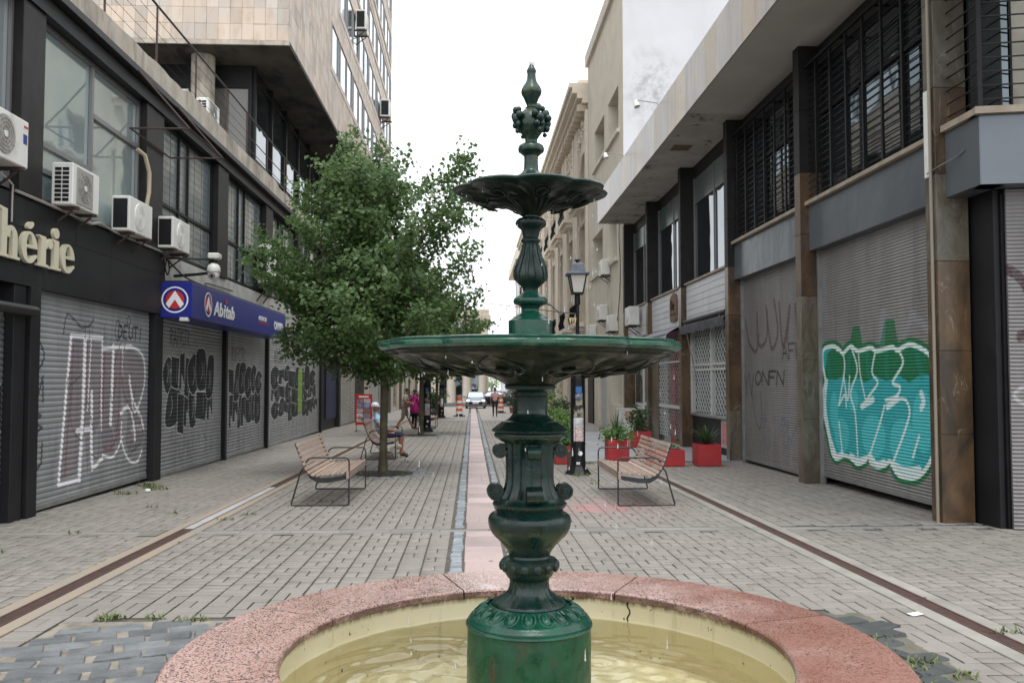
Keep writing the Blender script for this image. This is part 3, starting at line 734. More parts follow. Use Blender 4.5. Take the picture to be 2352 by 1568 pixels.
# ================================================================ painted tags (flat paint, drawn in code)
class Cv:
    def __init__(s, w, h, aspect):
        s.w, s.h, s.a = w, h, aspect         # aspect = real width / height; coordinates: u in 0..aspect, v in 0..1 (up)
        s.px = np.zeros((h, w, 4), np.float32)
        s.V, s.U = np.meshgrid((np.arange(h) + .5) / h, (np.arange(w) + .5) / w * aspect, indexing='ij')
    def _put(s, al, col, W):
        px = s.px[W]
        al = al[..., None]; a0 = px[..., 3:4].copy(); ao = al + a0 * (1 - al)
        px[..., :3] = np.where(ao > 1e-5, (np.array(col[:3]) * al + px[..., :3] * a0 * (1 - al)) / np.maximum(ao, 1e-5), px[..., :3])
        px[..., 3:4] = ao
    def _win(s, x0, x1, y0, y1):
        i0 = max(0, int(y0 * s.h) - 1); i1 = min(s.h, int(y1 * s.h) + 2); j0 = max(0, int(x0 / s.a * s.w) - 1); j1 = min(s.w, int(x1 / s.a * s.w) + 2)
        return (slice(i0, max(i0, i1)), slice(j0, max(j0, j1)))
    def stroke(s, pts, w, col, al=1, soft=.35):
        xs = [p[0] for p in pts]; ys = [p[1] for p in pts]
        W = s._win(min(xs) - w, max(xs) + w, min(ys) - w, max(ys) + w); U, V = s.U[W], s.V[W]
        d = np.full(U.shape, 9., np.float32)
        for (x0, y0), (x1, y1) in zip(pts[:-1], pts[1:]):
            dx, dy = x1 - x0, y1 - y0; L2 = dx * dx + dy * dy + 1e-9
            t = np.clip(((U - x0) * dx + (V - y0) * dy) / L2, 0, 1)
            d = np.minimum(d, np.hypot(U - x0 - t * dx, V - y0 - t * dy))
        k = np.clip((w * .5 - d) / (w * .5 * soft + 1e-6) + .5, 0, 1)
        s._put(k * al, col, W)
    def fill(s, poly, col, al=1):
        W = s._win(min(p[0] for p in poly), max(p[0] for p in poly), min(p[1] for p in poly), max(p[1] for p in poly)); U, V = s.U[W], s.V[W]
        ins = np.zeros(U.shape, bool); n = len(poly)
        for i in range(n):
            x0, y0 = poly[i]; x1, y1 = poly[(i + 1) % n]
            if y0 == y1: continue
            ins ^= ((y0 > V) != (y1 > V)) & (U < (x1 - x0) * (V - y0) / (y1 - y0) + x0)
        s._put(ins.astype(np.float32) * al, col, W)
    def ell(s, cx, cy, rx, ry, col, al=1):
        W = s._win(cx - rx, cx + rx, cy - ry, cy + ry)
        s._put(np.clip((1 - np.hypot((s.U[W] - cx) / rx, (s.V[W] - cy) / ry)) * 12, 0, 1) * al, col, W)
    def fade(s, amt, seed):
        r = np.random.RandomState(seed); n = r.rand(s.h // 4 + 1, s.w // 4 + 1)
        n = np.kron(n, np.ones((4, 4)))[:s.h, :s.w]; s.px[..., 3] *= (1 - amt * n)
    def image(s, name):
        im = bpy.data.images.new(name, s.w, s.h, alpha=True, float_buffer=False)
        im.pixels.foreach_set(np.clip(s.px, 0, 1).astype(np.float32).ravel()); im.pack(); return im
def spl(pts, n=6, closed=False):
    P = [np.array(p, float) for p in pts]; out = []; N = len(P)
    for i in range(N if closed else N - 1):
        p0 = P[(i - 1) % N] if (closed or i > 0) else P[i]; p1 = P[i]; p2 = P[(i + 1) % N]
        p3 = P[(i + 2) % N] if (closed or i + 2 < N) else p2
        for q in range(n):
            t = q / n
            out.append(tuple(.5 * (2 * p1 + (p2 - p0) * t + (2 * p0 - 5 * p1 + 4 * p2 - p3) * t * t + (3 * p1 - p0 - 3 * p2 + p3) * t ** 3)))
    if not closed: out.append(tuple(P[-1]))
    return out
GL = {'A': [[(0,0),(.5,1),(1,0)],[(.2,.4),(.8,.4)]], 'L': [[(0,1),(0,0),(.9,0)]], 'Y': [[(0,1),(.5,.5),(1,1)],[(.5,.5),(.5,0)]], 'O': [spl([(.5,1),(0,.5),(.5,0),(1,.5)],5,True)+[(.5,1)]],
      'U': [[(0,1),(.05,.2),(.5,0),(.95,.2),(1,1)]], 'N': [[(0,0),(0,1),(1,0),(1,1)]], 'E': [[(.9,1),(0,1),(0,0),(.9,0)],[(0,.5),(.7,.5)]], 'D': [[(0,0),(0,1),(.7,.85),(1,.5),(.7,.1),(0,0)]],
      'V': [[(0,1),(.5,0),(1,1)]], 'M': [[(0,0),(.1,1),(.5,.3),(.9,1),(1,0)]], 'B': [[(0,0),(0,1),(.8,.8),(.1,.55),(.95,.3),(0,0)]], 'T': [[(0,1),(1,1)],[(.5,1),(.5,0)]], 'I': [[(.5,1),(.5,0)]],
      'R': [[(0,0),(0,1),(.9,.8),(.1,.5),(.95,0)]], 'S': [spl([(.95,.85),(.5,1),(.1,.75),(.85,.3),(.5,0),(0,.15)],4)], 'F': [[(.9,1),(0,1),(0,0)],[(0,.55),(.7,.55)]], 'C': [spl([(.95,.85),(.4,1),(0,.5),(.4,0),(.95,.15)],4)], 'H': [[(0,0),(0,1)],[(1,0),(1,1)],[(0,.5),(1,.5)]], 'P': [[(0,0),(0,1),(.9,.8),(.1,.5)]]}
def word(cv, txt, x, y, cw, ch, lw, col, al=1, gap=.25, slant=0, vertical=False):
    for c in txt:
        for st in GL.get(c, []):
            cv.stroke([(x + p[0] * cw + p[1] * ch * slant, y + p[1] * ch) for p in st], lw, col, al)
        if vertical: y -= ch * 1.35
        else: x += cw * (1 + gap)
def paint_mat(name, im, axis, a0, a1, z0_, z1_, base, base2, rough=.45, metal=.3, dirtc=(.12, .115, .108), al=.96, flip=False):
    """shutter metal with tags laid on it in wall coordinates"""
    t = NT(name); p = t.pos()
    c = t.mix(t.ramp(t.noise(t.pos((2, 2, .5)), 1.3, 5), .35, .7), base, base2)
    c = t.mix(t.ramp(t.noise(t.pos((3, 3, .35), (4, 4, 0)), 2.2, 6, .7), .52, .78, 0, .65), c, dirtc)
    sp = t.n('ShaderNodeSeparateXYZ'); t.set(sp.inputs[0], p)
    if im:
        u = t.ramp(sp.outputs[axis], a0, a1); v = t.ramp(sp.outputs['Z'], z0_, z1_)
        for q in (u, v): q.node.clamp = False
        cb_ = t.n('ShaderNodeCombineXYZ'); t.set(cb_.inputs[0], u); t.set(cb_.inputs[1], v)
        tx = t.n('ShaderNodeTexImage'); tx.image = im; tx.extension = 'CLIP'; t.set(tx.inputs['Vector'], cb_.outputs[0])
        k = t.math('MULTIPLY', tx.outputs['Alpha'], al)
        c = t.mix(k, c, tx.outputs['Color'])
        mt = t.math('SUBTRACT', metal, t.math('MULTIPLY', k, metal))
    else: mt = metal
    return t.done(c, rough if not im else t.math('ADD', rough, t.math('MULTIPLY', k, .3)), mt, .45 if not im else t.math('SUBTRACT', .45, t.math('MULTIPLY', k, .35)))
def S(r, g, b): return (r / 255, g / 255, b / 255)

# tag pictures
def tag_left1():
    W_, H_ = 4.4, 3.0; c = Cv(900, 620, W_ / H_); k = 1 / H_
    Wt = S(244, 242, 244); MV = S(118, 100, 106); RD_ = S(135, 50, 55); BK = S(38, 36, 40)
    P = lambda pts: [((x) * k, y * k) for x, y in pts]
    word(c, 'OMBU', .16 * k, .66, .28 * k, .115, .015, BK, .9, vertical=True)
    for poly in ([(1.0,.35),(1.28,2.45),(1.75,2.45),(1.72,1.3),(1.55,.4)], [(1.72,1.3),(1.8,2.42),(2.3,2.42),(2.3,1.1),(2.0,.9),(1.9,.3)], [(2.3,2.3),(2.75,2.28),(2.75,1.05),(2.95,.75),(2.9,.5),(2.5,.55),(2.35,1.0)],
                 [(2.8,2.32),(3.2,2.32),(3.15,1.1),(3.3,.8),(3.2,.62),(2.9,.8)], spl([(3.3,2.3),(3.75,2.3),(4.15,2.1),(4.1,1.6),(3.8,1.35),(4.1,1.0),(4.15,.7),(3.8,.55),(3.4,.7),(3.45,1.2),(3.2,1.6)],4,True)):
        c.fill(P(poly), MV, .55)
    for pts, w_ in (([(.95,.30),(1.25,2.48)],.075), ([(1.25,2.48),(2.35,2.50)],.06), ([(1.72,2.48),(1.70,1.35),(1.62,.30)],.11), ([(.95,.30),(1.62,.30)],.06), ([(1.5,1.05),(2.0,1.05)],.07), ([(2.0,1.62),(2.02,.8),(2.08,.42)],.09), ([(2.08,.42),(2.45,.55)],.07), ([(1.86,1.35),(1.94,2.46)],.035),
                    ([(2.35,2.5),(2.36,1.4),(2.4,1.0)],.045), ([(2.35,2.32),(3.55,2.42)],.06), ([(2.8,2.38),(2.74,1.1)],.11), ([(3.18,2.4),(3.2,1.9)],.05), (spl([(3.3,2.38),(3.75,2.38),(4.15,2.2),(4.18,1.7),(3.75,1.25),(3.5,1.9)],5),.05), (spl([(3.5,1.8),(3.7,1.45),(4.0,1.2),(4.2,.95)],5),.07), (spl([(3.15,1.25),(3.5,1.35),(3.75,1.0),(3.8,.75)],5),.08), (spl([(3.2,1.1),(3.2,.8),(3.5,.45),(3.9,.35),(4.15,.55)],5),.05), (spl([(2.45,.6),(2.9,.55),(3.25,.85)],5),.05)):
        c.stroke(P(pts), w_ * k, Wt, .95)
    for pts in ([(1.34,2.35),(1.14,.4)], [(1.8,2.38),(1.82,1.4)], [(2.45,2.25),(2.42,1.0)], [(2.86,2.3),(2.82,1.1)], [(3.1,2.3),(3.05,1.0)], spl([(3.25,2.2),(3.2,1.7),(3.6,1.3)],5), [(2.3,1.9),(2.3,1.2)], spl([(2.5,.7),(2.8,.7),(3.1,.95)],5), [(4.0,1.2),(4.2,.8)]):
        c.stroke(P(pts), .028 * k, RD_, .8)
    r = random.Random(3)
    for _ in range(9):
        x, y = r.uniform(1.2, 4.0), r.uniform(.6, 2.2)
        c.stroke(P(spl([(x, y), (x + r.uniform(-.2, .3), y + r.uniform(-.4, .3)), (x + r.uniform(-.1, .4), y + r.uniform(-.5, .5))], 5)), .022 * k, BK, .6)
    word(c, 'DEUTI', 2.98 * k, .845, .17 * k, .075, .013, BK, 1, .3, .1)
    c.stroke(P(spl([(3.42,2.93),(3.34,2.85),(3.42,2.77),(3.5,2.85)],5,True)), .025 * k, BK, .9)
    c.stroke(P(spl([(2.9,2.8),(2.85,2.6),(2.98,2.48),(3.1,2.62),(3.0,2.82),(2.9,2.8)],5)), .025 * k, BK, .9)
    c.stroke(P(spl([(1.0,2.5),(1.1,2.78),(1.4,2.7),(1.6,2.62),(1.9,2.68),(2.0,2.78)],6)), .04 * k, BK, .75)
    for x in (1.7, 1.85, 2.4): c.stroke(P([(x, 2.7), (x + .03, 2.45)]), .025 * k, BK, .6)
    c.stroke(P(spl([(1.35,1.9),(1.3,1.2),(1.7,.9),(1.75,1.5)],6)), .02 * k, BK, .6)
    word(c, 'OTTO', 3.62 * k, .30, .10 * k, .035, .006, Wt, .8)
    c.fade(.14, 1); return c.image('tag_left_near'), W_, H_
def tag_bubbles(seed, W_, H_, x0, x1, y0, y1, rows, cols, nm, lime=False):
    """dense black letters with thin white outlines, row over row"""
    c = Cv(700, int(700 * H_ / W_), W_ / H_); k = 1 / H_; r = random.Random(seed)
    Wt = S(222, 226, 226); DK = S(20, 21, 23)
    P = lambda pts: [(x * k, y * k) for x, y in pts]
    word(c, r.choice(('ABRCDA', 'RAFCTR')), (x0 + .35) * k, (y1 + .16) * k, .17 * k, .1, .009, S(40, 44, 46), .8)
    rh = (y1 - y0) / rows
    for i in range(rows):
        x = x0 + r.uniform(0, .2); yb = y0 + rh * i
        while x < x1 - .2:
            w_ = (x1 - x0) / cols * r.uniform(.6, 1.5); b0 = yb + r.uniform(-.18, .10); t0 = yb + rh * r.uniform(.85, 1.12); lean = r.uniform(-.12, .18); kind = r.randrange(4)
            if kind == 0: pts = spl([(x, b0), (x + w_, b0 + .05), (x + w_ + lean, t0), (x + w_ * .5 + lean, t0 + .12), (x + lean, t0 - .04)], 5, True)
            elif kind == 1: pts = [(x, b0 + .08), (x + w_ * .9, b0), (x + w_ + lean, t0), (x + lean * .5, t0 + .03)]
            elif kind == 2: pts = spl([(x + w_ * .5, b0 - .05), (x + w_ * 1.05, b0 + rh * .35), (x + w_ * .8, b0 + rh * .55), (x + w_ * 1.1, t0 - .1), (x + w_ * .5, t0 + .05), (x - .05, t0 - rh * .3), (x, b0 + rh * .2)], 5, True)
            else: pts = [(x, b0), (x + w_ * .45, b0 - .04), (x + w_ * .5, b0 + rh * .4), (x + w_ * 1.1, b0), (x + w_, t0), (x + w_ * .1, t0 - .05)]
            c.fill(P(pts), DK, .96); c.stroke(P(pts + pts[:1]), .026 * k, Wt, .85)
            if kind in (0, 2): c.stroke(P(spl([(x + w_ * .4, b0 + rh * .25), (x + w_ * .55, b0 + rh * .5), (x + w_ * .45, b0 + rh * .75)], 4)), .028 * k, Wt, .8)
            if r.random() < .35: c.stroke(P([(x + w_ * .7, b0 + rh * .2), (x + w_ * .72, b0 + rh * .8)]), .02 * k, Wt, .7)
            x += w_ * r.uniform(.8, 1.02)
    for _ in range(26):
        x = r.uniform(x0, x1); y = y0 - r.uniform(0, .35); c.stroke(P(spl([(x, y), (x + r.uniform(-.15, .15), y - r.uniform(.1, .3)), (x + r.uniform(-.2, .2), y - r.uniform(.2, .5))], 3)), .018 * k, S(60, 55, 75), .6)
    for _ in range(10):
        x, y = r.uniform(x0, x1), r.uniform(y1, y1 + .45); c.stroke(P(spl([(x, y), (x + r.uniform(.1, .3), y + r.uniform(-.15, .2)), (x + r.uniform(.2, .5), y + r.uniform(-.1, .1))], 3)), .02 * k, S(45, 45, 50), .5)
    if lime: c.fill(P([(x0 + .56 * (x1 - x0), y0), (x0 + .66 * (x1 - x0), y0), (x0 + .66 * (x1 - x0), y1), (x0 + .56 * (x1 - x0), y1)]), S(160, 200, 85), .85)
    c.fade(.14, seed); return c.image(nm), W_, H_
def tag_teal():
    W_, H_ = 4.27, 4.0; c = Cv(1000, 936, W_ / H_); k = 1 / H_
    P = lambda pts: [(x * k, y * k) for x, y in pts]
    GN = S(10, 112, 66); TL = S(44, 172, 176); TL2 = S(96, 208, 212); Wt = S(228, 238, 236)
    o = [(0.59, 2.08), (0.94, 2.13), (1.17, 2.06), (1.29, 1.99), (1.55, 2.1), (1.78, 2.01), (2.16, 2.05), (2.35, 1.99), (2.77, 2.03), (2.92, 1.98), (3.22, 2.05), (3.52, 1.97), (3.74, 1.85), (3.88, 1.67), (3.98, 1.36), (3.92, 0.92), (3.76, 0.58), (3.58, 0.33), (3.36, 0.17), (3.11, 0.12), (2.83, 0.15), (2.67, 0.31), (2.5, 0.23), (2.29, 0.23), (2.09, 0.34), (1.94, 0.25), (1.71, 0.17), (1.44, 0.25), (1.16, 0.25), (0.99, 0.18), (0.84, 0.27), (0.71, 0.59), (0.57, 0.94), (0.56, 1.31), (0.64, 1.53), (0.56, 1.8)]
    # the tag fills the shutter's width
    f = lambda x: (x - .55) * 1.17 + .22
    F2 = lambda pts: [(f(x), y) for x, y in pts]
    o = spl(F2(o), 4, True)
    c.stroke(P(o + o[:1]), .22 * k, GN, .95); c.fill(P([(f(1.5), 2.0), (f(1.62), 2.42), (f(1.85), 2.42), (f(1.95), 2.0)]), GN, .9); c.fill(P([(f(2.4), 2.0), (f(2.6), 2.46), (f(2.85), 2.44), (f(2.95), 2.0)]), GN, .85)
    c.fill(P(o), TL, .98)
    top = [p for p in o if p[1] > 1.5]
    c.fill(P([(f(.62), 1.56), (f(.72), 2.0)] + F2([(0.94, 2.1), (1.25, 1.99), (1.55, 2.07), (1.78, 1.99), (2.16, 2.02), (2.35, 1.97), (2.77, 2.0), (2.92, 1.96), (3.22, 2.02), (3.52, 1.94), (3.74, 1.8), (3.86, 1.6), (3.5, 1.62), (3.2, 1.5), (2.95, 1.6), (2.6, 1.52), (2.3, 1.6), (2.0, 1.5), (1.76, 1.58), (1.5, 1.48), (1.3, 1.6), (1.0, 1.54), (0.7, 1.57)])), GN, .9)
    for ex in ((1.2, .6, .3, .3), (2.2, .65, .42, .35), (3.0, .6, .4, .38), (3.5, .95, .3, .45), (.95, 1.0, .18, .35), (1.6, 1.2, .2, .2)): c.ell(f(ex[0]) * k, ex[1] * k, ex[2] * k, ex[3] * k, TL2, .6)
    for pts in ([(.75, 1.9), (.8, 1.6)], [(1.5, 1.95), (1.45, 1.62)], [(2.05, 1.95), (2.1, 1.6)], [(2.6, 1.95), (2.62, 1.6)], [(3.4, 1.9), (3.5, 1.6)]): c.stroke(P(F2(pts)), .14 * k, S(30, 140, 130), .5)
    c.stroke(P(o + o[:1]), .075 * k, Wt, .96)
    W = [([(1.07, 2.06), (1.27, 2.0), (1.34, 1.81), (1.29, 1.57), (1.11, 1.11)], .05), ([(1.59, 2.05), (1.75, 1.7), (1.52, 1.32), (1.66, 0.98), (1.72, 0.3)], .05), ([(2.31, 1.99), (2.2, 1.66), (2.36, 1.5), (2.16, 1.33), (1.91, 1.13)], .05), ([(2.94, 1.98), (3.05, 1.78), (2.77, 1.5), (2.96, 1.44), (2.87, 1.3), (2.57, 1.23)], .055), ([(2.54, 1.15), (2.39, 0.85), (2.09, 0.36)], .05), ([(2.74, 1.21), (3.06, 1.26), (3.19, 1.1), (3.1, 0.86), (2.74, 0.3)], .055), ([(3.48, 1.35), (3.53, 1.23), (3.47, 1.14)], .10), ([(3.41, 0.75), (3.25, 0.43)], .05), ([(1.13, 1.11), (1.33, 1.29), (1.37, 1.08)], .05), ([(1.87, 1.11), (2.21, 1.23)], .11), ([(2.62, 1.13), (2.89, 1.26)], .11), ([(0.7, 1.53), (0.62, 1.09), (0.76, 0.59), (0.97, 0.25)], .09), ([(1.11, 0.82), (1.21, 0.3)], .045), ([(1.3, 1.6), (1.42, 1.2), (1.5, 1.6)], .045), ([(1.8, 1.95), (1.85, 1.6), (2.0, 1.2)], .04)]
    for pts, w_ in W: c.stroke(P(spl(F2(pts), 5)), w_ * k, Wt, .92)
    for a, b in ((.86, 1.2), (1.5, 1.95), (2.1, 2.5), (2.72, 3.4)): c.stroke(P(spl(F2([(a, .27), ((a + b) / 2, .21), (b, .27)]), 5)), .13 * k, Wt, .9)
    c.stroke(P([(f(2.5), 2.1), (f(2.55), 2.55)]), .2 * k, S(175, 180, 190), .35); c.stroke(P([(f(3.1), 2.15), (f(3.3), 2.5), (f(3.7), 2.2)]), .12 * k, S(175, 180, 195), .25)
    c.fade(.12, 7); return c.image('tag_teal'), W_, H_
def tag_scribble():
    W_, H_ = 4.3, 4.1; c = Cv(600, 572, W_ / H_); k = 1 / H_; P = lambda pts: [((4.3 - x) * k, y * k) for x, y in pts]
    MR = S(70, 22, 32); BK = S(18, 17, 20); BL = S(70, 110, 150); RS = S(150, 60, 80)
    for pts in (spl([(3.9,3.2),(3.7,2.7),(3.2,2.45),(3.0,2.8)],6), spl([(3.1,3.3),(3.0,2.6),(2.5,2.7),(2.45,3.3)],6), spl([(2.5,3.4),(2.2,2.5),(1.8,2.8),(2.0,3.5)],6), spl([(1.7,3.4),(1.5,2.5),(1.1,3.3),(1.3,2.6)],6), [(.8,3.3),(.7,2.6)]):
        c.stroke(P(pts), .09 * k, MR, .7)
    r = random.Random(8)
    word(c, 'AFRN', 2.75 * k, .545, .32 * k, .075, .011, BK, .85, .2, -.15); word(c, 'ONFN', 1.0 * k, .42, .4 * k, .07, .013, BK, .95, .15, .2); word(c, 'YV', .25 * k, .36, .3 * k, .12, .010, BK, .85, .2)
    c.stroke(P(spl([(3.5,1.5),(3.3,1.0),(3.0,.75),(2.85,1.1),(2.95,1.6)],6)), .03 * k, BK, .8)
    c.stroke(P([(.5,1.9),(.75,1.5),(.3,1.55),(.6,1.95)]), .06 * k, RS, .7)
    for _ in range(26):
        x, y = r.uniform(.2, 2.8), r.uniform(.3, 1.4); c.stroke(P(spl([(x, y), (x + r.uniform(-.2, .2), y + r.uniform(-.2, .2)), (x + r.uniform(-.3, .3), y + r.uniform(-.2, .2))], 4)), .03 * k, BL, .5)
    c.fade(.4, 9); return c.image('tag_scribble'), W_, H_
def tag_purple():
    c = Cv(300, 400, .75); MR = S(58, 20, 34)
    for pts in (spl([(.02,.85),(.12,.8),(.2,.65),(.1,.6)],5), spl([(.2,.9),(.25,.6),(.4,.6)],5), [(.3,.92),(.36,.6)]): c.stroke(pts, .04, MR, .8)
    c.stroke(spl([(.12,.42),(.06,.39),(.12,.36),(.17,.39)],5,True), .015, S(190,190,195), .7); c.stroke([(.2,.42),(.3,.36)], .02, S(190,190,195), .6)
    c.fade(.4, 3); return c.image('tag_purple')

# ================================================================ shutters: real laths
def slat_me(name, mt, pitch, prof_, length, axis='Y', n=1):
    m = MB(); vs = []; fs = []; P = len(prof_)
    for e in (0, 1):
        for (o, z) in prof_: vs.append((o, e * length, z))
    for i in range(P - 1): fs.append((i, P + i, P + i + 1, i + 1))
    m.add(vs, fs); return m.mesh(name, mt, smooth=50)
PF_WIDE = [(-.016, 0), (.004, .003), (.012, .012), (.014, .034), (.012, .056), (.006, .066), (-.004, .070), (-.016, .072), (-.016, .080)]
PF_ROUND = [(-.020, 0), (-.010, .008), (.010, .018), (.020, .034), (.020, .050), (.010, .066), (-.010, .074), (-.020, .080)]
def shutter(parent, x, y0, y1, za, zb, pitch, mt, side, bottom=True, label=None, stuff=False, frame=M_DARKST):
    """rolling shutter in the plane x; side +1: its face looks to +x. Laths are objects unless too fine to pick apart"""
    sc_ = pitch / .08; pf = [(o * side * sc_, z * sc_) for o, z in (PF_ROUND if stuff else PF_WIDE)]
    bm_ = MB(); bm_.box(x - .02 * side - .02, x - .02 * side + .02, y0, y1, za, zb)
    sh_ = bm_.build('rolling_shutter', mt, parent, world=True, label=label)
    n = int((zb - za) / pitch)
    loc0 = MW[parent.name].inverted()
    if stuff:
        m = MB(); P = len(pf)
        if True:
            for i in range(n):
                vs = [(x + o, yy, za + i * pitch + z) for yy in (y0, y1) for o, z in pf]
                m.add(vs, [(q, P + q, P + q + 1, q + 1) for q in range(P - 1)])
        o = m.build('slats', mt, None, smooth=50); o.data.transform(loc0); o.parent = sh_; o['kind'] = 'stuff'
    else:
        me = slat_me('slat', mt, pitch, pf, y1 - y0)
        for i in range(n):
            o = link('slat', me, sh_, loc0 @ Vector((x + RD.uniform(-.0015, .0015), y0, za + i * pitch)))
    if bottom:
        b = MB(); b.box(x - .012, x + .026 * side, y0 + .01, y1 - .01, za - .06, za + .012)
        o = b.build('bottom_bar', M_GALV, None, bev=.004)
        o.data.transform(loc0); o.parent = sh_
    return sh_
M_GALV = mat('galvanised_steel', (.33, .335, .33), (.24, .24, .235), 3, rough=.42, metal=.5, dirt=((.16, .11, .07), 2, .62, .8, (1, 1, 1)))
im1, w1, h1 = tag_left1()
S1Y0, S1Y1 = 12.08, 16.42
M_SH1 = paint_mat('tagged_shutter_near', im1, 'Y', S1Y0 - .03, S1Y0 - .03 + w1, -.1, -.1 + h1, (.37, .38, .39), (.28, .288, .296))
im2, w2, h2 = tag_bubbles(5, 4.3, 3.4, .35, 3.6, .95, 2.45, 2, 6, 'tag_bubbles_one')
M_SH2 = paint_mat('tagged_shutter_second', im2, 'Y', 16.88, 16.88 + w2, -.2, -.2 + h2, (.37, .38, .39), (.28, .29, .297))
im3, w3, h3 = tag_bubbles(9, 4.1, 3.4, .3, 3.6, .95, 2.3, 2, 7, 'tag_bubbles_two')
M_SH3 = paint_mat('tagged_shutter_third', im3, 'Y', 21.4, 21.4 + w3, -.25, -.25 + h3, (.37, .38, .39), (.28, .29, .297))
im4, w4, h4 = tag_bubbles(14, 8.7, 3.4, .6, 7.9, .9, 2.4, 3, 9, 'tag_bubbles_three', True)
M_SH4 = paint_mat('tagged_shutter_fourth', im4, 'Y', 25.7, 25.7 + w4, -.3, -.3 + h4, (.40, .41, .415), (.30, .31, .315))
M_SHP = paint_mat('plain_shutter', None, 'Y', 0, 1, 0, 1, (.42, .39, .34), (.32, .30, .27))
M_SH0 = paint_mat('dark_tagged_shutter', tag_bubbles(31, 4.3, 3.0, .2, 4.1, .4, 2.5, 3, 5, 'tag_bubbles_edge')[0], 'Y', 7.1, 11.4, -.1, 2.9, (.16, .17, .165), (.10, .105, .105))
imT, wT, hT = tag_teal()
M_SHR1 = paint_mat('teal_tagged_shutter', imT, 'Y', 11.37 + wT, 11.37, .18, .18 + hT, (.29, .284, .28), (.22, .215, .212), dirtc=(.10, .092, .085))
imS, wS, hS = tag_scribble()
M_SHR2 = paint_mat('scribbled_shutter', imS, 'Y', 15.9 + wS, 15.9, -.1, -.1 + hS, (.275, .262, .256), (.205, .195, .19), dirtc=(.10, .092, .085))
M_SHR0 = paint_mat('purple_tagged_shutter', tag_purple(), 'X', 6.45, 8.0, .2, 3.6, (.24, .23, .228), (.175, .168, .165), dirtc=(.09, .083, .078))

# ================================================================ left: low shop building with a terrace
M_FASC = mat('black_fascia_panel', (.0085, .0085, .0105), (.014, .014, .016), 1.5, rough=.55, spec=.35, var=.12, dirt=((.035, .035, .035), 2.2, .6, .85, (1, 1, .3)))
M_STONE = mat('weathered_render', (.50, .45, .38), (.38, .335, .275), 2.2, rough=.9, bump=.35, bscale=18, bdist=.02, dirt=((.12, .105, .09), 1.6, .5, .75, (1, 1, .35)))
M_WINFR = mat('grey_aluminium', (.22, .21, .215), rough=.4, metal=.4)
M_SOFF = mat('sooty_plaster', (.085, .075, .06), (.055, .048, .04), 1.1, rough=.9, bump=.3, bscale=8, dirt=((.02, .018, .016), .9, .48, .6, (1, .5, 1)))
M_DARKCL = mat('dark_stone_and_shade', (.012, .011, .011), (.022, .019, .018), 3, rough=.55, spec=.3, dirt=((.05, .044, .038), 3, .6, .8, (1, 1, .2)))
XL = -5.95
LB_ = thing('shop_building', 'low shop building with black shopfronts, tagged shutters and a railed roof terrace along the left', 'building', (XL, 20, G(20)))
def P_(m, name, mt, **k): return m.build(name, mt, LB_, world=True, **k)
m = MB(); m.box(-14, -6.12, 5, 60, -.8, 7.1); P_(m, 'wall', M_DARKCL)
for (a, b, za, zb, mt, lb_) in ((6.0, 11.42, -.1, 2.6, M_SH0, 'dark shutter with green and white tags'), (S1Y0, S1Y1, -.02, 2.96, M_SH1, 'grey shutter with tall white outlined letters'), (16.9, 21.18, -.10, 3.35, M_SH2, 'shutter with black bubble letters'), (21.4, 25.5, -.14, 3.35, M_SH3, None), (25.72, 34.5, -.2, 3.35, M_SH4, 'wide shutter with dense tags and a lime stripe')):
    shutter(LB_, -6.0, a, b, za, zb, .080 if a < 16 else .076, mt, 1, label=lb_)
for a, b in ((11.44, 11.74), (11.80, 12.06), (16.46, 16.86)):
    m = MB(); m.box(-6.12, -5.88 if a != 11.80 else -5.84, a, b, -.35, 2.95); P_(m, 'post', M_FASC, bev=.006)
for a, b in ((21.2, 21.37), (25.53, 25.7), (34.55, 34.75)):
    m = MB(); m.box(-6.12, -5.9, a, b, -.5, 3.4); P_(m, 'post', M_BLACK, bev=.006)
m = MB(); m.cyl((-5.78, 8.5, 2.62), (-5.78, 11.78, 2.62), .07, n=12); P_(m, 'shutter_tube', M_DARKST, smooth=40)
m = MB(); m.box(-6.12, -5.93, 16.75, 25, 3.35, 4.15); m.box(-6.12, -5.93, 25, 34.7, 3.35, 4.15); P_(m, 'band', mat('grubby_white_wall', (.50, .49, .46), (.36, .35, .32), 2.5, rough=.8, dirt=((.2, .18, .15), 2, .55, .8, (1, 1, .4))))
m = MB(); m.box(-6.12, -5.90, 34.75, 60, 3.2, 4.2); P_(m, 'band', M_CONC)
# window band
cols = [(6.9, 7.5), (11.5, 12.1), (15.85, 16.72), (20.3, 21.15), (25.0, 25.85), (29.6, 30.4), (34.3, 35.1), (39, 39.8), (43.8, 44.6), (48.5, 49.3), (53, 53.8), (57.6, 60)]
for a, b in cols:
    m = MB(); m.box(-6.12, -5.88, a, b, 4.14, 6.74); P_(m, 'column', M_DARKCL, bev=.008)
m = MB(); m.box(-6.12, -5.84, 5, 60, 6.74, 6.98); P_(m, 'header_beam', M_BLACK)
m = MB(); m.box(-6.12, -5.72, 5, 60, 6.985, 7.11); P_(m, 'metal_edge', M_DARKST, bev=.01)
m = MB(); r = random.Random(5)
N = 150; ys = np.linspace(5, 60, N + 1)
tp = [7.50 + .05 * math.sin(.5 * y) + r.uniform(-.015, .015) + (.12 if 17.5 < y < 26 else 0) for y in ys]
vs = []
for y, t_ in zip(ys, tp):
    vs += [(-5.80, y, 7.112), (-5.80 + r.uniform(-.012, .012), y, t_ - .02), (-5.84, y, t_), (-6.15, y, t_), (-6.15, y, 7.112)]
fs = [(i * 5 + j, (i + 1) * 5 + j, (i + 1) * 5 + j + 1, i * 5 + j + 1) for i in range(N) for j in range(4)] + [(0, 1, 2, 3, 4)]
m.add(vs, fs); P_(m, 'parapet', M_STONE, smooth=30)
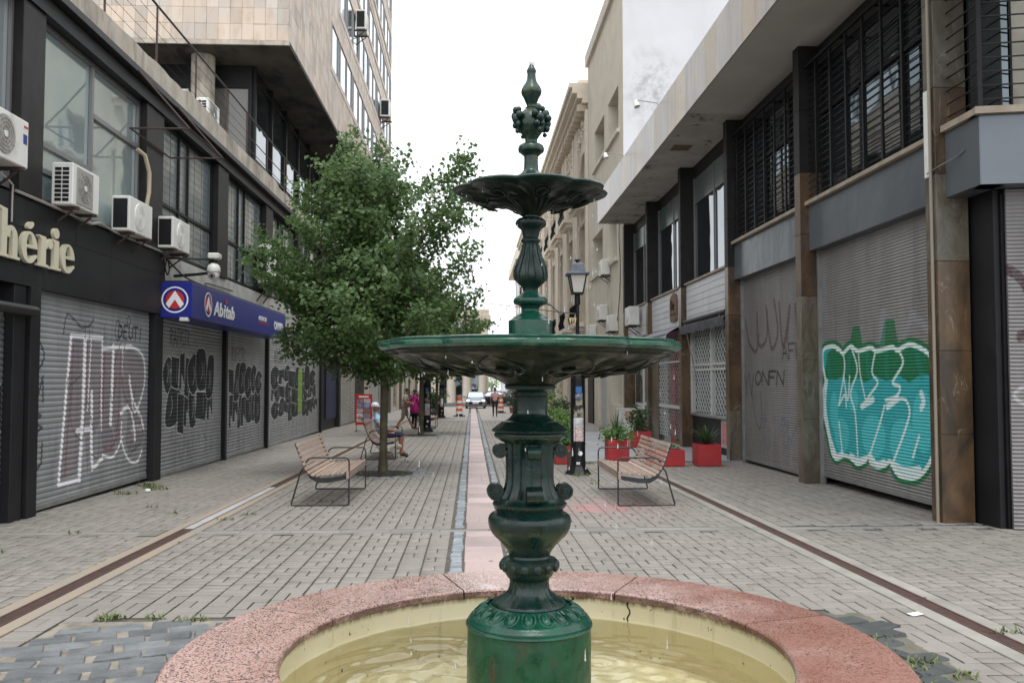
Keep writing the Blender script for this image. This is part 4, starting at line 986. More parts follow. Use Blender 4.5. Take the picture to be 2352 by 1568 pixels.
m = MB(); m.box(-14, -6.16, 5, 60, 7.105, 7.42); P_(m, 'terrace_floor', M_CONC)
def window(parent, x, y0, y1, z0_, z1_, glass, vms=(), hms=(), fr=M_WINFR, w_=.05, side=1, partial=()):
    g = MB(); g.face([(x, y0, z0_), (x, y1, z0_), (x, y1, z1_), (x, y0, z1_)] if side > 0 else [(x, y1, z0_), (x, y0, z0_), (x, y0, z1_), (x, y1, z1_)])
    wd = g.build('window', glass, parent, world=True)
    f = MB(); xa, xb = (x + .005, x + .05) if side > 0 else (x - .05, x - .005)
    f.box(xa, xb, y0, y0 + w_, z0_, z1_); f.box(xa, xb, y1 - w_, y1, z0_, z1_)
    f.box(xa, xb, y0 + w_, y1 - w_, z0_, z0_ + w_); f.box(xa, xb, y0 + w_, y1 - w_, z1_ - w_, z1_)
    for v in vms: f.box(xa, xb - .006 * side * 0 + .004 * side, v - w_ / 2, v + w_ / 2, z0_ + w_ + .001, z1_ - w_ - .001)
    for h_ in hms: f.box(xa, xb - .004, y0 + w_, y1 - w_, h_ - w_ / 2, h_ + w_ / 2)
    for (ya, yb, h_) in partial: f.box(xa, xb + .006 * side, ya, yb, h_ - w_ / 2, h_ + w_ / 2)
    fo = f.build('frame', fr, None); fo.data.transform(MW[parent.name].inverted()); fo.parent = wd
    return wd
window(LB_, -6.06, 7.5, 11.5, 4.2, 6.74, M_GLASSM, (9.5,), (5.05,))
window(LB_, -6.06, 12.1, 15.85, 4.2, 6.74, M_GLASSB, (13.9,), (), M_WINFR, .07, partial=((12.17, 13.86, 5.02), (13.94, 15.78, 5.9), (12.17, 13.86, 4.65)))
for a, b in ((16.72, 20.3), (21.15, 25.0), (25.85, 29.6), (30.4, 34.3), (35.1, 39), (39.8, 43.8), (44.6, 48.5), (49.3, 53), (53.8, 57.6)):
    w_ = b - a
    wd = window(LB_, -6.06, a, b, 4.2, 6.74, M_GLASSM, (a + w_ * .36, a + w_ * .52), (5.15,), M_BLACK, .06)
    if a < 26:
        bars = MB()
        for zz in np.arange(4.35, 6.7, .15): bars.box(-6.035, -6.027, a + .07, b - .07, zz, zz + .005)
        for yy in np.arange(a + .25, b - .1, .5): bars.box(-6.020, -6.013, yy, yy + .008, 4.26, 6.68)
        o = bars.build('security_bars', M_DARKST, None); o.data.transform(MW[LB_.name].inverted()); o.parent = wd; o['kind'] = 'stuff'
# railing
RL = thing('terrace_railing', 'thin rusty steel railing with wires along the roof terrace edge', 'railing', (-5.9, 20, 7.5))
m = MB(); m.tube([(-5.9, 6, 8.72), (-5.9, 22.8, 8.72)], .022, 8); m.tube([(-5.9, 22.8, 8.70), (-5.9, 58, 8.70)], .022, 8); m.build('top_rail', M_DARKST, RL, world=True, smooth=40)
M_RUSTY = mat('rusty_paint', (.075, .04, .03), (.05, .04, .038), 9, rough=.7, metal=.2)
pst = MB(); pst.cyl((0, 0, 0), (0, 0, 1.22), .02, n=6); pme = pst.mesh('railing_post', M_RUSTY)
for y in (9.4, 11.7, 14.0, 16.3, 18.6, 20.85, 22.8, 25.1, 27.4, 29.7, 32, 34.3, 36.6, 38.9, 41.2, 43.5, 45.8, 48.1, 50.4, 52.7, 55, 57.3):
    o = link('railing_post', pme, RL, (0, y - 20, 0))
for z in (7.78, 7.98, 8.2, 8.45):
    m = MB(); m.tube([(-5.9, 6, z), (-5.9, 22.8, z)], .0055, 4); m.build('wire', M_DARKST, RL, world=True)
m = MB(); m.tube([(-5.9, 22.8, 8.15), (-5.9, 58, 8.15)], .014, 6); m.build('mid_rail', M_RUSTY, RL, world=True)
m = MB(); m.tube([(-5.9, 22.8, 7.82), (-5.9, 58, 7.82)], .010, 6); m.build('mid_rail', M_RUSTY, RL, world=True)
# ground floor beyond the shutters
m = MB(); m.box(-6.10, -5.97, 39.6, 40.05, -.6, 3.2); P_(m, 'jamb', M_DARKST)
m = MB(); m.face([(-6.11, 34.8, -.5), (-6.11, 39.6, -.5), (-6.11, 39.6, 3.2), (-6.11, 34.8, 3.2)]); P_(m, 'dark_entrance', M_BLACK)
m = MB(); m.box(-6.10, -6.06, 36.6, 39.3, .1, 2.7)
P_(m, 'blue_poster', mat('deep_blue_print', (.003, .012, .07), rough=.5))
shutter(LB_, -6.0, 40.1, 43.3, -.3, 3.1, .09, M_SHP, 1, stuff=True); shutter(LB_, -6.0, 43.4, 44.9, -.3, 3.1, .09, M_SHP, 1, stuff=True)
m = MB(); m.box(-6.1, -6.0, 44.95, 48.9, -.5, 2.7); P_(m, 'doorway', M_BLACK)
M_PALE = mat('pale_grey_render', (.46, .465, .46), (.38, .385, .38), 1.5, rough=.8); M_CREAMW = mat('cream_pilaster', (.56, .50, .40), rough=.8)
m = MB(); m.box(-6.1, -5.9, 49.0, 50.5, -.6, 3.1); P_(m, 'pilaster', M_CREAMW)
for a, b in ((50.6, 56), (57.6, 60)):
    m = MB(); m.box(-6.1, -5.96, a, b, -.6, 3.2); P_(m, 'pale_panel', M_PALE)
# tower over the terrace
TW = thing('tower_block', 'stone-clad office tower with strip windows overhanging the roof terrace', 'building', (-10, 26.4, 12))
XT, YT = -5.6, 26.4
m = MB(); m.box(-20, XT - .03, YT + .03, 60, 12.0, 32); m.build('wall', M_STONE, TW, world=True)
M_TILE = mat('travertine_tile', (.56, .455, .365), (.50, .445, .395), .9, .4, .6, rough=.65, var=.16, dirt=((.38, .29, .215), 3.5, .5, .8, (1, 1, .25)), bump=.1)
tw_, th_ = .355, .50
rects = []
for k in range(6):
    za = 14.2 + 3.1 * k
    rects.append((34.3 if k == 0 else 36.3, 59.2, za, za + 1.75))
tl = MB(); tl.box(-tw_ / 2 + .004, tw_ / 2 - .004, 0, .03, .004, th_ - .004); tme = tl.mesh('cladding_tile', M_TILE)
loc0 = MW[TW.name].inverted()
tst = MB(); cnt = 0
for j in range(5):
    for i in range(40):
        x = XT - tw_ / 2 - i * tw_; z = 12.06 + j * th_
        if x < -19: continue
        if j < 4 and i < 32:
            link('cladding_tile', tme, TW, loc0 @ Vector((x + RD.uniform(-.002, .002), YT + RD.uniform(-.006, .004), z)))
        else: tst.box(x - tw_ / 2 + .004, x + tw_ / 2 - .004, YT, YT + .03, z + .004, z + th_ - .004)
for j in range(5, 39):
    for i in range(12): 
        x = XT - tw_ / 2 - i * tw_; z = 12.06 + j * th_; tst.box(x - tw_ / 2 + .004, x + tw_ / 2 - .004, YT, YT + .03, z + .004, z + th_ - .004)
for j in range(39):
    for i in range(94):
        y = YT + .002 + i * tw_; z = 12.06 + j * th_
        if any(a - .2 < y + tw_ / 2 < b + .2 and c - .24 < z + th_ / 2 < d + .24 for a, b, c, d in rects): continue
        dd = RD.uniform(-.004, .004)
        tst.add([(XT + dd, y + .004, z + .004), (XT + dd, y + tw_ - .004, z + .004), (XT + dd, y + tw_ - .004, z + th_ - .004), (XT + dd, y + .004, z + th_ - .004)], [(0, 1, 2, 3)])
tst.build('cladding_field', M_TILE, TW, world=True, kind='stuff')
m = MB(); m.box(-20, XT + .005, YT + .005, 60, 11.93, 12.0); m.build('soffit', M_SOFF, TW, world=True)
m = MB(); m.box(-20, XT + .012, YT - .006, 60.0, 11.925, 12.05); m2 = MB(); m2.box(-20, XT + .012, YT - .010, YT + .06, 11.92, 12.055); m2.build('edge_strip', M_STONE, TW, world=True)
M_SKYGL = glass_mat('sky_reflecting_glass', (.55, .62, .66), .02, 1.0, None, None, .8)
for (a, b, c_, d_) in rects:
    y = a; q = 0
    fr = MB(); fr.box(XT - .12, XT + .02, a - .22, b, c_ - .24, c_ - .01); fr.box(XT - .12, XT + .02, a - .22, b, d_ + .01, d_ + .24); fr.box(XT - .12, XT + .016, a - .22, a - .02, c_ - .01, d_ + .01)
    fr.build('window_band', M_TILE, TW, world=True)
    while y < b - .3:
        ln = min((1.7, .5, 1.9)[q % 3], b - y); q += 1
        g = MB(); g.face([(XT - .02, y, c_), (XT - .02, y + ln, c_), (XT - .02, y + ln, d_), (XT - .02, y, d_)])
        wn = g.build('window', M_SKYGL if q % 5 else M_GLASSB, TW, world=True)
        f = MB(); f.box(XT - .02, XT + .03, y, y + .09, c_, d_); f.box(XT - .02, XT + .012, y + .09, y + ln, c_, c_ + .05)
        o = f.build('mullion', M_WINFR, None); o.data.transform(loc0); o.parent = wn
        y += ln
# glazed storey under the tower
y = 28.3; q = 0
while y < 59:
    g = MB(); g.face([(-7.15, y, 7.42), (-7.15, y + 2.35, 7.42), (-7.15, y + 2.35, 11.93), (-7.15, y, 11.93)])
    wn = g.build('glazing', M_GLASSD, TW, world=True)
    f = MB(); f.box(-7.14, -7.04, y, y + .12, 7.42, 11.93); f.box(-7.14, -7.08, y + .12, y + 2.35, 11.5, 11.62); f.box(-7.14, -7.10, y + .12, y + 2.35, 8.9, 8.98)
    o = f.build('mullion', M_BLACK, None); o.data.transform(loc0); o.parent = wn; y += 2.35
for k in range(7):
    xa = -7.15 - 1.9 * k
    g = MB(); g.face([(xa - 1.9, 28.3, 7.42), (xa, 28.3, 7.42), (xa, 28.3, 11.93), (xa - 1.9, 28.3, 11.93)])
    wn = g.build('glazing', M_GLASSD if k % 2 else glass_mat('curtained_glass_%s' % 'abcdefg'[k], (.15, .14, .125), .06, .6), TW, world=True)
    f = MB(); f.box(xa - .12, xa, 28.2, 28.29, 7.42, 11.93); f.box(xa - 1.9, xa - .12, 28.22, 28.29, 11.2, 11.93)
    o = f.build('mullion', M_BLACK, None); o.data.transform(loc0); o.parent = wn
m = MB(); m.lathe([(.36, 7.42), (.36, 11.93)], 24, (-8.5, 27.5, 0)); m.build('round_column', M_STONE, TW, world=True, smooth=40)
# ================================================================ right: arcade of marble pillars under a canopy
def marble(name, a, b, vein, sc1=1.4, seedloc=(0, 0, 0), rot=(0, .5, .3), vk=.5, grime=.3):
    t = NT(name); p = t.pos((1, 1, 1), seedloc, rot)
    p = t.pos((1.0, 1.0, .42), seedloc, (rot[0], rot[1] + .7, rot[2]))
    n1 = t.noise(p, sc1 * 1.5, 7, .62, 1.6)
    c = t.mix(t.ramp(n1, .36, .64), a, b)
    n2 = t.noise(t.pos((1, 1, .5), seedloc, (rot[0], rot[1] - .6, rot[2])), sc1 * 1.3, 5, .55, 2.2)
    k = t.math('ABSOLUTE', t.math('SUBTRACT', n2, .5)); mk = t.ramp(t.noise(t.pos((1, 1, 1), (seedloc[1], 3, 9)), 2.1, 3), .46, .62)
    c = t.mix(t.math('MULTIPLY', t.ramp(k, .0, .012, vk, 0), mk), c, vein)
    c = t.mix(t.ramp(t.noise(t.pos((2.2, 2.2, .22), (8, 2, 1)), 1.8, 6, .7), .5, .72, 0, grime), c, tuple(v * .45 for v in b))
    c = t.vary(c, .2)
    return t.done(c, .3, 0, .5)
M_MBR = marble('brown_marble', (.125, .074, .036), (.042, .030, .019), (.42, .38, .30))
M_MBG = marble('grey_green_marble', (.15, .135, .105), (.07, .054, .034), (.40, .36, .28), 1.8, (3, 5, 2))
M_MBL = marble('pale_fascia_marble', (.37, .322, .275), (.315, .292, .272), (.17, .145, .10), 1.0, (1, 7, 3), (0, .2, .1), .6, .85)
M_MBO = marble('ochre_veined_marble', (.39, .30, .20), (.33, .275, .215), (.11, .065, .035), 2.2, (4, 2, 6), (0, .15, .1), .95, .85)
M_CEIL = mat('canopy_plaster', (.56, .54, .51), (.48, .46, .425), .8, rough=.9, bump=.1)
M_CEILD = mat('flaking_canopy_plaster', (.50, .475, .44), (.38, .355, .32), 1.0, rough=.95, bump=.6, bscale=5, bdist=.03, dirt=((.10, .09, .075), 2.6, .58, .68, (1, 1, 1)))
M_PANEL = mat('grey_metal_panel', (.155, .175, .195), (.125, .14, .155), .7, rough=.28, metal=.4, bump=.3, bscale=.9, bdist=.06, dirt=((.11, .12, .13), 1.2, .6, .9, (1, 1, .4)))

M_SIDING = mat('white_siding', (.60, .605, .62), (.54, .545, .555), 1.5, rough=.5, dirt=((.4, .39, .37), 2, .6, .85, (1, 1, .3)))
M_SILL = mat('travertine_sill', (.36, .30, .235), (.27, .22, .17), 4, rough=.7)
RX = 5.97; RS = 6.32
AB = thing('arcade_building', 'long arcade building with brown marble pillars, steel shutters and a marble-faced canopy along the right', 'building', (RX, 20, G(20)))
abinv = MW[AB.name].inverted()
def Q_(m, name, mt, parent=AB, **k):
    o = m.build(name, mt, None, **k); o.data.transform(abinv); o.parent = parent; return o
m = MB(); m.box(6.75, 16, 11.0, 34, -.6, 8.9); Q_(m, 'wall', M_DARKCL)
m = MB(); m.box(6.34, 6.75, 11.4, 34, 7.5, 7.84); Q_(m, 'head_wall', M_DARKCL)
YP = [10.86, 15.49, 20.0, 24.59, 29.35, 33.88]
zs = [None, 1.02, 2.09, 3.24, 4.37, 5.5, 6.65, 7.85]
r = random.Random(2)
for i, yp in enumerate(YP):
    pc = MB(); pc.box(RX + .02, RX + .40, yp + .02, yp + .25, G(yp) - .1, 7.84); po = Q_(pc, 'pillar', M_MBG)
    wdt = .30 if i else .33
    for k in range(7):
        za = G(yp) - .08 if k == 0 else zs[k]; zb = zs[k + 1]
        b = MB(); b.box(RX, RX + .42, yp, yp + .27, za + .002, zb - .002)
        Q_(b, 'marble_panel', {'B': M_MBR, 'G': M_MBG, 'D': M_DARKCL}[('BBBGBGG', 'GGGBBDD', 'GBBBDDD', 'BBBBDDD', 'GBBBDDD', 'BBBBDDD')[i][k]], po, bev=.004)  # upper panels: shade under the canopy put in as near-black colour
# downpipe and conduit at the first pillar, white sign box on it
m = MB(); m.cyl((RX - .03, 10.93, -.1), (RX - .03, 10.93, 7.6), .022, n=8); Q_(m, 'downpipe', mat('pale_pipe', (.27, .24, .19), rough=.6), smooth=50)
m = MB(); m.box(RX - .035, RX - .002, 10.97, 11.08, 4.35, 5.5); Q_(m, 'junction_box', M_WHITE, bev=.01)
for a, b, mt, zt, lb_ in ((11.16, 15.47, M_SHR1, 4.06, 'steel shutter with a teal and green bubble-letter tag'), (15.78, 19.98, M_SHR2, 4.1, 'steel shutter with maroon and black scribbles')):
    shutter(AB, RS, a, b, .06 if a < 12 else -.04, zt, .0475, mt, -1, stuff=True, label=lb_)
    for yy in (a - .0, b - .05):
        g = MB(); g.box(RS - .07, RS + .02, yy, yy + .05, G(yy) - .05, zt); Q_(g, 'guide_rail', M_GALV)
    p = MB(); p.box(6.13, 6.40, a - .02, b + .03, 4.06, 4.88); Q_(p, 'metal_fascia', M_PANEL, bev=.006)
    s_ = MB(); s_.box(6.05, 6.45, a - .02, b + .03, 4.885, 4.96); Q_(s_, 'sill', M_SILL, bev=.01)
    window(AB, 6.42, a, b, 4.96, 7.5, M_GLASSD, (a + 1.3, a + 2.7), (6.6,), M_BLACK, .07, side=-1)
    gb = MB()
    for yy in np.arange(a + .15, b, .62): gb.box(6.10, 6.135, yy, yy + .05, 4.97, 7.42)
    Q_(gb, 'grille_post', M_BLACK, kind='stuff')
    gb = MB()
    for zz in np.arange(5.06, 7.35, .125): gb.box(6.137, 6.15, a, b + .02, zz, zz + .016)
    Q_(gb, 'grille_bar', M_BLACK, kind='stuff')
    gb = MB(); gb.box(6.08, 6.13, a, b + .02, 7.42, 7.47); gb.box(6.16, 6.40, a, b + .02, 7.5, 7.84) if False else None
    for yy in np.arange(a + .4, b, 1.25): gb.box(6.135, 6.42, yy, yy + .04, 7.43, 7.46)
    Q_(gb, 'grille_rail', M_BLACK)
for i, (a, b) in enumerate(((20.29, 24.57), (24.88, 29.33), (29.64, 33.86))):
    for k in range(6):
        za = 3.34 + k * .18
        p = MB(); p.box(6.12, 6.40, a, b, za, za + .1705); Q_(p, 'siding_board', M_SIDING, bev=.004)
    s_ = MB(); s_.box(6.06, 6.45, a, b, 4.425, 4.48); Q_(s_, 'sill', M_SILL)
    window(AB, 6.40, a, b, 4.48, 7.84, M_GLASSD, (a + 2.2,), (), M_WINFR, .05, side=-1)
    p = MB(); p.box(6.375, 6.39, a + .06, b - .06, 6.75, 7.80); Q_(p, 'frosted_pane', glass_mat('frosted_grey_green_%s' % 'abc'[i], (.11, .135, .13), .25, .4))
# canopy
m = MB(); m.box(4.93, 6.74, 6, 33.6, 7.85, 8.93); Q_(m, 'canopy', M_CEIL)
m = MB(); m.box(4.94, 6.3, 19.6, 33.58, 7.842, 7.85); Q_(m, 'flaking_soffit', M_CEILD)
m = MB(); m.box(5.25, 5.75, 22.2, 22.75, 7.834, 7.841); Q_(m, 'patch', mat('exposed_brick', (.20, .115, .085), (.14, .09, .07), 6, rough=.9, bump=.4))
y = 6.0; k = 0
while y < 33.5:
    ln = min(.85, 33.6 - y)
    p = MB(); p.box(4.895, 4.928, y + .003, y + ln - .003, 7.83, 8.97); Q_(p, 'marble_panel', M_MBO if k % 3 == 1 or k % 7 == 3 else M_MBL, bev=.003); y += ln; k += 1
p = MB(); p.box(4.93, 6.0, 33.602, 33.63, 7.84, 8.96); Q_(p, 'marble_panel', M_MBL)
for nm, yy in (('a', 22.6), ('b', 27.9)):
    SPOT = thing('spotlight', ('upper' if nm == 'a' else 'lower and further') + ' small white spotlight on a bent arm above the canopy edge', 'spotlight', (4.95, yy, 8.97), group='spotlights on the canopy')
    m = MB(); m.tube([(0, 0, 0), (-.06, 0, .1), (-.55, 0, .16), (-.62, 0, .12)], .014, 6); m.build('arm', M_GALV, SPOT, smooth=60)
    m = MB(); m.cyl((-.64, 0, .14), (-.60, -.06, -.03), .05, .085, 10); m.build('lamp_head', M_WHITE, SPOT, smooth=40)
# recessed corner at the near end
m = MB(); m.box(6.43, 6.5, 10.40, 11.09, -.3, 4.1); Q_(m, 'black_board', M_FASC)
m = MB(); m.box(6.505, 6.555, 10.36, 10.40, -.3, 4.0); Q_(m, 'black_board', M_BLACK)
CR = Matrix.Translation((6.1, 10.10, 0)) @ Matrix.Rotation(math.radians(-12), 4, 'Z')
m = MB(); m.box(6.1, 6.4, 10.10, 10.855, 4.06, 4.9); Q_(m, 'metal_fascia', M_PANEL)
m = MB(); m.xbox(CR, .01, 4.5, 0, .3, 4.06, 4.9); Q_(m, 'metal_fascia', M_PANEL)
m = MB(); m.xbox(CR, -.06, 4.5, -.07, .3, 4.905, 4.99); Q_(m, 'sill', M_SILL)
m = MB(); m.box(6.04, 6.4, 10.13, 10.855, 4.905, 4.985); Q_(m, 'sill', M_SILL)
m = MB(); m.xbox(CR, .3, 4.6, .55, .8, -.4, 7.84); Q_(m, 'wall', M_DARKCL)
m = MB(); m.face([tuple(CR @ Vector(p)) for p in ((.4, .54, 4.99), (4.5, .54, 4.99), (4.5, .54, 7.8), (.4, .54, 7.8))]); Q_(m, 'window', M_GLASSD)
m = MB(); m.box(6.42, 6.5, 10.13, 10.855, 4.99, 7.8); Q_(m, 'window', M_GLASSD)
gb = MB()
for zz in np.arange(5.1, 7.7, .17): gb.xbox(CR, 0, 4.5, .04, .055, zz, zz + .016); gb.box(6.14, 6.155, 10.13, 10.85, zz, zz + .016)
Q_(gb, 'grille_bar', M_BLACK, kind='stuff')
gb = MB()
for xx in np.arange(0.0, 4.5, .75): gb.xbox(CR, xx, xx + .05, 0, .035, 5.0, 7.8)
Q_(gb, 'grille_post', M_BLACK)
gb = MB()
for xx in (.55, 1.7): gb.xbox(CR, xx, xx + .16, .42, .5, 5.0, 7.8)
Q_(gb, 'curtain', mat('cream_curtain', (.42, .40, .34), (.3, .28, .24), 3, rough=.9))
sh0 = MB(); sh0.xbox(CR, .385, 4.5, .30, .34, -.3, 4.05); o0 = Q_(sh0, 'rolling_shutter', M_SHR0)
st = MB(); pf = [(o * .6, z * .6) for o, z in PF_ROUND]
for i in range(86):
    z = -.1 + i * .048; vs = [tuple(CR @ Vector((xx, .30 - o, z + q))) for xx in (.385, 4.5) for o, q in pf]; P = len(pf)
    st.add(vs, [(q, P + q, P + q + 1, q + 1) for q in range(P - 1)])
Q_(st, 'slats', M_SHR0, o0, smooth=50, kind='stuff')
# little shop fronts in the further bays
M_MESHW = mat('white_trellis_paint', (.50, .50, .48), rough=.5); M_RED = mat('red_paint', (.42, .018, .022), (.34, .016, .02), 3, rough=.5)
M_SHOPG = glass_mat('pale_shop_window', (.10, .14, .135), .08, .7, (.16, .20, .19))
def trellis(y0, y1, z0_, z1_, x, parent, mt, pitch=.25, w=.009):
    t = MB()
    def clip(ya, za, yb, zb):
        # clip segment to rect
        p = [0.0, 1.0]; dy, dz = yb - ya, zb - za
        for q, d, lo, hi in ((ya, dy, y0, y1), (za, dz, z0_, z1_)):
            if abs(d) < 1e-9: continue
            a, b = (lo - q) / d, (hi - q) / d
            if a > b: a, b = b, a
            p[0] = max(p[0], a); p[1] = min(p[1], b)
        if p[1] - p[0] < .02: return
        A = (x, ya + dy * p[0], za + dz * p[0]); B = (x, ya + dy * p[1], za + dz * p[1])
        t.tube([A, B], w, 4, cap=False)
    run = 1.15 * (z1_ - z0_)
    for s_ in (-1, 1):
        y = y0 - run
        while y < y1:
            if s_ > 0: clip(y, z0_, y + run, z1_)
            else: clip(y + run, z0_, y, z1_)
            y += pitch
    o = Q_(t, 'trellis', mt, parent, kind='stuff'); return o
SF = thing('trellised_shop', 'little shop front with a white diamond trellis over its window and black base', 'shop', (6.3, 22.5, G(22.5)))
sfi = MW[SF.name].inverted()
def F_(m, name, mt, parent, **k):
    o = m.build(name, mt, None, **k); o.data.transform(MW[parent.name].inverted()); o.parent = parent; return o
abinv_keep = abinv
m = MB(); m.box(6.36, 6.5, 20.3, 24.56, .78, 3.3); F_(m, 'window', M_SHOPG, SF)
m = MB(); m.box(6.28, 6.45, 20.3, 24.56, -.2, .74); F_(m, 'base_panel', M_FASC, SF)
m = MB(); m.box(6.20, 6.45, 20.3, 24.56, .742, .82); F_(m, 'sill', M_GALV, SF, bev=.01)
for yy in (20.3, 22.4, 24.46):
    m = MB(); m.box(6.22, 6.34, yy, yy + .10, .82, 3.3); F_(m, 'frame', M_MESHW, SF)
m = MB(); m.box(6.225, 6.335, 20.4, 24.46, 1.98, 2.04); m.box(6.225, 6.335, 20.4, 24.46, 2.12, 2.17); F_(m, 'rail', M_MESHW, SF)
m = MB(); m.box(6.26, 6.279, 20.9, 21.7, .05, .72); F_(m, 'framed_panel', M_MESHW, SF); m = MB(); m.box(6.25, 6.2595, 20.97, 21.63, .11, .66); F_(m, 'pink_panel', mat('pink_poster', (.5, .12, .13), (.55, .3, .3), 12, rough=.6), SF)
abinv = sfi
trellis(20.4, 22.4, .85, 3.25, 6.24, SF, M_MESHW); trellis(22.5, 24.46, .85, 3.25, 6.24, SF, M_MESHW)
SF2 = thing('trellised_shop', 'red and white shop doorway behind a folding trellis gate', 'shop', (6.3, 27, G(27)))
abinv = MW[SF2.name].inverted()
for a, b, mt in ((25.05, 25.75, M_RED), (25.75, 26.1, M_BLACK), (26.1, 26.75, M_RED), (26.75, 28.0, M_SHOPG)):
    m = MB(); m.box(6.14, 6.22, a + .004, b - .004, -.2, 3.2); F_(m, 'door_leaf', mt, SF2)
m = MB(); m.box(6.05, 6.09, 25.05, 28.0, .88, .98); m.box(6.05, 6.09, 25.05, 28.0, 2.25, 2.3); F_(m, 'gate_rail', M_MESHW, SF2)
trellis(25.06, 26.7, .0, 3.2, 6.07, SF2, M_GALV, .25); trellis(26.75, 28.0, .0, 3.2, 6.07, SF2, M_MESHW, .25)
m = MB(); m.box(6.05, 6.5, 28.05, 29.3, -.2, 3.3); F_(m, 'marble_pier', M_MBR, SF2)
SF3 = thing('window_shop', 'white framed shop window with a leafy drawing on the glass', 'shop', (6.3, 32, G(32)))
m = MB(); m.box(6.36, 6.5, 29.7, 33.9, -.4, 3.3); F_(m, 'wall', M_MBR, SF3)
m = MB(); m.box(6.30, 6.355, 29.8, 31.2, .95, 2.9); F_(m, 'frame', M_WHITE, SF3); m = MB(); m.box(6.285, 6.299, 29.95, 31.05, 1.08, 2.75); F_(m, 'window', M_SHOPG, SF3)
m = MB(); m.box(6.22, 6.35, 29.7, 31.3, .84, .94); F_(m, 'sill', M_WHITE, SF3)
m = MB(); m.box(6.30, 6.355, 31.8, 33.4, .35, 2.9); F_(m, 'frame', M_WHITE, SF3); m = MB(); m.box(6.285, 6.299, 31.95, 33.25, .9, 2.75); F_(m, 'window', M_GLASSD, SF3)
abinv = abinv_keep
# wooden sign plaque with carved letters
WS = thing('sign', 'round-cornered brown wooden plaque with dark lettering on the white boards', 'sign', (6.11, 26.0, 3.9))
m = MB(); pts = [(-.42, -.30), (-.34, -.40), (.30, -.42), (.40, -.34), (.43, .22), (.34, .38), (.05, .46), (-.30, .38), (-.41, .28)]
m.prism(pts, 0, .05, lambda u, v, d: (-d, -u, v)); m.build('plaque', mat('carved_wood', (.20, .105, .065), (.13, .07, .045), 6, stretch=(1, 1, 5), rough=.7, bump=.3), WS, bev=.01)
m = MB()
for pts in (spl([(-.25, .22), (-.33, .0), (-.2, -.06), (-.14, .14), (-.24, .22)], 5), [(-.08, .25), (-.06, -.05)], spl([(.06, .02), (.17, .06), (.12, .14), (.03, .06), (.08, -.06), (.2, -.02)], 5), spl([(-.3, -.2), (-.1, -.16), (.1, -.21), (.28, -.17)], 5)):
    m.tube([(-.055, -u, v) for u, v in pts], .016, 5)
m.build('lettering', M_BLACK, WS)
# awnings
AW = thing('awning', 'folded grey striped awning with a dark valance and two thin arms', 'awning', (6.1, 22.6, 3.2))
m = MB(); m.cyl((-.05, -2.2, .16), (-.05, 2.15, .16), .07, n=10); m.build('roller', M_BLACK, AW, smooth=50)
m = MB(); n = 26; vs = []
for i in range(n + 1):
    y = -2.1 + 4.1 * i / n; w_ = .045 * math.cos(i * PI)
    vs += [(-.06 + w_ * .3, y, .1), (-.16 + w_, y, .0), (-.14 + w_ * 1.3, y, -.16 - .045 * abs(math.sin(i * PI / 3)))]
m.add(vs, [(i * 3 + j, (i + 1) * 3 + j, (i + 1) * 3 + j + 1, i * 3 + j + 1) for i in range(n) for j in range(2)])
m.build('valance', mat('dark_awning_cloth', (.055, .055, .06), (.09, .09, .095), 5, rough=.9), AW, smooth=60)
for y in (-1.9, 1.5):
    m = MB(); m.tube([(-.15, y, .1), (.12, y - .25, -1.55)], .014, 6); m.build('arm', M_GALV, AW)
AW2 = thing('awning', 'pale lilac scalloped awning over the red shop doorway', 'awning', (6.1, 26.6, 3.1))
m = MB(); n = 30; vs = []
for i in range(n + 1):
    y = -1.5 + 4.0 * i / n
    vs += [(0, y, .22), (-.25, y, .10), (-.45, y, -.04), (-.46, y, -.16 - .05 * abs(math.sin(i * PI / 3)))]
m.add(vs, [(i * 4 + j, (i + 1) * 4 + j, (i + 1) * 4 + j + 1, i * 4 + j + 1) for i in range(n) for j in range(3)])
m.build('cloth', mat('lilac_awning_cloth', (.36, .34, .40), (.28, .27, .31), 4, rough=.9), AW2, smooth=60)
m = MB(); m.tube([(-.44, -1.4, -.04), (-.44, 2.5, -.04)], .02, 6); m.build('front_bar', M_BLACK, AW2)

# ================================================================ beige building with a blank white gable
M_BEIGE = mat('beige_render', (.70, .645, .535), (.63, .58, .48), 1.2, rough=.85, bump=.08, dirt=((.48, .43, .35), 1.2, .55, .8, (1, 1, .35)))
def gable():
    t = NT('white_gable_paint'); p = t.pos(); c = t.mix(t.ramp(t.noise(p, .5, 5), .35, .65), (.66, .66, .685), (.60, .60, .62))
    d = t.n('ShaderNodeVectorMath', operation='DISTANCE'); t.set(d.inputs[0], t.pos((1, 1, .7), (0, 0, 0))); d.inputs[1].default_value = (7.2, 34, 9.3)
    k = t.math('MULTIPLY', t.ramp(d.outputs['Value'], .3, 1.5, 1, 0), t.ramp(t.noise(p, 2.4, 7, .75), .44, .62)); c = t.mix(t.math('MULTIPLY', k, .55), c, (.2, .195, .18))
    c = t.mix(t.ramp(t.noise(t.pos((1, 1, .15)), 1.6, 5), .58, .75, 0, .25), c, (.48, .47, .45))
    return t.done(c, .8)
M_GABLE = gable()
M_TRIM = mat('pale_trim', (.70, .65, .56), (.6, .55, .47), 2, rough=.8)
BB = thing('beige_building', 'plain beige building with recessed windows and a blank white side wall above the canopy', 'building', (6, 39, G(39)))
bbi = MW[BB.name].inverted()
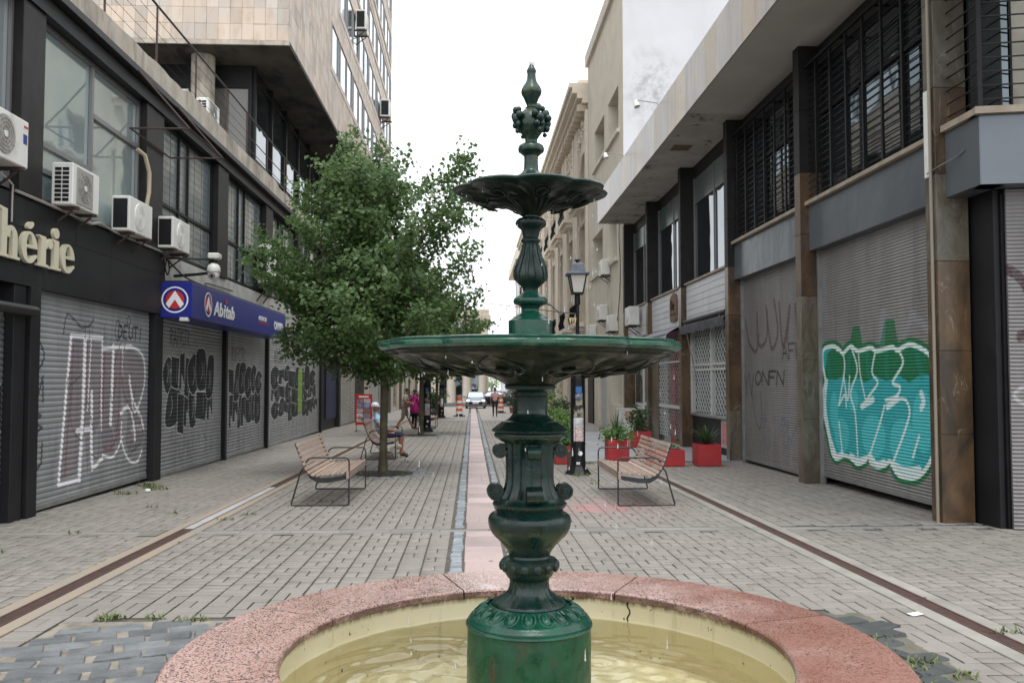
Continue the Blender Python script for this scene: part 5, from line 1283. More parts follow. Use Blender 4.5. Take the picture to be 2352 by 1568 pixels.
def wall_with_holes(x, y0, y1, z0_, z1_, holes, depth, side=-1):
    """wall sheet in plane x with rectangular recesses; street side is -x"""
    ys = sorted({y0, y1, *[h for q in holes for h in q[:2]]}); zz = sorted({z0_, z1_, *[h for q in holes for h in q[2:4]]})
    m = MB()
    for a, b in zip(ys[:-1], ys[1:]):
        for c, d in zip(zz[:-1], zz[1:]):
            if any(h[0] <= a and b <= h[1] and h[2] <= c and d <= h[3] for h in holes): continue
            m.face([(x, b, c), (x, a, c), (x, a, d), (x, b, d)])
    for a, b, c, d in holes:
        X = x + depth
        m.face([(x, a, c), (X, a, c), (X, a, d), (x, a, d)]); m.face([(X, b, c), (x, b, c), (x, b, d), (X, b, d)])
        m.face([(x, a, d), (X, a, d), (X, b, d), (x, b, d)]); m.face([(X, a, c), (x, a, c), (x, b, c), (X, b, c)])
    return m
hb = [(35.15, 37.9, 12.0, 13.9), (39.0, 42.1, 12.0, 13.85), (35.7, 37.9, 6.8, 8.75), (39.6, 43.0, 6.8, 8.75), (34.6, 37.2, .7, 2.8), (38.6, 41.4, -.4, 3.0)]
F_(wall_with_holes(6.0, 34.02, 44.5, -.6, 18.0, hb, .75), 'wall', M_BEIGE, BB, weld=True)
m = MB(); m.box(6.8, 20, 34.05, 44.4, -.6, 17.9); F_(m, 'core', M_BEIGE, BB)
m = MB(); m.face([(6.0, 34.02, 8.0), (20, 34.02, 8.0), (20, 34.02, 18.6), (6.0, 34.02, 18.6)]); F_(m, 'white_gable', M_GABLE, BB)
m = MB(); m.box(5.85, 6.3, 34.03, 44.5, 18.0, 18.6); F_(m, 'roof_edge', M_TRIM, BB)
for a, b, c, d in hb[:4]:
    m = MB(); m.box(6.60, 6.7, a, b, c, d); wn = F_(m, 'window', M_GLASSD, BB)
    f = MB(); f.box(6.54, 6.59, (a + b) / 2 - .05, (a + b) / 2 + .05, c, d); f.box(6.54, 6.59, a, a + .07, c, d); f.box(6.54, 6.59, b - .07, b, c, d); F_(f, 'frame', M_WINFR, BB).parent = wn
for a, b, z in ((34.9, 42.4, 11.86), (35.4, 43.3, 6.66)):
    m = MB(); m.box(5.88, 6.0, a, b, z, z + .16); F_(m, 'sill', M_TRIM, BB)
m = MB(); m.box(6.5, 6.6, 34.6, 37.2, .7, 2.8); F_(m, 'window', M_GLASSD, BB)
m = MB(); m.box(6.2, 6.4, 38.6, 41.4, -.5, 3.0); sh_ = F_(m, 'white_shutter', M_SIDING, BB)
s_ = MB()
for z in np.arange(-.4, 2.95, .12): s_.box(6.17, 6.2, 38.62, 41.38, z, z + .10)
F_(s_, 'slats', M_SIDING, BB, kind='stuff').parent = sh_
m = MB(); m.box(5.93, 5.998, 42.6, 44.4, -.6, 3.4); F_(m, 'dark_pier', M_BLACK, BB)
m = MB(); m.box(5.95, 5.998, 34.05, 44.5, 3.4, 3.6); F_(m, 'string_course', M_TRIM, BB)

# ================================================================ ornate building
M_ORN = mat('ornate_stucco', (.64, .56, .455), (.55, .48, .39), 1.6, rough=.85, dirt=((.34, .28, .21), 1.8, .52, .78, (1, 1, .4)))
M_ORNL = mat('ornate_pale_stucco', (.72, .65, .545), (.64, .575, .485), 2, rough=.85)
OB = thing('ornate_building', 'ornate old building with arched top windows, tall recessed bays and iron balconies', 'building', (6, 70, G(70)))
OY0, OP, ON = 44.6, 5.5, 10
holes = []
for k in range(ON):
    a = OY0 + k * OP + .5; b = a + 2.9
    holes += [(a, b, 5.0, 10.2), (a, b, 11.4, 14.0), (a, b, -.9, 3.6)]
F_(wall_with_holes(6.0, OY0, OY0 + ON * OP, -1.2, 16.2, holes, .6), 'wall', M_ORN, OB, weld=True)
m = MB(); m.box(6.62, 20, OY0 + .1, OY0 + ON * OP - .1, -1.2, 16); F_(m, 'core', M_BLACK, OB)
co = MB()
for (xx, za, zb) in ((5.72, 16.2, 16.45), (5.45, 16.45, 16.7), (5.2, 16.7, 17.0), (5.05, 17.0, 17.25)): co.box(xx, 6.6, OY0 + .0, OY0 + ON * OP, za, zb - .002)
co.box(5.6, 6.6, OY0 + .5, OY0 + ON * OP, 17.25, 17.6); F_(co, 'cornice', M_ORNL, OB)
dn = MB()
for y in np.arange(OY0 + .3, OY0 + ON * OP, .9): dn.box(5.5, 5.995, y, y + .35, 15.85, 16.195)
F_(dn, 'cornice_bracket', M_ORN, OB, kind='stuff')
od = MB(); r = random.Random(6)
for k in range(ON):
    y0_ = OY0 + k * OP
    for _ in range(26):
        y = y0_ + r.uniform(.2, 4.4); z = 14.5 + r.uniform(0, 1.2); od.ball((5.96, y, z), r.uniform(.05, .16), r.uniform(.08, .22), r.uniform(.07, .2), 6, 4)
F_(od, 'stucco_relief', M_ORNL, OB, kind='stuff')
for k in range(ON):
    a = OY0 + k * OP + .5; b = a + 2.9
    for (c, d) in ((5.0, 10.2), (11.4, 14.0)):
        m = MB(); m.face([(6.59, b, c), (6.59, a, c), (6.59, a, d), (6.59, b, d)]); wn = F_(m, 'window', M_GLASSD, OB)
        f = MB(); f.box(6.5, 6.58, (a + b) / 2 - .06, (a + b) / 2 + .06, c, d); f.box(6.5, 6.58, a, a + .1, c, d); f.box(6.5, 6.58, b - .1, b, c, d)
        if d < 11: f.box(6.48, 6.579, a + .1, b - .1, 7.6, 8.2)
        F_(f, 'frame', M_ORNL, OB).parent = wn
    # arch spandrels over the top windows
    ar = MB(); n = 12; rr = 1.45; cy_ = (a + b) / 2
    for i in range(n):
        t0, t1 = PI * i / n, PI * (i + 1) / n
        p0 = (cy_ - rr * math.cos(t0), 14.0 + .0 - 1.0 + 1.0 * math.sin(t0)); p1 = (cy_ - rr * math.cos(t1), 13.0 + 1.0 * math.sin(t1))
        ar.add([(6.02, p0[0], p0[1]), (6.02, p1[0], p1[1]), (6.02, p1[0], 14.01), (6.02, p0[0], 14.01), (6.45, p0[0], p0[1]), (6.45, p1[0], p1[1])], [(0, 1, 2, 3), (0, 4, 5, 1)])
    F_(ar, 'arch', M_ORN, OB)
    for yy in (a - .62, b + .28, b + .95):
        pl_ = MB(); pl_.box(5.86, 5.997, yy, yy + .38, -1.2, 15.8); F_(pl_, 'pilaster', M_ORNL, OB)
    for z in (4.55, 11.0):
        bl = MB(); bl.box(5.35, 5.855, a + .0, b + .0, z, z + .22); bl.box(5.55, 5.855, a + .2, b - .2, z - .22, z - .002); bo = F_(bl, 'balcony', M_ORNL, OB)
        ra = MB(); ra.tube([(5.4, a + .05, z + 1.15), (5.4, b - .05, z + 1.15)], .03, 5); ra.tube([(5.4, a + .05, z + .32), (5.4, b - .05, z + .32)], .02, 5)
        for q in range(9):
            yy = a + .1 + q * (b - a - .2) / 8; ra.tube([(5.4, yy, z + .22), (5.33, yy + .1, z + .55), (5.42, yy - .06, z + .85), (5.4, yy, z + 1.15)], .022, 4)
        F_(ra, 'iron_railing', M_BLACK, OB).parent = bo
    sf = MB(); sf.face([(6.59, b, -1.2), (6.59, a, -1.2), (6.59, a, 3.6), (6.59, b, 3.6)]); F_(sf, 'doorway', M_PALE if k % 3 else M_DARKCL, OB)
# further buildings
FB2 = thing('corner_building', 'distant building with a jutting cornice past the ornate one', 'building', (7, 112, G(112)))
m = MB(); m.box(6.2, 20, 103, 125, -1.5, 17.2); F_(m, 'wall', M_ORN, FB2); m = MB(); m.box(5.2, 6.19, 103, 125, 16.2, 17.4); F_(m, 'cornice', M_ORNL, FB2)
for k in range(5):
    for z in (4.5, 9, 12.8):
        m = MB(); m.box(6.1, 6.195, 104 + k * 4.2, 105.8 + k * 4.2, z, z + 2.4); F_(m, 'window', M_GLASSD, FB2)
LR = thing('low_shop_row', 'low pale row of shops beyond the tower, half hidden by the trees', 'building', (-6, 75, G(75)))
m = MB(); m.box(-16, -6.0, 60.1, 97, -1.5, 7.2); F_(m, 'wall', M_PALE, LR); m = MB(); m.box(-16, -5.8, 60.1, 97, 7.2, 7.5); F_(m, 'roof_edge', M_TRIM, LR)
for k in range(7):
    m = MB(); m.box(-5.995, -5.93, 61 + k * 5, 64.2 + k * 5, -.9, 2.4); F_(m, 'shop_window', M_GLASSD if k % 2 else M_BLACK, LR)
    m = MB(); m.box(-5.995, -5.94, 61.3 + k * 5, 62.8 + k * 5, 4.1, 6.2); F_(m, 'window', M_GLASSD, LR)
    m = MB(); m.box(-5.995, -5.85, 64.5 + k * 5, 65.4 + k * 5, -1.2, 7.19); F_(m, 'pilaster', M_CREAMW, LR)
EB = thing('columned_building', 'cream building with tall columns closing the end of the street', 'building', (-4, 112, G(112)))
m = MB(); m.box(-16, 2.1, 112, 130, -1.6, 9.6); F_(m, 'wall', M_ORNL, EB)
m = MB(); m.box(-16.2, 2.4, 111.6, 130, 9.6, 10.2); m.box(-16.2, 2.3, 111.75, 130, 7.4, 7.75); m.box(-16, 2.2, 111.8, 130, 10.2, 10.9); F_(m, 'cornice', M_ORN, EB)
for k in range(9):
    x = 1.35 - k * 2.0
    m = MB(); m.lathe([(.62, -1.6), (.55, -1.0), (.50, 6.6), (.62, 6.9), (.62, 7.4)], 14, (x, 111.6, 0)); F_(m, 'column', M_ORNL, EB, smooth=50)
    m = MB(); m.box(x - 1.4, x - .62, 111.93, 111.99, -1.2, 6.2); F_(m, 'window', M_GLASSD, EB)
    m = MB(); m.box(x - 1.4, x - .5, 111.93, 111.99, 7.9, 9.2); F_(m, 'window', M_GLASSD, EB)
# ================================================================ signs
M_CREAMP = mat('cream_letter_paint', (.60, .56, .42), rough=.5)
CS = thing('sign', 'long black fascia sign with raised cream letters reading cherie above the near left shutter', 'sign', (-5.86, 11.5, 3.0))
csi = MW[CS.name].inverted()
ye = [5.0, 6.7, 8.4, 10.1, 11.62, 13.1, 14.35, 15.55, 16.78]
for a, b in zip(ye[:-1], ye[1:]):
    for za, zb in ((2.955, 3.70), (3.704, 4.10)):
        m = MB(); m.box(-6.13, -5.86 + RD.uniform(-.002, .002), a + .002, b - .002, za, zb); F_(m, 'fascia_panel', M_FASC, CS)
def YZ(x): return lambda u, v, d: (x + d, u, v)
def ringp(cx, cy, a, b, ti, tv, a0, a1, n=26):
    o = [(cx + a * math.cos(t), cy + b * math.sin(t)) for t in np.linspace(a0, a1, n)]
    i = [(cx + (a - ti) * math.cos(t), cy + (b - tv) * math.sin(t)) for t in np.linspace(a1, a0, n)]
    return o, i
def letter(shapes, y, z, s_=1.0):
    m = MB()
    for k, sh_ in enumerate(shapes):
        d1 = .052 - .0012 * k
        if sh_[0] == 'p':
            pts = [(y + p[0] * s_, z + p[1] * s_) for p in sh_[1]]; m.prism(pts, 0, d1, YZ(-5.858))
        else:
            o, i = ringp(*sh_[1]); n = len(o); f = YZ(-5.858)
            for q in range(n - 1):
                quad = [o[q], o[q + 1], i[n - 2 - q], i[n - 1 - q]]
                m.prism([(y + p[0] * s_, z + p[1] * s_) for p in quad], 0, d1, f)
    F_(m, 'letter', M_CREAMP, CS)
XH = .41
def bar(x0, x1, y0, y1): return ('p', [(x0, y0), (x1, y0), (x1, y1), (x0, y1)])
def ell(cx, cy, a, b, rot=0, n=16): return ('p', [(cx + a * math.cos(t) * math.cos(rot) - b * math.sin(t) * math.sin(rot), cy + a * math.cos(t) * math.sin(rot) + b * math.sin(t) * math.cos(rot)) for t in np.linspace(0, 2 * PI, n + 1)[:-1]])
E_ = [('r', (.21, XH / 2, .205, XH / 2 + .005, .125, .035, .0, 2 * PI - .62, 34)), ('p', [(.07, .20), (.35, .20), (.41, .215), (.40, .245), (.07, .235)]), ('p', [(.30, .02), (.42, .10), (.40, .13), (.27, .05)])]
H_ = [bar(.06, .19, 0, .60), ('p', [(0, .60), (.06, .565), (.19, .60), (.19, .605), (0, .622)]), bar(-.01, .25, -.001, .035), ('r', (.30, .26, .155, .155, .125, .06, 0, PI, 20)), bar(.33, .455, 0, .265), bar(.28, .52, -.001, .035)]
C_ = [('r', (.21, XH / 2, .205, XH / 2 + .005, .125, .04, .75, 2 * PI - .62, 34)), ell(.33, .31, .065, .06)]
R_ = [bar(.06, .19, 0, .40), ('p', [(0, .40), (.06, .37), (.19, .40), (.19, .41), (0, .418)]), bar(-.01, .27, -.001, .035), ell(.32, .335, .075, .07), ('p', [(.18, .26), (.24, .36), (.32, .405), (.31, .36), (.22, .25)])]
I_ = [bar(.06, .19, 0, .40), ('p', [(0, .40), (.06, .37), (.19, .40), (.19, .41), (0, .418)]), bar(-.01, .26, -.001, .035), ell(.12, .51, .082, .075)]
for sh_, y in ((C_, 10.44), (H_, 10.90), (E_ + [ell(.24, .50, .085, .042, .45)], 11.44), (R_, 11.90), (I_, 12.27), (E_, 12.53)): letter(sh_, y, 3.25)
CBL = thing('cable', 'pale loose cable hanging over the black fascia above the cream letters', 'cable', (-5.84, 10.9, 4.2))
m = MB(); m.tube([(-5.8, 10.3, 4.45), (-5.8, 10.75, 4.28), (-5.78, 11.0, 4.22), (-5.82, 11.22, 4.18), (-5.84, 11.25, 4.05), (-5.845, 11.26, 3.72)], .012, 6); F_(m, 'strand', mat('pale_cable', (.45, .42, .38), rough=.6), CBL, smooth=50)
# blue box sign
M_BLUE = mat('blue_sign_face', (.012, .018, .20), (.014, .022, .235), .6, rough=.35); M_SWH = mat('sign_white', (.78, .78, .80), rough=.5); M_SRED = mat('sign_red', (.52, .022, .012), rough=.5)
BS = thing('sign', 'blue box sign with a red and white arrow emblem and the word Abitab', 'sign', (-5.6, 20, 2.9))
BX, BY0, BY1, BZ0, BZ1 = -5.30, 16.68, 25.0, 2.90, 3.57
m = MB(); m.box(-5.9, BX, BY0, BY1, BZ0, BZ1); F_(m, 'box', M_BLUE, BS, bev=.008)
m = MB(); m.box(-5.89, BX - .02, BY0 + .02, BY1 - .02, BZ1 + .001, BZ1 + .03); F_(m, 'top_edge', M_DARKST, BS)
FR = lambda u, v, d: (u, BY0 - .002 - d, v); SD = lambda u, v, d: (BX + .002 + d, u, v)
def emblem(fn, cu, cv, r):
    o, i = ringp(cu, cv, r, r, r * .11, r * .11, 0, 2 * PI, 40); m = MB(); n = len(o)
    for q in range(n - 1): m.prism([o[q], o[q + 1], i[n - 2 - q], i[n - 1 - q]], 0, .004, fn)
    F_(m, 'emblem_ring', M_SWH, BS)
    m = MB(); m.prism([(cu + r * .68 * math.cos(t), cv + r * .68 * math.sin(t)) for t in np.linspace(0, 2 * PI, 33)[:-1]], 0, .004, fn); F_(m, 'emblem_disc', M_SRED, BS)
    m = MB()
    m.prism([(cu, cv + r * .68), (cu + r * .68, cv - r * .32), (cu + r * .42, cv - r * .62), (cu, cv + r * .02)], .0045, .008, fn)
    m.prism([(cu, cv + r * .68), (cu, cv + r * .02), (cu - r * .42, cv - r * .62), (cu - r * .68, cv - r * .32)], .0045, .008, fn); F_(m, 'emblem_arrow', M_SWH, BS)
emblem(FR, -5.61, 3.235, .25); emblem(SD, 17.72, 3.235, .245)
def text(txt, size, M, mt, parent, name='lettering', ext=.003, shear=0, off=0, sx=1):
    cu = bpy.data.curves.new('txt', 'FONT'); cu.body = txt; cu.size = size; cu.extrude = ext; cu.shear = shear; cu.offset = off
    ob = bpy.data.objects.new('txt', cu); COL.objects.link(ob)
    dg = bpy.context.evaluated_depsgraph_get(); me = bpy.data.meshes.new_from_object(ob.evaluated_get(dg))
    bpy.data.objects.remove(ob)
    me.transform(MW[parent.name].inverted() @ M @ Matrix.Scale(sx, 4, (1, 0, 0))); me.materials.clear(); me.materials.append(mt); me.name = name
    return link(name, me, parent)
def MSD(y, z): return Matrix(((0, 0, 1, BX + .006), (1, 0, 0, y), (0, 1, 0, z), (0, 0, 0, 1)))
text('Ab', .40, MSD(18.10, 3.06), M_SWH, BS, shear=.2, off=.012, sx=1.35); text('i', .40, MSD(18.78, 3.06), M_SWH, BS, shear=.2, off=.012, sx=1.35); text('tab', .40, MSD(18.94, 3.06), M_SWH, BS, shear=.2, off=.012, sx=1.35)
m = MB(); m.prism([(18.90, 3.36), (19.03, 3.36), (19.06, 3.44), (18.93, 3.44)], .005, .008, SD); F_(m, 'red_dot', M_SRED, BS)
text('AGENCIA', .15, MSD(21.85, 3.22), M_SWH, BS, off=.004, sx=1.3); m = MB(); m.prism([(21.85, 3.15), (23.0, 3.15), (23.0, 3.175), (21.85, 3.175)], 0, .004, SD); F_(m, 'underline', M_SRED, BS)
text('CAMBIO', .28, MSD(23.55, 3.1), M_SWH, BS, off=.012)
m = MB(); m.box(-5.52, -5.36, 16.66, 16.78, 2.83, 2.9); F_(m, 'sensor', M_WHITE, BS, bev=.01)
# dome camera
DC = thing('security_camera', 'white dome security camera on a bracket above the blue sign', 'security camera', (-5.02, 17.1, 3.82))
m = MB(); m.lathe([(.0, .17), (.05, .165), (.10, .13), (.125, .07), (.13, .0), (.125, -.01)][::-1], 20); m.build('housing', M_WHITE, DC, smooth=60)
m = MB(); m.ball((0, 0, -.05), .115, n=16, m=10); m.build('ball', M_WHITE, DC, smooth=80)
m = MB(); m.cyl((.0, -.085, -.075), (.0, -.122, -.09), .062, n=16); m.build('lens', M_GREYPL, DC, smooth=40); m = MB(); m.cyl((.0, -.12, -.09), (0, -.13, -.093), .028, n=12); m.build('lens_glass', M_BLACK, DC)
m = MB(); m.tube([(-.05, .1, .0), (-.4, .25, -.02), (-.86, .3, -.05)], .03, 8); m.tube([(0, 0, .17), (0, 0, .24), (-.86, -.1, .25)], .02, 6); m.build('bracket', M_DARKST, DC, smooth=50)
m = MB(); m.box(-.10, .12, -.1, .12, .25, .36); m.build('antenna_box', M_WHITE, DC, bev=.02)
# awning skeleton on the left facade
AF = thing('awning_skeleton', 'bare rusty awning frame of thin bars jutting from the left facade under the terrace', 'frame', (-5.8, 15.5, 6.0))
m = MB()
A, B_, C_2, D_ = (-5.85, 15.0, 6.02), (-4.85, 15.0, 6.02), (-4.85, 17.0, 6.02), (-5.85, 17.0, 6.02)
for a, b in ((A, B_), (B_, C_2), (C_2, D_), (B_, (-5.75, 15.0, 7.05)), (C_2, (-5.75, 17.0, 7.05)), (D_, A)): m.tube([a, b], .018, 5)
F_(m, 'bars', M_RUSTY, AF)
HS = thing('drain_hose', 'thick beige hose hanging from the left window over an air conditioner', 'hose', (-5.8, 15.6, 5.0))
m = MB(); m.tube([(-5.86, 15.35, 5.75), (-5.78, 15.5, 5.68), (-5.74, 15.62, 5.4), (-5.74, 15.62, 5.05), (-5.76, 15.55, 4.75)], .035, 8); F_(m, 'tube', mat('beige_hose', (.42, .34, .24), rough=.6), HS, smooth=60)
def cable(label, pts, r=.012, mt=None, group='loose cables on the facades'):
    t = thing('cable', label, 'cable', pts[0], 0, group); m = MB(); m.tube(spl(pts, 5), r, 5); F_(m, 'strand', mt or M_BLACK, t, smooth=60)
cable('black cable sagging from the last air conditioner to the dome camera', [(-5.86, 16.6, 4.12), (-5.7, 16.8, 3.9), (-5.6, 17.3, 3.72), (-5.5, 18.2, 3.66), (-5.84, 19.4, 3.85), (-5.86, 21.5, 3.9)], .018)
cable('coil of black cable hanging beside the blue sign corner', [(-5.84, 16.66, 4.1), (-5.82, 16.72, 3.85), (-5.80, 16.8, 3.72), (-5.8, 16.9, 3.86), (-5.82, 16.84, 4.02), (-5.84, 16.75, 3.8), (-5.84, 16.78, 3.58)], .014)
cable('grey conduit running along the top of the black fascia', [(-5.83, 11.3, 4.13), (-5.82, 12.6, 4.12), (-5.8, 13.4, 4.09), (-5.76, 13.7, 4.14), (-5.82, 14.6, 4.12), (-5.84, 16.6, 4.13)], .022, M_GREYPL)
cable('thin dark wire drooping down the beige wall near the street corner', [(5.96, 34.6, 9.2), (5.95, 34.9, 7.6), (5.93, 34.5, 6.4), (5.95, 34.8, 5.2), (5.95, 35.4, 4.1)], .018)
cable('thin wire between the marble pillars under the grey panels', [(5.93, 11.0, 4.40), (5.96, 10.8, 4.44), (6.05, 10.62, 4.50), (6.09, 10.4, 4.56)], .008, M_GALV)
# ================================================================ air conditioners
def make_ac(name, label, kind, w_=.82, h_=.58, d=.30, cat='air conditioner', group=None):
    t = thing(name, label, cat, (0, 0, 0), 0, group)
    m = MB(); m.box(.0, d, 0, w_, 0, h_); m.build('casing', M_WHITE, t, bev=.014)
    cy, cz, r = w_ * .42, h_ * .5, h_ * .40
    m = MB()
    if kind == 'square':
        m.box(d + .001, d + .012, cy - r * 1.05, cy + r * 1.1, cz - r * 1.08, cz + r * 1.08); m.build('fan_grille', M_GREYPL, t, bev=.003)
    else:
        m.cyl((d + .001, cy, cz), (d + .014, cy, cz), r, r * .97, 28); m.build('fan_grille', M_GREYPL if kind == 'round' else M_WHITE, t)
    m = MB()
    for q in range(1, 5):
        m.tube([(d + .017, cy + r * q / 5 * math.cos(a), cz + r * q / 5 * math.sin(a)) for a in np.linspace(0, 2 * PI, 21)[:-1]], .0045, 4, closed=True)
    for q in range(10):
        a = 2 * PI * q / 10 + .3; m.tube([(d + .016, cy + r * .2 * math.cos(a), cz + r * .2 * math.sin(a)), (d + .016, cy + r * .95 * math.cos(a + .5), cz + r * .95 * math.sin(a + .5))], .004, 4)
    m.build('grille_wire', M_GREYPL if kind != 'white' else M_WHITE, t, kind='stuff')
    m = MB(); m.cyl((d + .012, cy, cz), (d + .026, cy, cz), r * .17, n=14); m.build('hub', M_WHITE, t, smooth=40)
    m = MB()
    if kind == 'square':
        for i in range(2):
            for j in range(8): m.box(.05 + i * .105, .14 + i * .105, -.004, .001, .05 + j * .062, .095 + j * .062)
    else: m.box(.03, d - .04, -.004, .001, .05, h_ - .05)
    m.build('side_louvre', M_BLACK, t)
    m = MB()
    for yy in (.12, w_ - .16):
        m = MB(); m.box(-.05, d + .03, yy, yy + .04, -.045, -.003); m.xbox(Matrix.Translation((-.05, yy, -.3)) @ Matrix.Rotation(math.radians(-38), 4, 'Y'), 0, .38, .0, .03, 0, .025); m.build('bracket', M_RUSTY, t)
    return t
ACG = 'air conditioners on the left facade'
def put(t, x, y, z, rz=0, s=None):
    t.location = (x, y, z); t.rotation_euler = (0, 0, rz); MW[t.name] = Matrix.Translation((x, y, z)) @ Matrix.Rotation(rz, 4, 'Z')
    if s: t.scale = (s, s, s)
    return t
a1_ = make_ac('air_conditioner', 'white air conditioner with a ringed round fan and stickers at the left picture edge', 'round', .98, .60, group=ACG); put(a1_, -5.90, 10.16, 4.36)
m = MB(); m.box(.301, .304, .86, .95, .50, .53); m.build('red_sticker', M_SRED, a1_); m = MB(); m.box(.301, .304, .85, .94, .30, .42); m.build('blue_sticker', M_BLUE, a1_)
a2_ = make_ac('air_conditioner', 'white air conditioner with a square grey fan panel and slotted side', 'square', .86, .60, group=ACG); put(a2_, -5.90, 12.38, 4.17)
a3_ = make_ac('air_conditioner', 'white air conditioner with a white round fan, between the square-fan one and the blue sign', 'white', 1.0, .58, group=ACG); put(a3_, -5.90, 14.42, 4.16)
a4_ = copy_tree(a3_, None, (-5.90, 16.5, 4.20), 0, 'white air conditioner on a rusty bracket directly above the blue sign corner'); a4_.scale = (1, .95, 1.02)
a6_ = copy_tree(a3_, None, (-5.90, 24.1, 4.4), 0, 'tall white air conditioner with a dark open side at the tree edge'); a6_.scale = (1, 1, 1.85)
copy_tree(a2_, None, (-6.30, 19.85, 7.55), 0, 'white air conditioner standing on the terrace parapet behind the railing', 'air conditioners up on the terrace and tower')
copy_tree(a3_, None, (-5.55, 40.9, 18.4), 0, 'air conditioner high on the tower above a strip window', 'air conditioners up on the terrace and tower').scale = (1.6, 1, 1.6)
copy_tree(a3_, None, (-5.55, 52.0, 17.6), 0, 'air conditioner near the far edge of the tower', 'air conditioners up on the terrace and tower').scale = (1.9, 1.2, 1.8)
for x, y, z, lb_ in ((5.98, 38.3, 6.32, 'white air conditioner under the upper window of the beige building'), (5.98, 39.0, 4.4, 'white air conditioner right beside the lamp post pole on the beige wall'), (5.98, 42.6, 3.75, 'lowest air conditioner behind the lamp post on the beige wall'), (5.98, 36.3, 3.75, 'low white air conditioner at the near end of the beige wall'), (6.0, 31.9, 3.72, 'white air conditioner on the siding beside the last marble pillar')):
    copy_tree(a3_, None, (x, y, z), PI, lb_, 'air conditioners on the beige wall').scale = (1.2, .95, 1.15)
WL = thing('street_light', 'small grey street light head on an arm at the ornate facade', 'light', (6, 58, 6.4))
m = MB(); m.tube([(0, 0, -.4), (-.3, 0, 0), (-.8, -.3, .35)], .04, 6); m.build('arm', M_GALV, WL); m = MB(); m.ball((-1.1, -.4, .5), .42, .14, .09, 10, 6, Matrix.Rotation(.5, 4, 'Y')); m.build('head', M_GREYPL, WL, smooth=60)
WR = thing('wire', 'thin dark wire strung across the street to the lamp post', 'wire', (0, 30, 5))
m = MB(); m.tube([(2.15, 17.5, 3.05), (.5, 40, 5.3), (-1.5, 62, 6.5), (-5.9, 80, 7.2)], .012, 4); F_(m, 'strand', M_BLACK, WR)
BN = thing('bunting', 'scrap of yellow and purple bunting tied to the lamp post', 'bunting', (2.12, 17.4, 2.95))
for i, c in enumerate(((.55, .40, .05), (.30, .25, .55), (.55, .42, .08))):
    m = MB(); m.add([(-.05 * i - .02, 0, .02), (-.05 * i - .07, .01, .03), (-.05 * i - .05, -.015, -.13)], [(0, 1, 2)]); m.build('flag', mat('bunting_cloth_' + 'abc'[i], c, rough=.9), BN)
# ================================================================ lamp posts
LP = thing('lamp_post', 'black lamp post covered in stickers with a glass lantern on the right', 'lamp post', (2.13, 17.5, G(17.5)), 0, 'lamp posts')
m = MB(); sq = lambda r: [(r * math.cos(a), r * math.sin(a)) for a in (PI / 4, 3 * PI / 4, 5 * PI / 4, 7 * PI / 4)]
def sqloft(rows, n=4, ph=PI / 4):
    m = MB(); vs = []
    for r, z in rows: vs += [(r * math.cos(ph + 2 * PI * k / n), r * math.sin(ph + 2 * PI * k / n), z) for k in range(n)]
    m.add(vs, [(i * n + k, i * n + (k + 1) % n, (i + 1) * n + (k + 1) % n, (i + 1) * n + k) for i in range(len(rows) - 1) for k in range(n)] + [tuple(range(n))[::-1], tuple((len(rows) - 1) * n + k for k in range(n))]); return m
sqloft([(.28, 0), (.26, .03), (.165, .16), (.155, .2), (.15, 1.9), (.11, 2.1)], 8, PI / 8).build('base', M_BLACK, LP)
m = MB(); m.cyl((0, 0, 2.05), (0, 0, 3.46), .042, .036, 12); m.build('pole', M_BLACK, LP, smooth=50)
m = MB(); m.cyl((0, 0, 3.40), (0, 0, 3.62), .06, .055, 12); m.build('collar', M_BLACK, LP, smooth=50)
Zl = 3.62
gl_ = sqloft([(.135, Zl + .03), (.225, Zl + .37)]); M_LANT = NT('lantern_glass'); M_LANT = M_LANT.done((.62, .60, .55), .25, 0, .5); gl_.build('lantern_glass', M_LANT, LP)
m = MB()
for k in range(4):
    a = PI / 4 + k * PI / 2; m.tube([(.14 * math.cos(a), .14 * math.sin(a), Zl), (.235 * math.cos(a), .235 * math.sin(a), Zl + .38)], .014, 4)
m.build('lantern_frame', M_BLACK, LP); sqloft([(.16, Zl - .01), (.165, Zl + .025)]).build('lantern_base', M_BLACK, LP)
M_ROOF = mat('weathered_blue_grey_metal', (.13, .155, .19), (.085, .10, .125), 6, rough=.6)
sqloft([(.30, Zl + .375), (.32, Zl + .40), (.31, Zl + .425), (.21, Zl + .44), (.17, Zl + .59), (.12, Zl + .625)]).build('lantern_roof', M_ROOF, LP)
m = MB(); m.lathe([(.03, Zl + .62), (.03, Zl + .66), (.075, Zl + .68), (.06, Zl + .70), (.0, Zl + .705)], 12); m.build('finial', M_BLACK, LP, smooth=50)
def sticker(z0_, z1_, mt, a0=-2.3, a1=-.8, parent=LP, r=.156):
    m = MB(); n = 8; ang = np.linspace(a0, a1, n + 1); R_8 = lambda a: r * math.cos(PI / 8) / math.cos(((a - PI / 8 + 100 * PI) % (PI / 4)) - PI / 8)
    vs = [(R_8(a) * math.cos(a), R_8(a) * math.sin(a), z) for z in (z0_, z1_) for a in ang]
    m.add(vs, [(i, i + 1, n + 2 + i, n + 1 + i) for i in range(n)]); m.build('sticker', mt, parent)
M_POST = mat('poster_paper', (.62, .62, .64), (.45, .42, .42), 9, .5, .62, rough=.8); M_POSTR = mat('red_printed_paper', (.62, .6, .6), (.55, .2, .2), 16, .48, .6, rough=.8, stretch=(1, 1, 4)); M_POSTO = mat('torn_old_paper', (.36, .32, .26), (.03, .03, .03), 8, .45, .55, rough=.9)
sticker(.92, 1.13, M_POST); sticker(.66, .915, M_POSTR); sticker(1.14, 1.36, M_POSTO); sticker(1.37, 1.62, M_POSTO, -2.0, -1.0)
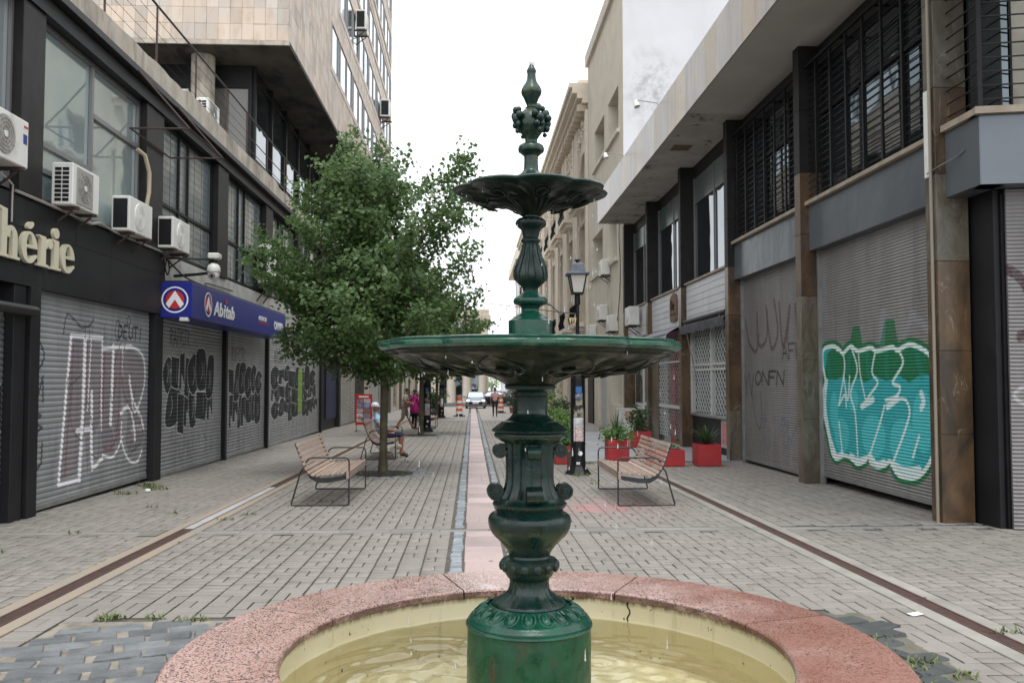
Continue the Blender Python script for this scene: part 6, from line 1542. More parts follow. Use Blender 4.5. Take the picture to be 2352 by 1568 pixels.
m = MB(); m.cyl((.03, -.148, .42), (.03, -.152, .42), .045, n=16); m.build('sticker', M_PAPER, LP); sticker(.2, .25, M_POST, -1.9, -1.4)
m = MB(); m.ball((0, -.155, 1.54), .075, .035, .07, 10, 7); m.build('plastic_bag', mat('clear_film', (.22, .24, .27), (.08, .11, .17), 14, rough=.15), LP, smooth=60)
m = MB(); m.box(-.06, .06, -.18, -.15, 1.62, 1.75); m.build('blue_tape', mat('blue_tape', (.02, .12, .35), rough=.4), LP)
m = MB(); m.box(-.21, -.13, -.06, .06, .1, .45); m.build('rusty_hatch', M_RUSTY, LP)
copy_tree(LP, None, (-1.78, 35.0, G(35)), 0, 'black lamp post with white papers beside the second tree')
copy_tree(LP, None, (-1.8, 52.0, G(52)), 0, 'distant lamp post left of the traffic cone')
# ================================================================ benches
def woodmat(name, im=None, args=None):
    t = NT(name); p = t.pos((8, 1, 8))
    c = t.mix(t.ramp(t.noise(p, 2.2, 6, .6, 1.5), .35, .68), (.31, .225, .18), (.43, .34, .285))
    c = t.mix(t.ramp(t.noise(t.pos((30, 1.5, 30)), 3, 3), .5, .7, 0, .45), c, (.25, .165, .125))
    c = t.vary(c, .14)
    if im:
        sp = t.n('ShaderNodeSeparateXYZ'); t.set(sp.inputs[0], t.n('ShaderNodeNewGeometry').outputs['Position'])
        u = t.ramp(sp.outputs['Y'], args[0], args[1]); v = t.ramp(sp.outputs['Z'], args[2], args[3])
        for q in (u, v): q.node.clamp = False
        cb_ = t.n('ShaderNodeCombineXYZ'); t.set(cb_.inputs[0], u); t.set(cb_.inputs[1], v)
        tx = t.n('ShaderNodeTexImage'); tx.image = im; tx.extension = 'CLIP'; t.set(tx.inputs['Vector'], cb_.outputs[0])
        c = t.mix(tx.outputs['Alpha'], c, tx.outputs['Color'])
    t.bump(t.noise(p, 8, 3), .12, .003)
    return t.done(c, .55, 0, .4)
M_WOOD = woodmat('weathered_hardwood')
cv = Cv(420, 150, 2.8)
for i, wd in enumerate(('ALL', 'YOU', 'NEED', 'LOVE')):
    word(cv, wd, .75 + .12 * i, .80 - .23 * i, .22, .17, .022, S(40, 38, 42), .85)
for x in (1.9, 2.2): cv.stroke([(x, .1), (x + .25, .4), (x - .1, .6)], .02, S(120, 40, 50), .7)
M_WOODT = woodmat('tagged_hardwood', cv.image('tag_bench'), (14.75, 12.65, .38, .84))
M_BFR = mat('anthracite_bench_steel', (.025, .03, .033), (.04, .044, .046), 5, rough=.45, metal=.3)
def make_bench(label, wood=M_WOOD, Ln=2.1):
    t = thing('bench', label, 'bench', (0, 0, 0), 0, 'slatted benches along the street')
    for y in (.06, Ln - .06):
        m = MB(); m.tube([(-.66, y, .55), (-.70, y, .50), (-.83, y, .035), (-.825, y, .012), (-.80, y, .011), (-.03, y, .011), (-.003, y, .02), (0, y, .05), (0, y, .64), (-.02, y, .685), (-.06, y, .70), (-.52, y, .70), (-.58, y, .685), (-.63, y, .63)], .0125, 7)
        m.build('side_frame', M_BFR, t, smooth=60)
        m = MB(); out = [(-.04, .385), (-.30, .335), (-.46, .335), (-.57, .40), (-.66, .55), (-.735, .74), (-.80, .90), (-.775, .91), (-.70, .73), (-.62, .56), (-.545, .455), (-.46, .405), (-.30, .405), (-.04, .445)]
        m.prism(out, y + .02, y + .032, lambda u, v, d: (u, d, v)); m.build('under_frame', M_BFR, t)
    m = MB(); m.box(-.035, .005, 0, Ln, .395, .505); m.build('front_board', wood, t, bev=.006)
    def slat(x, z, wdt, ang):
        m = MB(); Mx = Matrix.Translation((x, 0, z)) @ Matrix.Rotation(-ang, 4, 'Y')
        m.xbox(Mx, 0, wdt - .012, 0, Ln, 0, .026); m.build('slat', wood, t, bev=.004)
    for i in range(6):
        x = -.045 - .071 * (i + 1); slat(x, .47 - .006 * i - .008, .066, math.radians(6))
    # from the bend up the back
    pts = [(-.505, .440, math.radians(150)), (-.565, .475, math.radians(128))]
    x, z = -.500, .428
    for i, an in enumerate((155, 132, 118, 112, 110, 109, 108, 108)):
        a = math.radians(an); dx, dz = math.cos(a) * .072, math.sin(a) * .072
        m = MB(); Mx = Matrix.Translation((x, 0, z)) @ Matrix.Rotation(-a, 4, 'Y')
        m.xbox(Mx, .007, .060, 0, Ln, -.024, .002); m.build('slat', wood, t, bev=.004)
        x += dx; z += dz
    return t
b1 = make_bench('wooden slatted bench with steel loop legs on the left of the fountain'); put(b1, -1.79, 12.83, G(12.9))
b2 = make_bench('wooden slatted bench with black handwriting on its back on the right', M_WOODT); put(b2, 2.13, 12.62 + 2.1, G(13.0), PI)
b3 = copy_tree(b1, None, (-1.84, 21.15, G(21.2)), 0, 'wooden slatted bench on which a man in a white cap sits')
b4 = copy_tree(b1, None, (-1.55, 37.3, G(37.5)), 0, 'distant pale bench right behind the second tree and lamp post')
# ================================================================ planters and plants
M_LEAF = None
def leafmat(name, a, b, trans=.35):
    t = NT(name); c = t.mix(t.rnd(), a, b)
    c = t.mix(t.ramp(t.noise(t.pos(), .9, 3), .35, .65, 0, .35), c, tuple(v * .7 for v in a))
    df = t.b; t.done(c, .42, 0, .45)
    tr = t.n('ShaderNodeBsdfTranslucent'); hs_ = t.n('ShaderNodeHueSaturation'); hs_.inputs['Value'].default_value = 1.5; t.set(hs_.inputs['Color'], c); t.set(tr.inputs['Color'], hs_.outputs[0])
    mx = t.n('ShaderNodeMixShader'); mx.inputs[0].default_value = trans; t.t.links.new(df.outputs[0], mx.inputs[1]); t.t.links.new(tr.outputs[0], mx.inputs[2]); t.t.links.new(mx.outputs[0], t.out.inputs['Surface'])
    return t.mat
M_LEAFT = leafmat('tree_leaf', (.068, .135, .043), (.14, .21, .074), .42)
M_LEAFS = leafmat('shrub_leaf', (.085, .18, .04), (.17, .29, .075), .4)
M_LEAFD = leafmat('dark_shrub_leaf', (.035, .078, .028), (.075, .125, .045), .35)
M_LEAFY = leafmat('bright_leaf', (.16, .26, .05), (.24, .34, .09), .4)
def leaves(P, size, up=.5, out=None, seed=1, jit=.35, wid=.36):
    rs = np.random.RandomState(seed); n = len(P)
    N = rs.normal(size=(n, 3)); N[:, 2] += up * 2
    if out is not None: N += out * 1.0
    N /= np.linalg.norm(N, axis=1, keepdims=True)
    T = rs.normal(size=(n, 3)); T[:, 2] -= .35
    T -= N * (T * N).sum(1, keepdims=True); T /= np.linalg.norm(T, axis=1, keepdims=True)
    B_ = np.cross(N, T); s = size * rs.uniform(1 - jit, 1 + jit, (n, 1))
    b = P - T * s * .5; tip = P + T * s * .5; m1 = P - T * s * .08 + B_ * s * wid + N * s * .10; m2 = P - T * s * .08 - B_ * s * wid + N * s * .10
    V = np.stack([b, m1, tip, m2], 1).reshape(-1, 3); i = np.arange(n)[:, None] * 4
    F = np.concatenate([i + np.array([[0, 2, 1]]), i + np.array([[0, 3, 2]])], 0)
    return V, F
def cloud(parent, name, mt, c, r, n, size, seed, squash=1.0, kind='stuff'):
    rs = np.random.RandomState(seed); k = max(3, n // 22)
    d = rs.normal(size=(k, 3)); d /= np.linalg.norm(d, axis=1, keepdims=True); d *= (rs.uniform(.15, 1, (k, 1)) ** .5); d[:, 2] *= squash
    cc = np.array(c) + d * np.array(r); P = np.repeat(cc, 22, 0) + rs.normal(size=(k * 22, 3)) * (np.mean(r) * .17 + size * .5)
    V, F = leaves(P, size, .6, None, seed); o = link(name, fast_mesh(name, V, F, mt), parent); o['kind'] = kind; return o
def blades(parent, name, mt, n, ln, spread, seed, wd=.02, up=1.0, base=(0, 0, 0)):
    r = random.Random(seed); m = MB()
    for k in range(n):
        a = r.uniform(0, 2 * PI); l = ln * r.uniform(.6, 1.05); q = r.uniform(.15, 1) * spread; vs = []
        for i in range(6):
            t = i / 5; rr = q * l * t ** 1.2; z = up * l * (t - .45 * q * t * t); w_ = wd * (1 - t) ** .6 * (1 if i else .7)
            x, y = base[0] + rr * math.cos(a), base[1] + rr * math.sin(a)
            vs += [(x - w_ * math.sin(a), y + w_ * math.cos(a), base[2] + z), (x + w_ * math.sin(a), y - w_ * math.cos(a), base[2] + z)]
        m.add(vs, [(2 * i, 2 * i + 1, 2 * i + 3, 2 * i + 2) for i in range(5)])
    o = m.build(name, mt, parent, smooth=60); o['kind'] = 'stuff'; return o
M_REDPL = mat('red_planter_paint', (.46, .030, .035), (.38, .025, .03), 2, rough=.55, dirt=((.20, .10, .08), 5, .55, .78, (1, 1, 1)))
M_BLUEPL = mat('blue_planter_paint', (.012, .13, .36), rough=.5)
PG = 'painted planters by the shops'
def planter(label, x, y, sx, sy, h, mt, z=None, group=PG):
    t = thing('planter', label, 'planter', (x, y, G(y) if z is None else z), 0, group)
    m = MB(); w_ = .025; a, b = sx / 2, sy / 2
    m.box(-a, a, -b, -b + w_, .012, h); m.box(-a, a, b - w_, b, .012, h); m.box(-a, -a + w_, -b + w_, b - w_, .012, h); m.box(a - w_, a, -b + w_, b - w_, .012, h); m.build('box', mt, t, bev=.004)
    m = MB(); m.box(-a + w_, a - w_, -b + w_, b - w_, 0, h - .06); m.build('soil', M_SOIL, t); return t
p = planter('red cube planter with a spiky dark agave against the marble pillar', 5.22, 19.25, .52, .52, .48, M_REDPL); blades(p, 'agave_leaf', M_LEAFD, 56, .62, 1.0, 3, .030, 1.0, (0, 0, .42))
p = planter('red cube planter with tall blades and leafy stems behind the tagged bench', 3.37, 20.2, .50, .50, .48, M_REDPL, G(20.2) + .055); blades(p, 'grass_blade', M_LEAFD, 30, .80, .45, 5, .018, 1.0, (0, 0, .42)); cloud(p, 'foliage', M_LEAFS, (0, 0, .56), (.36, .32, .18), 380, .09, 8)
p = planter('red cube planter with a leafy shrub between the fountain and lamp post', 2.12, 19.9, .46, .46, .42, M_REDPL); cloud(p, 'foliage', M_LEAFS, (0, 0, .68), (.32, .32, .32), 760, .09, 9)
p = planter('long low red planter box with a few sprouts beside the tagged bench', 4.28, 19.3, .80, .55, .36, M_REDPL); cloud(p, 'foliage', M_LEAFS, (.05, 0, .42), (.25, .2, .12), 66, .07, 10)
p = planter('red cube planter standing on the step before the red doorway', 4.78, 24.6, .52, .52, .46, M_REDPL, G(24.6) + .055); cloud(p, 'foliage', M_LEAFD, (.0, 0, .72), (.28, .28, .35), 460, .09, 11)
p = planter('bright blue planter box behind the lamp post', 2.86, 25.2, .62, .5, .52, M_BLUEPL, G(25.2) + .055); cloud(p, 'foliage', M_LEAFS, (-.35, -.1, .78), (.3, .3, .28), 560, .095, 12)
M_TERRA = mat('terracotta', (.36, .14, .07), (.28, .11, .055), 5, rough=.8)
def pot(label, x, y, h, fol, mt, seed, z=0):
    t = thing('potted_plant', label, 'potted plant', (x, y, G(y) + z), 0, 'potted plants beyond the planters')
    m = MB(); m.lathe([(.0, 0), (.17, 0), (.24, .34), (.26, .34), (.26, .40), (.22, .40), (.21, .36), (.0, .36)], 14); m.build('pot', M_TERRA, t, smooth=40)
    m = MB(); m.tube([(0, 0, .3), (.03, 0, .3 + h * .6)], .02, 5); m.build('stem', M_SOIL, t); cloud(t, 'foliage', mt, (0, 0, .45 + h * .5), (fol, fol, h * .5), int(1100 * fol * h) + 240, .10, seed, 1); return t
pot('tall pale green shrub in a terracotta pot just right of the fountain column', 2.75, 33.0, 1.7, .42, M_LEAFS, 21); pot('smaller plant in a terracotta pot right of the tall shrub', 3.85, 38.2, .9, .4, M_LEAFD, 22); pot('dark potted shrub near the right traffic cone', 2.9, 62.0, 1.4, .5, M_LEAFD, 23); pot('second dark shrub behind the walking man in pink', 3.6, 66.0, 1.7, .6, M_LEAFD, 24)
WB = thing('wooden_stand', 'pale wooden two-legged stand by the ornate wall', 'stand', (4.6, 39.5, G(39.5)))
m = MB(); m.box(-.45, -.38, -.05, .05, 0, 1.3); m.box(.38, .45, -.05, .05, 0, 1.15); m.box(-.38, .38, -.04, .04, .12, .2); m.build('frame', M_CREAMP, WB)
MC = thing('cabinet', 'low white metal cabinet with a torn orange sticker beside the shop wall', 'cabinet', (5.55, 31.4, G(31.4) + .05))
m = MB(); m.box(-.28, .34, -.25, .25, 0, .92); m.build('body', M_WHITE, MC, bev=.02); m = MB(); m.box(-.06, .30, -.254, -.25, .56, .86); m.build('sticker', mat('torn_orange_sticker', (.45, .15, .07), (.6, .5, .4), 9, rough=.7), MC); m = MB(); m.box(-.3, .36, -.27, .27, .92, .95); m.build('lid', M_WHITE, MC, bev=.008)
# box hedge planters and dark benches on the left, far
for i, (x, y, s_) in enumerate(((-2.3, 58, 1.0), (-2.6, 63, 1.15), (-3.4, 55, .8))):
    p = planter(('dark square planter with a round shrub left of the traffic cone', 'dark planter with a larger shrub furthest along the left row', 'dark planter with a small shrub nearest the dark bench')[i], x, y, .9, .9, .62, M_DARKST, None, 'dark planters down the left row'); cloud(p, 'foliage', M_LEAFD, (0, 0, 1.05), (.62 * s_, .62 * s_, .5 * s_), 620, .13, 30 + i)
db = make_bench('dark slatted bench far down the left row', mat('black_stained_wood', (.02, .018, .02), (.04, .035, .035), 6, rough=.5)); put(db, -2.2, 46.5, G(46.5), PI / 2 * 0)
copy_tree(db, None, (-2.25, 50.5, G(50.5)), 0, 'second dark bench behind the first in the left row')
# ================================================================ postcard stand, cones, litter
DS = thing('display_stand', 'red framed stand of postcard photos by the dark doorway', 'display stand', (-4.35, 35.4, G(35.4)), -.12)
m = MB(); m.box(-.34, .34, -.02, .02, .26, 1.50); m.build('panel', mat('red_display', (.50, .025, .02), rough=.5), DS, bev=.004)
pc = [(.05, .10, .25), (.35, .30, .25), (.06, .15, .40), (.10, .09, .10), (.3, .32, .35), (.22, .12, .06), (.08, .16, .34), (.25, .2, .15), (.05, .05, .07), (.4, .38, .36)]
for i in range(5):
    for j in range(2):
        m = MB(); m.box(-.28 + j * .29, -.02 + j * .29, -.026, -.021, 1.14 - i * .19, 1.30 - i * .19); m.build('postcard', mat('postcard_' + 'abcdefghij'[i * 2 + j], pc[i * 2 + j], tuple(min(1, v * 2 + .1) for v in pc[(i * 2 + j + 3) % 10]), 7, rough=.4), DS)
m = MB(); m.box(-.2, .2, -.027, -.021, 1.36, 1.43); m.build('heading', M_SWH, DS)
m = MB()
for x in (-.3, .3): m.tube([(x, 0, .26), (x, -.05, 0)], .012, 5); m.tube([(x, -.25, .02), (x, .25, .02)], .012, 5)
m.build('feet', M_BLACK, DS)
M_ORNG = mat('traffic_orange', (.75, .10, .012), rough=.5); M_RUB = mat('black_rubber', (.02, .02, .02), rough=.8)
def cone(label, x, y, h=1.32):
    t = thing('traffic_cone', label, 'traffic cone', (x, y, G(y)), 0, 'orange and white traffic cones')
    m = MB(); m.box(-.36, .36, -.36, .36, 0, .06); m.build('base', M_RUB, t, bev=.01); m = MB(); m.cyl((0, 0, .06), (0, 0, .16), .2, n=16); m.build('collar', M_RUB, t)
    r = lambda z: .22 - .075 * (z - .16) / (h - .16); zz = np.linspace(.16, h, 8)
    for i in range(7):
        m = MB(); m.cyl((0, 0, zz[i] + .001), (0, 0, zz[i + 1] - .001), r(zz[i]), r(zz[i + 1]), 18); m.build('band', (M_SWH, M_ORNG)[i % 2] if i < 6 else M_GREYPL, t, smooth=40)
    return t
c1 = cone('orange and white traffic cone left of the pink granite strip', -.78, 54.4); copy_tree(c1, None, (2.05, 62.0, G(62)), 0, 'orange and white traffic cone behind the walking man in pink')
LT = thing('litter', 'scrap of white paper lying on the paving at right', 'litter', (3.34, 6.5, G(6.5) + .006), .3)
m = MB(); m.add([(-.05, -.035, 0), (.05, -.03, .004), (.055, .035, .008), (-.045, .04, .001), (0, 0, .012)], [(0, 1, 4), (1, 2, 4), (2, 3, 4), (3, 0, 4)]); m.build('paper', M_PAPER, LT)
LT = thing('litter', 'crumpled white litter among the weeds by the left shutter', 'litter', (-5.35, 14.75, G(14.75)), .3)
m = MB(); m.ball((0, 0, .03), .05, .04, .03, 7, 5); m.build('paper', M_PAPER, LT)
LT = thing('litter', 'small white crumb of litter on the dark cobbles at right', 'litter', (2.45, 5.22, G(5.2) + .012)); m = MB(); m.ball((0, 0, .01), .015, .012, .01, 7, 5); m.build('paper', M_PAPER, LT)
# ================================================================ trees
M_BARK = mat('bark', (.095, .075, .048), (.060, .048, .032), 7, stretch=(3, 3, .6), rough=.9, bump=.6, bscale=22, bdist=.012, dirt=((.12, .125, .07), 4, .5, .75, (1, 1, 1)))
def street_tree(label, x, y, H, env, cx, ntw, per, seed, thin=None, leafsize=.10, trunk=.078, fork=2.0):
    t = thing('street_tree', label, 'tree', (x, y, G(y)), 0, 'trees down the left of the street')
    r = random.Random(seed); rs = np.random.RandomState(seed)
    zz = [e[0] for e in env]; rr = [e[1] for e in env]
    m = MB(); pts = []; rad = []
    top = H * .78
    for i in range(13):
        q = i / 12; z = top * q; k = max(0, (z - fork) / (top - fork))
        pts.append((cx(z) * k + .02 * math.sin(3 * q), .03 * math.sin(4 * q), z)); rad.append(trunk * (1.35 if i == 0 else 1.0) * (1 - .75 * k ** .8))
    m.tube(pts, rad, 12); m.build('trunk', M_BARK, t, smooth=60)
    lim = MB(); P = []; O = []
    for k in range(ntw):
        for _ in range(60):
            z = r.uniform(zz[0], zz[-1]); R_ = float(np.interp(z, zz, rr))
            if r.random() < (R_ / max(rr)) ** 1.3: break
        a = r.uniform(0, 2 * PI); q = (r.uniform(.12, 1.0)) ** .55
        bump_ = 1 + .16 * math.sin(3 * a + 2.1 * z) + .10 * math.sin(5 * a - 3 * z + 1)
        e = np.array([cx(z) + R_ * q * bump_ * math.cos(a), R_ * q * bump_ * math.sin(a), z])
        if thin and r.random() > thin(e): continue
        zs_ = max(fork, z - r.uniform(.5, 1.1) * (.5 + .35 * R_ * q)); s_ = np.array([cx(zs_) * .8, 0, min(zs_, top)])
        if k % 3 == 0:
            mid = (s_ + e) / 2 + np.array([0, 0, -.06]); rd = .010 + .008 * R_ * q
            lim.tube([tuple(s_), tuple(mid), tuple(e)], [rd * 1.3, rd * .8, .004], 5, cap=False)
        d = e - s_; L_ = np.linalg.norm(d); d /= L_
        n = int(per * r.uniform(.6, 1.35)); u = rs.uniform(0, 1, (n, 1)) ** .8
        lo = min(L_, .85); base = e - d * lo * .75
        pt = base + d * lo * u + rs.normal(size=(n, 3)) * (.085 + .10 * (1 - u)) * np.array([1, 1, .8])
        pt[:, 2] += .10 * u[:, 0] - .02
        P.append(pt); oo = np.tile(np.array([math.cos(a), math.sin(a), .2]), (n, 1)); O.append(oo)
        if r.random() < .18:      # a shoot standing out of the outline
            sh = e + np.array([r.uniform(-.15, .15), r.uniform(-.15, .15), r.uniform(.25, .6)]); n2 = 26
            pt = e + (sh - e) * rs.uniform(0, 1, (n2, 1)) + rs.normal(size=(n2, 3)) * .045; P.append(pt); O.append(np.tile([0, 0, .3], (n2, 1)))
    lim.build('branch', M_BARK, t, smooth=60, kind='stuff')
    V, F = leaves(np.concatenate(P), leafsize, .55, np.concatenate(O), seed, wid=.40)
    o = link('foliage', fast_mesh('foliage', V, F, M_LEAFT), t); o['kind'] = 'stuff'
    return t
env1 = [(1.95, .5), (2.15, 1.3), (2.5, 1.95), (2.9, 2.3), (3.5, 2.4), (4.1, 2.3), (4.7, 2.1), (5.3, 1.75), (5.8, 1.3), (6.3, .8), (6.85, .2)]
street_tree('leafy young street tree in front of the blue sign, beside the bench', TREES[0][0], TREES[0][1], 6.9, env1, lambda z: -.13 * max(0, z - 2.6), 500, 112, 3,
            lambda e: (.55 if e[0] < -1.95 else .34 if e[0] > .9 else .55 if e[0] > .35 else .9), .092)
# a second leader on the right, thinner
lead = [t for t in COL.objects if t.name == 'street_tree'][0]
rs = np.random.RandomState(77); P = []
for k in range(34):
    z = rs.uniform(4.6, 6.5); w_ = (6.7 - z) * .42
    c = np.array([1.35 + rs.normal() * w_ * .6 + .1 * (z - 5), rs.normal() * w_ * .5, z]); P.append(c + rs.normal(size=(34, 3)) * np.array([.13, .13, .17]))
V, F = leaves(np.concatenate(P), .10, .5, None, 5, wid=.4); o = link('foliage', fast_mesh('foliage', V, F, M_LEAFT), lead); o['kind'] = 'stuff'
m = MB(); m.tube([(0, 0, 3.4), (.7, 0, 4.6), (1.3, 0, 5.6), (1.5, 0, 6.5)], [.035, .025, .014, .004], 6); m.build('branch', M_BARK, lead, smooth=60)
env2 = [(2.45, .7), (2.65, 1.5), (3.1, 2.0), (3.8, 2.1), (4.8, 1.7), (5.6, 1.0), (6.2, .2)]
street_tree('street tree further back, low dark crown by the second lamp post', TREES[1][0], TREES[1][1], 6.2, env2, lambda z: .0, 230, 70, 8, None, .14, .085)
street_tree('third street tree beyond the lamp posts in the left row', -2.0, 49.5, 6.0, [(2.3, .6), (2.8, 1.5), (3.8, 1.9), (4.8, 1.4), (5.8, .2)], lambda z: 0, 110, 60, 12, None, .17, .08)
FT = thing('distant_tree', 'bright green tree in the gap at the far end of the street', 'tree', (3.35, 150, G(150)))
m = MB(); m.tube([(0, 0, 0), (.1, 0, 2.4)], [.18, .1], 8); m.build('trunk', M_BARK, FT); cloud(FT, 'foliage', M_LEAFY, (0, 0, 3.2), (1.7, 1.6, 1.7), 1500, .22, 41)
DB = thing('distant_building', 'pale bright building far beyond the end of the street', 'building', (14, 190, G(190)))
m = MB(); m.box(6.6, 40, 190, 200, -3, 7.5); F_(m, 'wall', M_GABLE, DB)
for k in range(4):
    m = MB(); m.box(7.4 + k * 3, 8.8 + k * 3, 189.9, 189.99, 1.5, 4); F_(m, 'window', M_GLASSD, DB)
# ================================================================ people
DG = bpy.context.evaluated_depsgraph_get
def skin(name, verts, edges, mats, pick, parent, root=0, sub=1):
    """verts: name -> (x, y, z, rx, ry); one continuous skinned surface"""
    keys = list(verts); ix = {k: i for i, k in enumerate(keys)}
    me = bpy.data.meshes.new(name); me.from_pydata([verts[k][:3] for k in keys], [(ix[a], ix[b]) for a, b in edges], [])
    ob = bpy.data.objects.new(name, me); COL.objects.link(ob)
    md = ob.modifiers.new('s', 'SKIN'); md.use_smooth_shade = True; md.branch_smoothing = .4
    for i, k in enumerate(keys):
        v = me.skin_vertices[0].data[i]; v.radius = (verts[k][3], verts[k][4] if len(verts[k]) > 4 else verts[k][3]); v.use_root = (i == root)
    sb = ob.modifiers.new('d', 'SUBSURF'); sb.levels = sub; sb.render_levels = sub
    ev = ob.evaluated_get(DG()); nm = bpy.data.meshes.new_from_object(ev); bpy.data.objects.remove(ob)
    nm.materials.clear()
    for m in mats: nm.materials.append(m)
    segs = [(a, b, np.array(verts[a][:3]), np.array(verts[b][:3])) for a, b in edges]
    C_ = np.zeros(len(nm.polygons) * 3); nm.polygons.foreach_get('center', C_); C_ = C_.reshape(-1, 3); idx = []
    for c in C_:
        best = None
        for a, b, p, q in segs:
            d = q - p; t = float(np.clip(((c - p) @ d) / (d @ d + 1e-9), 0, 1)); dist = np.linalg.norm(c - p - d * t) / (max(verts[a][3], .02) * .5 + .05)
            if best is None or dist < best[0]: best = (dist, a, b, t)
        idx.append(pick(*best[1:], c))
    nm.polygons.foreach_set('material_index', idx); nm.polygons.foreach_set('use_smooth', [True] * len(idx)); nm.name = name
    return link(name, nm, parent)
M_SKIN = mat('skin', (.42, .22, .15), (.36, .18, .12), 9, rough=.55); M_SKIN2 = mat('tanned_skin', (.36, .17, .105), (.30, .14, .085), 9, rough=.55)
M_HAIR = mat('dark_hair', (.012, .010, .009), rough=.6); M_CLOTHBLK = mat('black_cloth', (.015, .015, .018), rough=.85); M_SHOE = mat('black_shoe', (.02, .018, .018), rough=.6)
def hand(V, E, wr, tag_, d, side, fw=.0):
    """palm, four unequal bent fingers and a thumb; d = pointing direction"""
    w = np.array(V[wr][:3]); d = np.array(d, float); d /= np.linalg.norm(d); s = np.array(side, float); s -= d * (s @ d); s /= np.linalg.norm(s); n = np.cross(d, s)
    pm = w + d * .055; V[tag_ + 'palm'] = (*pm, .026, .036); E.append((wr, tag_ + 'palm'))
    for k, (o, l) in enumerate(((-.030, .060), (-.010, .072), (.010, .068), (.029, .052))):
        a = pm + d * .035 + s * o; b = a + d * l * .55 - n * .012; c = b + d * l * .40 - n * .030
        for nm, p, r in (('a', a, .010), ('b', b, .009), ('c', c, .0075)): V['%sf%d%s' % (tag_, k, nm)] = (*p, r)
        E += [(tag_ + 'palm', '%sf%da' % (tag_, k)), ('%sf%da' % (tag_, k), '%sf%db' % (tag_, k)), ('%sf%db' % (tag_, k), '%sf%dc' % (tag_, k))]
    a = pm - s * .042 - d * .005; b = a - s * .018 + d * .034 - n * .01
    V[tag_ + 't1'] = (*a, .012); V[tag_ + 't2'] = (*b, .009); E += [(tag_ + 'palm', tag_ + 't1'), (tag_ + 't1', tag_ + 't2')]
def person(label, loc, rz, J, mats, rules, hat=None, hair=True, belly=.0, fat=1.0, look=(1, 0)):
    """J: joint positions, facing +x; mats: skin, shirt, trousers, shoe"""
    t = thing('person', label, 'person', loc, rz)
    g = lambda k: J[k]
    V = {'pelvis': (*g('pelvis'), .135 * fat, .165 * fat), 'waist': (*g('waist'), .125 * fat + belly, .15 * fat + belly * .6), 'chest': (*g('chest'), .125 * fat, .175 * fat), 'neckb': (*g('neck'), .06, .065)}
    hd = np.array(g('head')); V['skull'] = (*(hd + np.array([0, 0, -.03])), .082, .074); V['crown'] = (*(hd + np.array([-.012, 0, .075])), .080, .072)
    V['throat'] = (*((np.array(g('neck')) + hd) / 2 + np.array([0, 0, -.015])), .052, .052)
    E = [('pelvis', 'waist'), ('waist', 'chest'), ('chest', 'neckb'), ('neckb', 'throat'), ('throat', 'skull'), ('skull', 'crown')]
    for s in 'LR':
        for k, r in (('shoulder', .062), ('elbow', .044), ('wrist', .029)): V[k + s] = (*g(k + s), r * fat ** .5)
        u = (np.array(g('shoulder' + s)) + np.array(g('elbow' + s))) / 2; V['uarm' + s] = (*u, .053 * fat ** .5)
        E += [('chest', 'shoulder' + s), ('shoulder' + s, 'uarm' + s), ('uarm' + s, 'elbow' + s), ('elbow' + s, 'wrist' + s)]
        hand(V, E, 'wrist' + s, 'h' + s, np.array(g('wrist' + s)) - np.array(g('elbow' + s)) + np.array(J.get('hdir' + s, (0, 0, 0))), (0, 1 if s == 'L' else -1, 0.2))
        for k, r in (('hip', .098), ('knee', .062), ('ankle', .040)): V[k + s] = (*g(k + s), r * fat ** .6)
        th = (np.array(g('hip' + s)) + np.array(g('knee' + s))) / 2; V['thigh' + s] = (*th, .088 * fat ** .6)
        cf = np.array(g('knee' + s)) * .65 + np.array(g('ankle' + s)) * .35; V['calf' + s] = (*(cf + np.array([-.018, 0, 0])), .058)
        V['heel' + s] = (*(np.array(g('ankle' + s)) + np.array([-.03, 0, -.045])), .036); V['toe' + s] = (*g('toe' + s), .036, .045)
        E += [('pelvis', 'hip' + s), ('hip' + s, 'thigh' + s), ('thigh' + s, 'knee' + s), ('knee' + s, 'calf' + s), ('calf' + s, 'ankle' + s), ('ankle' + s, 'heel' + s), ('ankle' + s, 'toe' + s)]
    def pick(a, b, q, c):
        n = a + b
        if 'toe' in n or 'heel' in n: return 3
        if a.startswith('h') and ('palm' in n or a[2:3] in 'ft' and len(a) < 7 and a[1] in 'LR'): return 0
        if 'wrist' in n: return 1 if rules.get('sleeve', 0) > 1.6 else 0
        if 'uarm' in n and 'elbow' in n: return 1 if rules.get('sleeve', 0) > (1 + q * .5 if 'uarm' in a else 1.5) else 0
        if 'uarm' in n or 'shoulder' in n: return 1
        if 'neckb' in n and 'throat' in n or 'skull' in n or 'throat' in n: return 0
        if 'calf' in a and 'ankle' in b: return 2 if rules.get('leg', 0) > 1.5 else 0
        if 'knee' in a: return 2 if rules.get('leg', 0) > 1 else 0
        if 'thigh' in a: return 2 if rules.get('leg', 0) > .5 + q * .48 else 0
        if 'hip' in n or a == 'pelvis' and c[2] < g('pelvis')[2] + rules.get('hem', .0): return 2
        return 1
    b = skin('body', V, E, mats, pick, t)
    c, s_ = look; f = np.array([c, s_, 0]); l = np.array([-s_, c, 0])
    m = MB()
    def at(p, x, y, z): return tuple(p + f * x + l * y + np.array([0, 0, z]))
    m.ball(at(hd, .098, 0, -.012), .020, .014, .022, 8, 6)
    for y in (-.078, .078): m.ball(at(hd, -.01, y, .0), .022, .010, .032, 8, 6)
    m.build('nose_and_ears', mats[0], t, smooth=60)
    m = MB()
    for y in (-.032, .032): m.ball(at(hd, .080, y, .022), .010, .013, .008, 6, 5)
    m.ball(at(hd, .084, 0, -.062), .008, .026, .006, 6, 5); m.build('eyes_and_mouth', M_HAIR, t)
